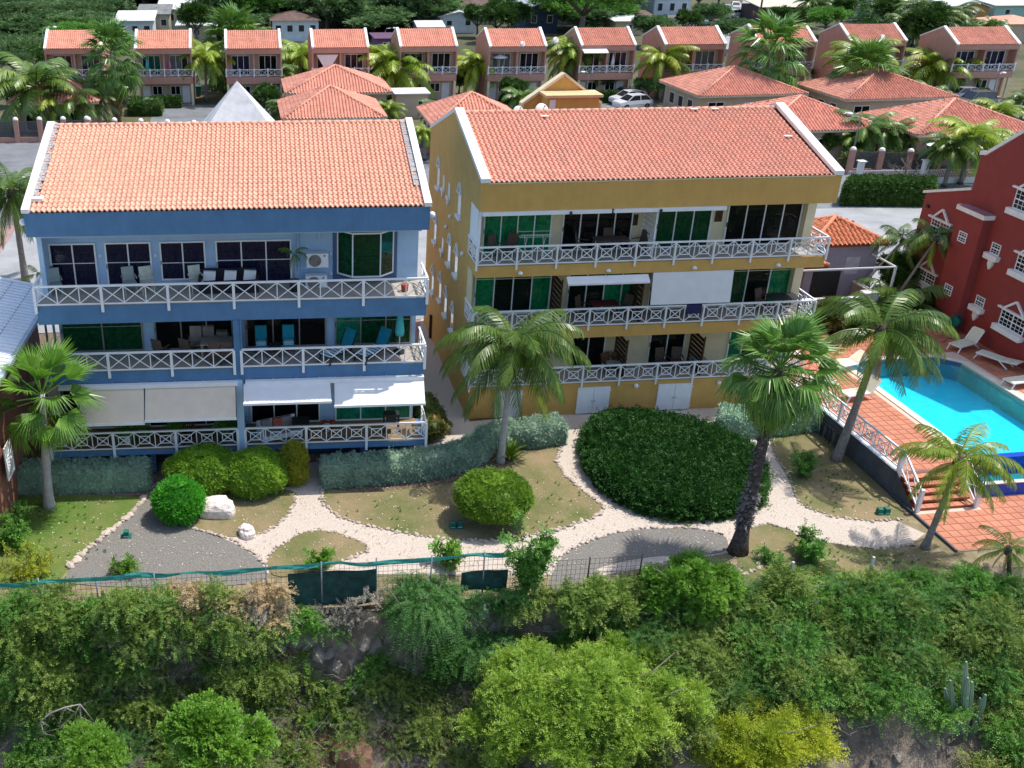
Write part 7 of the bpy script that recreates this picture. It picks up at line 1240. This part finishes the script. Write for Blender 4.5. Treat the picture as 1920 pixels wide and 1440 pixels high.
for y in (-.25, -.1, .1, .25): b.bar((-.7, y, .85 + abs(y)), (.7, y, .85 + abs(y)), .015, .015)
for x in (-.4, .4): b.bar((x, -.25, 0), (x, .2, .95), .02, .02); b.bar((x, .25, 0), (x, -.2, .95), .02, .02)
mobj('frame', b, white, e, kind=None)
x0, _ = yl(1288, 575, -.1); x1, _ = yl(1316, 575, -.1); b = MB(); b.box(x0, x1, -.11, -.085, 4.83, 5.25); b.box(x0, x1, -.085, -.01, 5.24, 5.262); mobj('towel', b, mat('dark_blue_towel', (.03, .03, .10), .95), None, (YX, YY0, 0), label='dark blue towel hanging over the middle ochre railing', cat='towel')
P = ony(1840, 590, 45.2); e = empty('hose_reel', (36.25, 45.2, DZ), .2, 'green hose reel cart in the corner of the red building', 'hose reel'); b = MB(); b.tube([(-.2, 0, .6), (.2, 0, .6)], .28, 14); mobj('drum', b, greenp, e); b = MB(); b.bar((-.26, 0, 0), (-.26, 0, 1.0), .05, .05); b.bar((.26, 0, 0), (.26, 0, 1.0), .05, .05); b.bar((-.26, 0, 1.0), (.26, 0, 1.0), .05, .05); mobj('frame', b, greenp, e)
b = MB(); b.tube([(0.2, -.1, .3), (.6, -.5, .02), (.1, -.9, .02), (-.8, -.6, .02), (-1.5, -.9, .02)], .018, 5, False); mobj('hose', b, darkm, e)
# street lamps and poles
def lamp(px, pyb, pyt, label, arm=1.2, side=-1):
    P = onz(px, pyb, 0); t = ony(px, pyt, P[1]); h = t[2]; e = empty('street_lamp', P, 0, label, 'street lamp'); b = MB(); b.tube([(0, 0, 0), (0, 0, h - .4), (side * .15, 0, h - .1), (side * arm * .5, 0, h)], [.09, .06, .05, .04], 8); mobj('pole', b, metal, e); b = MB(); b.ball((side * arm * .75, 0, h - .02), .28, 10, 5, sz=.4); mobj('lamp_head', b, white, e)
lamp(1592, 318, 212, 'white street lamp rising behind the right end of the ochre roof', 1.4); lamp(1098, 195, 134, 'pale street lamp behind the stair tower', .9, -1); lamp(1858, 190, 136, 'pale street lamp before the last row house', .8, 1); lamp(88, 130, 50, 'twin armed street lamp at the wood edge left of the first row house', 2.2, 1); lamp(722, 90, 52, 'far street lamp between the fourth and fifth row houses', 1.8, 1)
for px, pyb, pyt, lab in ((1420, 55, -15, 'dark utility pole at the far street on its right side'), (1408, 48, 20, 'short dark pole beside the far street'), (556, 62, 18, 'thin pole in front of the wood above the hip roofed white house')): P = onz(px, pyb, 0); h = ony(px, pyt, P[1])[2]; b = MB(); b.tube([(0, 0, 0), (0, 0, h)], .16, 7); mobj('utility_pole', b, wood, None, P, label=lab, cat='pole')
P = onz(548, 245, 0); e = empty('antenna', (P[0], P[1], 0), 0, 'thin antenna mast with cross bar above the blue ridge', 'antenna'); h = ony(548, 205, P[1])[2]; b = MB(); b.tube([(0, 0, 0), (0, 0, h)], .04, 6); b.bar((-1.4, 0, h - .3), (1.4, 0, h - .3), .05, .05); mobj('mast', b, metal, e)
# parasols of the row houses and bungalows
def parasol(loc, label, m, r=.9, h=2.2, open_=True):
    e = empty('parasol', loc, 0, label, 'parasol'); b = MB(); b.tube([(0, 0, 0), (0, 0, h)], .03, 6); mobj('pole', b, white, e); b = MB()
    if open_: b.tube([(0, 0, h - .35), (0, 0, h)], [r, .05], 8, False)
    else: b.tube([(0, 0, .7), (0, 0, 1.1), (0, 0, h)], [.22, .2, .03], 8)
    mobj('canopy', b, m, e)
pinkf = mat('pink_fabric', (.60, .20, .34), .85)
for k, dx, m, op, lab in ((1, 1.15, tealp, False, 'closed turquoise parasol on the second row house balcony'), (1, 3.6, pinkf, False, 'closed pink parasol on the second row house balcony'), (5, 1.3, white, True, 'open white parasol on the sixth row house balcony'), (6, 3.9, white, False, 'closed white parasol on the seventh row house balcony')): X0, Y0, s = rowpos[k]; parasol((X0 + dx * s, Y0 + .7, 3.08), lab, m, .95, 2.1, op)
parasol((ony(1772, 285, 81)[0], 81.3, 0), 'white parasol beside the bungalow nearest the red building', white, 1.5, 2.5)
X0, Y0, s = rowpos[3]; b = MB(); b.face([(0, 0, 2.2), (1.2, 0, .2), (2.4, 0, 2.2)]); b.face([(2.4, .02, 2.2), (1.2, .02, .2), (0, .02, 2.2)]); mobj('shade_sail', b, awnw, None, (X0 + .5, Y0 + .2, 3.1), label='white triangular shade sail on the fourth row house balcony', cat='shade sail')
X0, Y0, s = rowpos[6]; b = MB(); b.prism([(-.02, 5.75), (-1., 5.45), (-1., 5.35), (-.02, 5.65)], 0.1, 2.9, 'x'); mobj('awning', b, awnw, None, (X0, Y0, 0), label='white awning on the left balcony of the seventh row house', cat='awning')
for k, (u, z) in enumerate(((9, 2.8), (5, 3.2))): X0, Y0, s = rowpos[u]; 
dish(1042, 75, 112, .36, 'grey satellite dish at the right gable of the sixth row house'); dish(1655, 70, 108.4, .34, 'satellite dish on the tenth row house roof'); dish(980, 82, 109.6, .3, 'satellite dish at the eave of the sixth row house')
# wheelie bins
for px, py, m, lab in ((1192, 180, greenp, 'green wheeled bin right of the seventh row house'), (1247, 182, greenp, 'green wheeled bin near the coconut palm trunk'), (1808, 168, mat('blue_bin', (.01, .05, .35), .5), 'blue wheeled bin beside the last row house'), (372, 180, greenp, 'green wheeled bin beside the second row house')): P = onz(px, py, 0); e = empty('wheeled_bin', P, 0, lab, 'bin'); b = MB(); b.prism([(-.28, .1), (.28, .1), (.36, 1.1), (-.36, 1.1)], -.3, .3, 'y'); mobj('body', b, m, e); b = MB(); b.box(-.4, .4, -.36, .36, 1.101, 1.18); mobj('lid', b, m, e)
# cars
def carmesh(L_=4.3, W_=1.8, H=1.5, suv=False):
    secs = [(-L_ / 2, .35, .62, .86), (-L_ / 2 + .1, .25, .80, .95), (-L_ / 2 + .9, .22, .95, 1.), (-.2 if not suv else -.1, .22, .98, 1.), (1.2, .22, .98, 1.), (L_ / 2 - .15, .24, .95, .97), (L_ / 2, .35, .80, .88)]; b = MB(); n0 = []
    for x, zl, zh, ww in secs: y = W_ / 2 * ww; n0.append(len(b.v)); b.v += [(x, -y * .94, zl), (x, -y, (zl + zh) / 2), (x, -y * .93, zh), (x, y * .93, zh), (x, y, (zl + zh) / 2), (x, y * .94, zl)]
    for a, c in zip(n0[:-1], n0[1:]):
        for k in range(6): j = (k + 1) % 6; b.f.append((a + k, c + k, c + j, a + j)); b.sm.append(False)
    b.f.append(tuple(n0[0] + k for k in range(6))); b.f.append(tuple(n0[-1] + k for k in reversed(range(6)))); b.sm += [False, False]
    rf = .97; xr0, xr1 = -.45, (1.3 if not suv else 1.75); b.prism([(xr0, H - .05), (xr1, H - .05), (xr1 - .1, H), (xr0 + .15, H)], -W_ / 2 * .74, W_ / 2 * .74, 'y')
    g = MB(); xa, xb = -1.15, (1.85 if not suv else 2.0); y0, y1 = W_ / 2 * .9, W_ / 2 * .73; lo = [(xa, -y0, rf), (xb, -y0, rf), (xb, y0, rf), (xa, y0, rf)]; hi = [(xr0, -y1, H - .05), (xr1, -y1, H - .05), (xr1, y1, H - .05), (xr0, y1, H - .05)]
    for k in range(4): g.face([lo[k], lo[(k + 1) % 4], hi[(k + 1) % 4], hi[k]])
    pl_ = MB()
    for x in (xr0 + .9,):
        for s in (-1, 1): pl_.bar((x, s * (y0 + .005), rf), (x, s * (y1 + .005), H - .05), .07, .03)
    for k in range(4): pl_.bar(lo[k], hi[k], .07, .07)
    w = MB(); w.tube([(0, -.1, 0), (0, .1, 0)], .32, 14); h = MB(); h.tube([(0, -.105, 0), (0, .105, 0)], .18, 10); l = MB(); l.box(-.03, .03, -.16, .16, -.07, .07)
    return b.mesh('body'), g.mesh('windows'), pl_.mesh('pillars'), w.mesh('tyre'), h.mesh('rim'), l.mesh('headlight'), L_, W_
CM = {0: carmesh(), 1: carmesh(4.7, 1.9, 1.72, True)}; gl_ = mat('car_glass', (.015, .02, .025), .05, .1, spec=.8); tyre = mat('tyre_rubber', (.015, .015, .015), .9)
for c in CM.values():
    for me, m in zip(c[1:6], (gl_, darkm, tyre, metal, white)): me.materials.append(m)
def car(px, py, rz, col, label, k=0, group=None, P=None):
    P = onz(px, py, 0) if P is None else P; m = mat('car_paint_%d_%d_%d' % tuple(int(c * 100) for c in col), col, .3, .02, spec=.6, coat=.8); c = CM[k]; e = empty('parked_car', (P[0], P[1], .03), rz, label, 'car', group); me = c[0].copy(); me.materials.append(m); mobj('body', me, None, e); mobj('windows', c[1], None, e); p2 = c[2].copy(); p2.materials.clear(); p2.materials.append(m); mobj('pillars', p2, None, e)
    for x in (-c[6] / 2 + .85, c[6] / 2 - .85):
        for y in (-c[7] / 2 + .1, c[7] / 2 - .1): t = mobj('wheel', c[3], None, e, (x, y, .32)); mobj('rim', c[4], None, t)
    for y in (-.6, .6): mobj('headlight', c[5], None, e, (-c[6] / 2 + .02, y, .66)); 
    return e
car(1185, 203, .25, (.75, .76, .78), 'white car nearest the ochre ridge, behind the stair tower'); car(1178, 195, .22, (.72, .73, .75), 'white car, middle of three behind the stair tower'); car(1172, 189, .2, (.10, .06, .06), 'dark maroon car, rearmost of three behind the stair tower'); car(1825, 200, .1, (.10, .10, .11), 'dark grey estate car on the right parking court', 1); car(1800, 188, .1, (.45, .47, .50), 'silver car behind the dark grey estate car'); car(355, 172, 1.4, (.65, .68, .70), 'white car beside the second row house', 1); car(487, 190, 1.2, (.5, .55, .57), 'pale car to the right of the pyramid')
for k, (px, py, col, lab) in enumerate(((1285, 42, (.7, .7, .7), 'white car, lowest left in the far car yard'), (1320, 46, (.16, .3, .25), 'green car in the far car yard'), (1338, 44, (.15, .03, .05), 'maroon car in the far car yard'), (1345, 34, (.12, .12, .13), 'dark car in the far car yard'), (1372, 33, (.65, .65, .66), 'white car at the right of the far car yard'), (1322, 36, (.6, .6, .6), 'white car in the middle of the far car yard'), (1295, 52, (.5, .52, .55), 'silver car behind the eighth row house'), (1255, 44, (.05, .06, .09), 'dark car left of the far car yard'), (1240, 50, (.55, .2, .2), 'pinkish car left of the far car yard'), (1360, 24, (.4, .42, .45), 'grey car at the rear of the far car yard'), (1378, 18, (.6, .6, .62), 'white car furthest back by the street'))): car(px, py, .5 + .35 * (k % 4), col, lab)
# bougainvillea and bare tree by the street
for px, py, lab, m in ((1690, 318, 'pink flowering bougainvillea along the right street fence', leaf('bougainvillea', (.03, .07, .015), (.10, .12, .04), (.50, .10, .25), .3)), (1620, 320, 'bougainvillea left of the street lamp along the fence', leaf('bougainvillea', (.03, .07, .015), (.1, .1, .04))), (1440, 205, 'orange flowering shrub by the tall fan palm trunk', Lcroton), (1290, 200, 'orange tinged shrub beside the arched gate', Lcroton), (280, 212, 'low agave planting around the white rock', Lsage)):
    P = onz(px, py, 0); s = 3. if 'bougain' in lab else 1.2; shrubm('flowering_shrub', lumps_crown(int(px) + 5, (s, .6, .8), 16, .9 if s > 2 else .45, 700, .35, 6, .16, .10, .1), m, (P[0], P[1] + .6, .7), lab)
P = onz(1700, 372, 0); e = empty('bare_tree', (P[0], P[1], 0), 0, 'leafless spreading tree behind the dark street hedge', 'tree'); rb = random.Random(4); segs = []
def grow(p, d, L_, r_, dep):
    q = p + d * L_; segs.append((p, q, r_, dep))
    if dep < 4:
        for k in range(2 if dep else 4): a = Vector((rb.uniform(-1, 1), rb.uniform(-1, 1), rb.uniform(-.05, .6))); grow(q, (d * .7 + a * .9).normalized(), L_ * .78, r_ * .62, dep + 1)
grow(Vector((0, 0, 0)), Vector((0, 0, 1)), 1.1, .13, 0); b = MB(); c = MB()
for p, q, r_, dp in segs: (b if dp == 0 else c).tube([p, q], [r_, r_ * .7], 5, False)
mobj('trunk', b, twigm, e); mobj('branches', c, twigm, e)

# ================================================================ LITTER on lawns and paths
r = np.random.default_rng(55); out = []; peb = []
for k in range(5200):
    px, py = r.uniform(60, 1740), r.uniform(880, 1062); p = onz(px, py, .034)
    if p[0] > 24.4: continue
    sz = r.uniform(.012, .045); a = r.uniform(0, 6.28); u = np.array([math.cos(a), math.sin(a), r.uniform(-.2, .2)]) * sz; v = np.array([-math.sin(a), math.cos(a), r.uniform(-.2, .2)]) * sz * .5; (out if k % 3 else peb).append([p - u, p - v, p + u, p + v])
mobj('leaf_litter', qmesh('leaf_litter', np.array(out), Ldry), None, kind='stuff'); mobj('scattered_pebbles', qmesh('scattered_pebbles', np.array(peb), stonew), None, kind='stuff')
V = []
for k in range(260):                       # weeds and grass tufts
    px, py = [(r.uniform(20, 200), r.uniform(940, 1050)), (r.uniform(620, 1090), r.uniform(900, 1000)), (r.uniform(1490, 1680), r.uniform(850, 960)), (r.uniform(1400, 1760), r.uniform(1030, 1060))][k % 4]; p = onz(px, py, .02); n = 10; a = r.uniform(0, 6.28, n); t = np.stack([np.cos(a) * .07, np.sin(a) * .07, r.uniform(.04, .13, n)], -1); w_ = np.stack([-np.sin(a), np.cos(a), np.zeros(n)], -1) * .01; V.append(np.stack([p - w_, p + t * .6 - w_, p + t, p + w_ + t * .3], 1))
mobj('grass_tufts', qmesh('grass_tufts', np.concatenate(V), Lscrubd), None, kind='stuff')
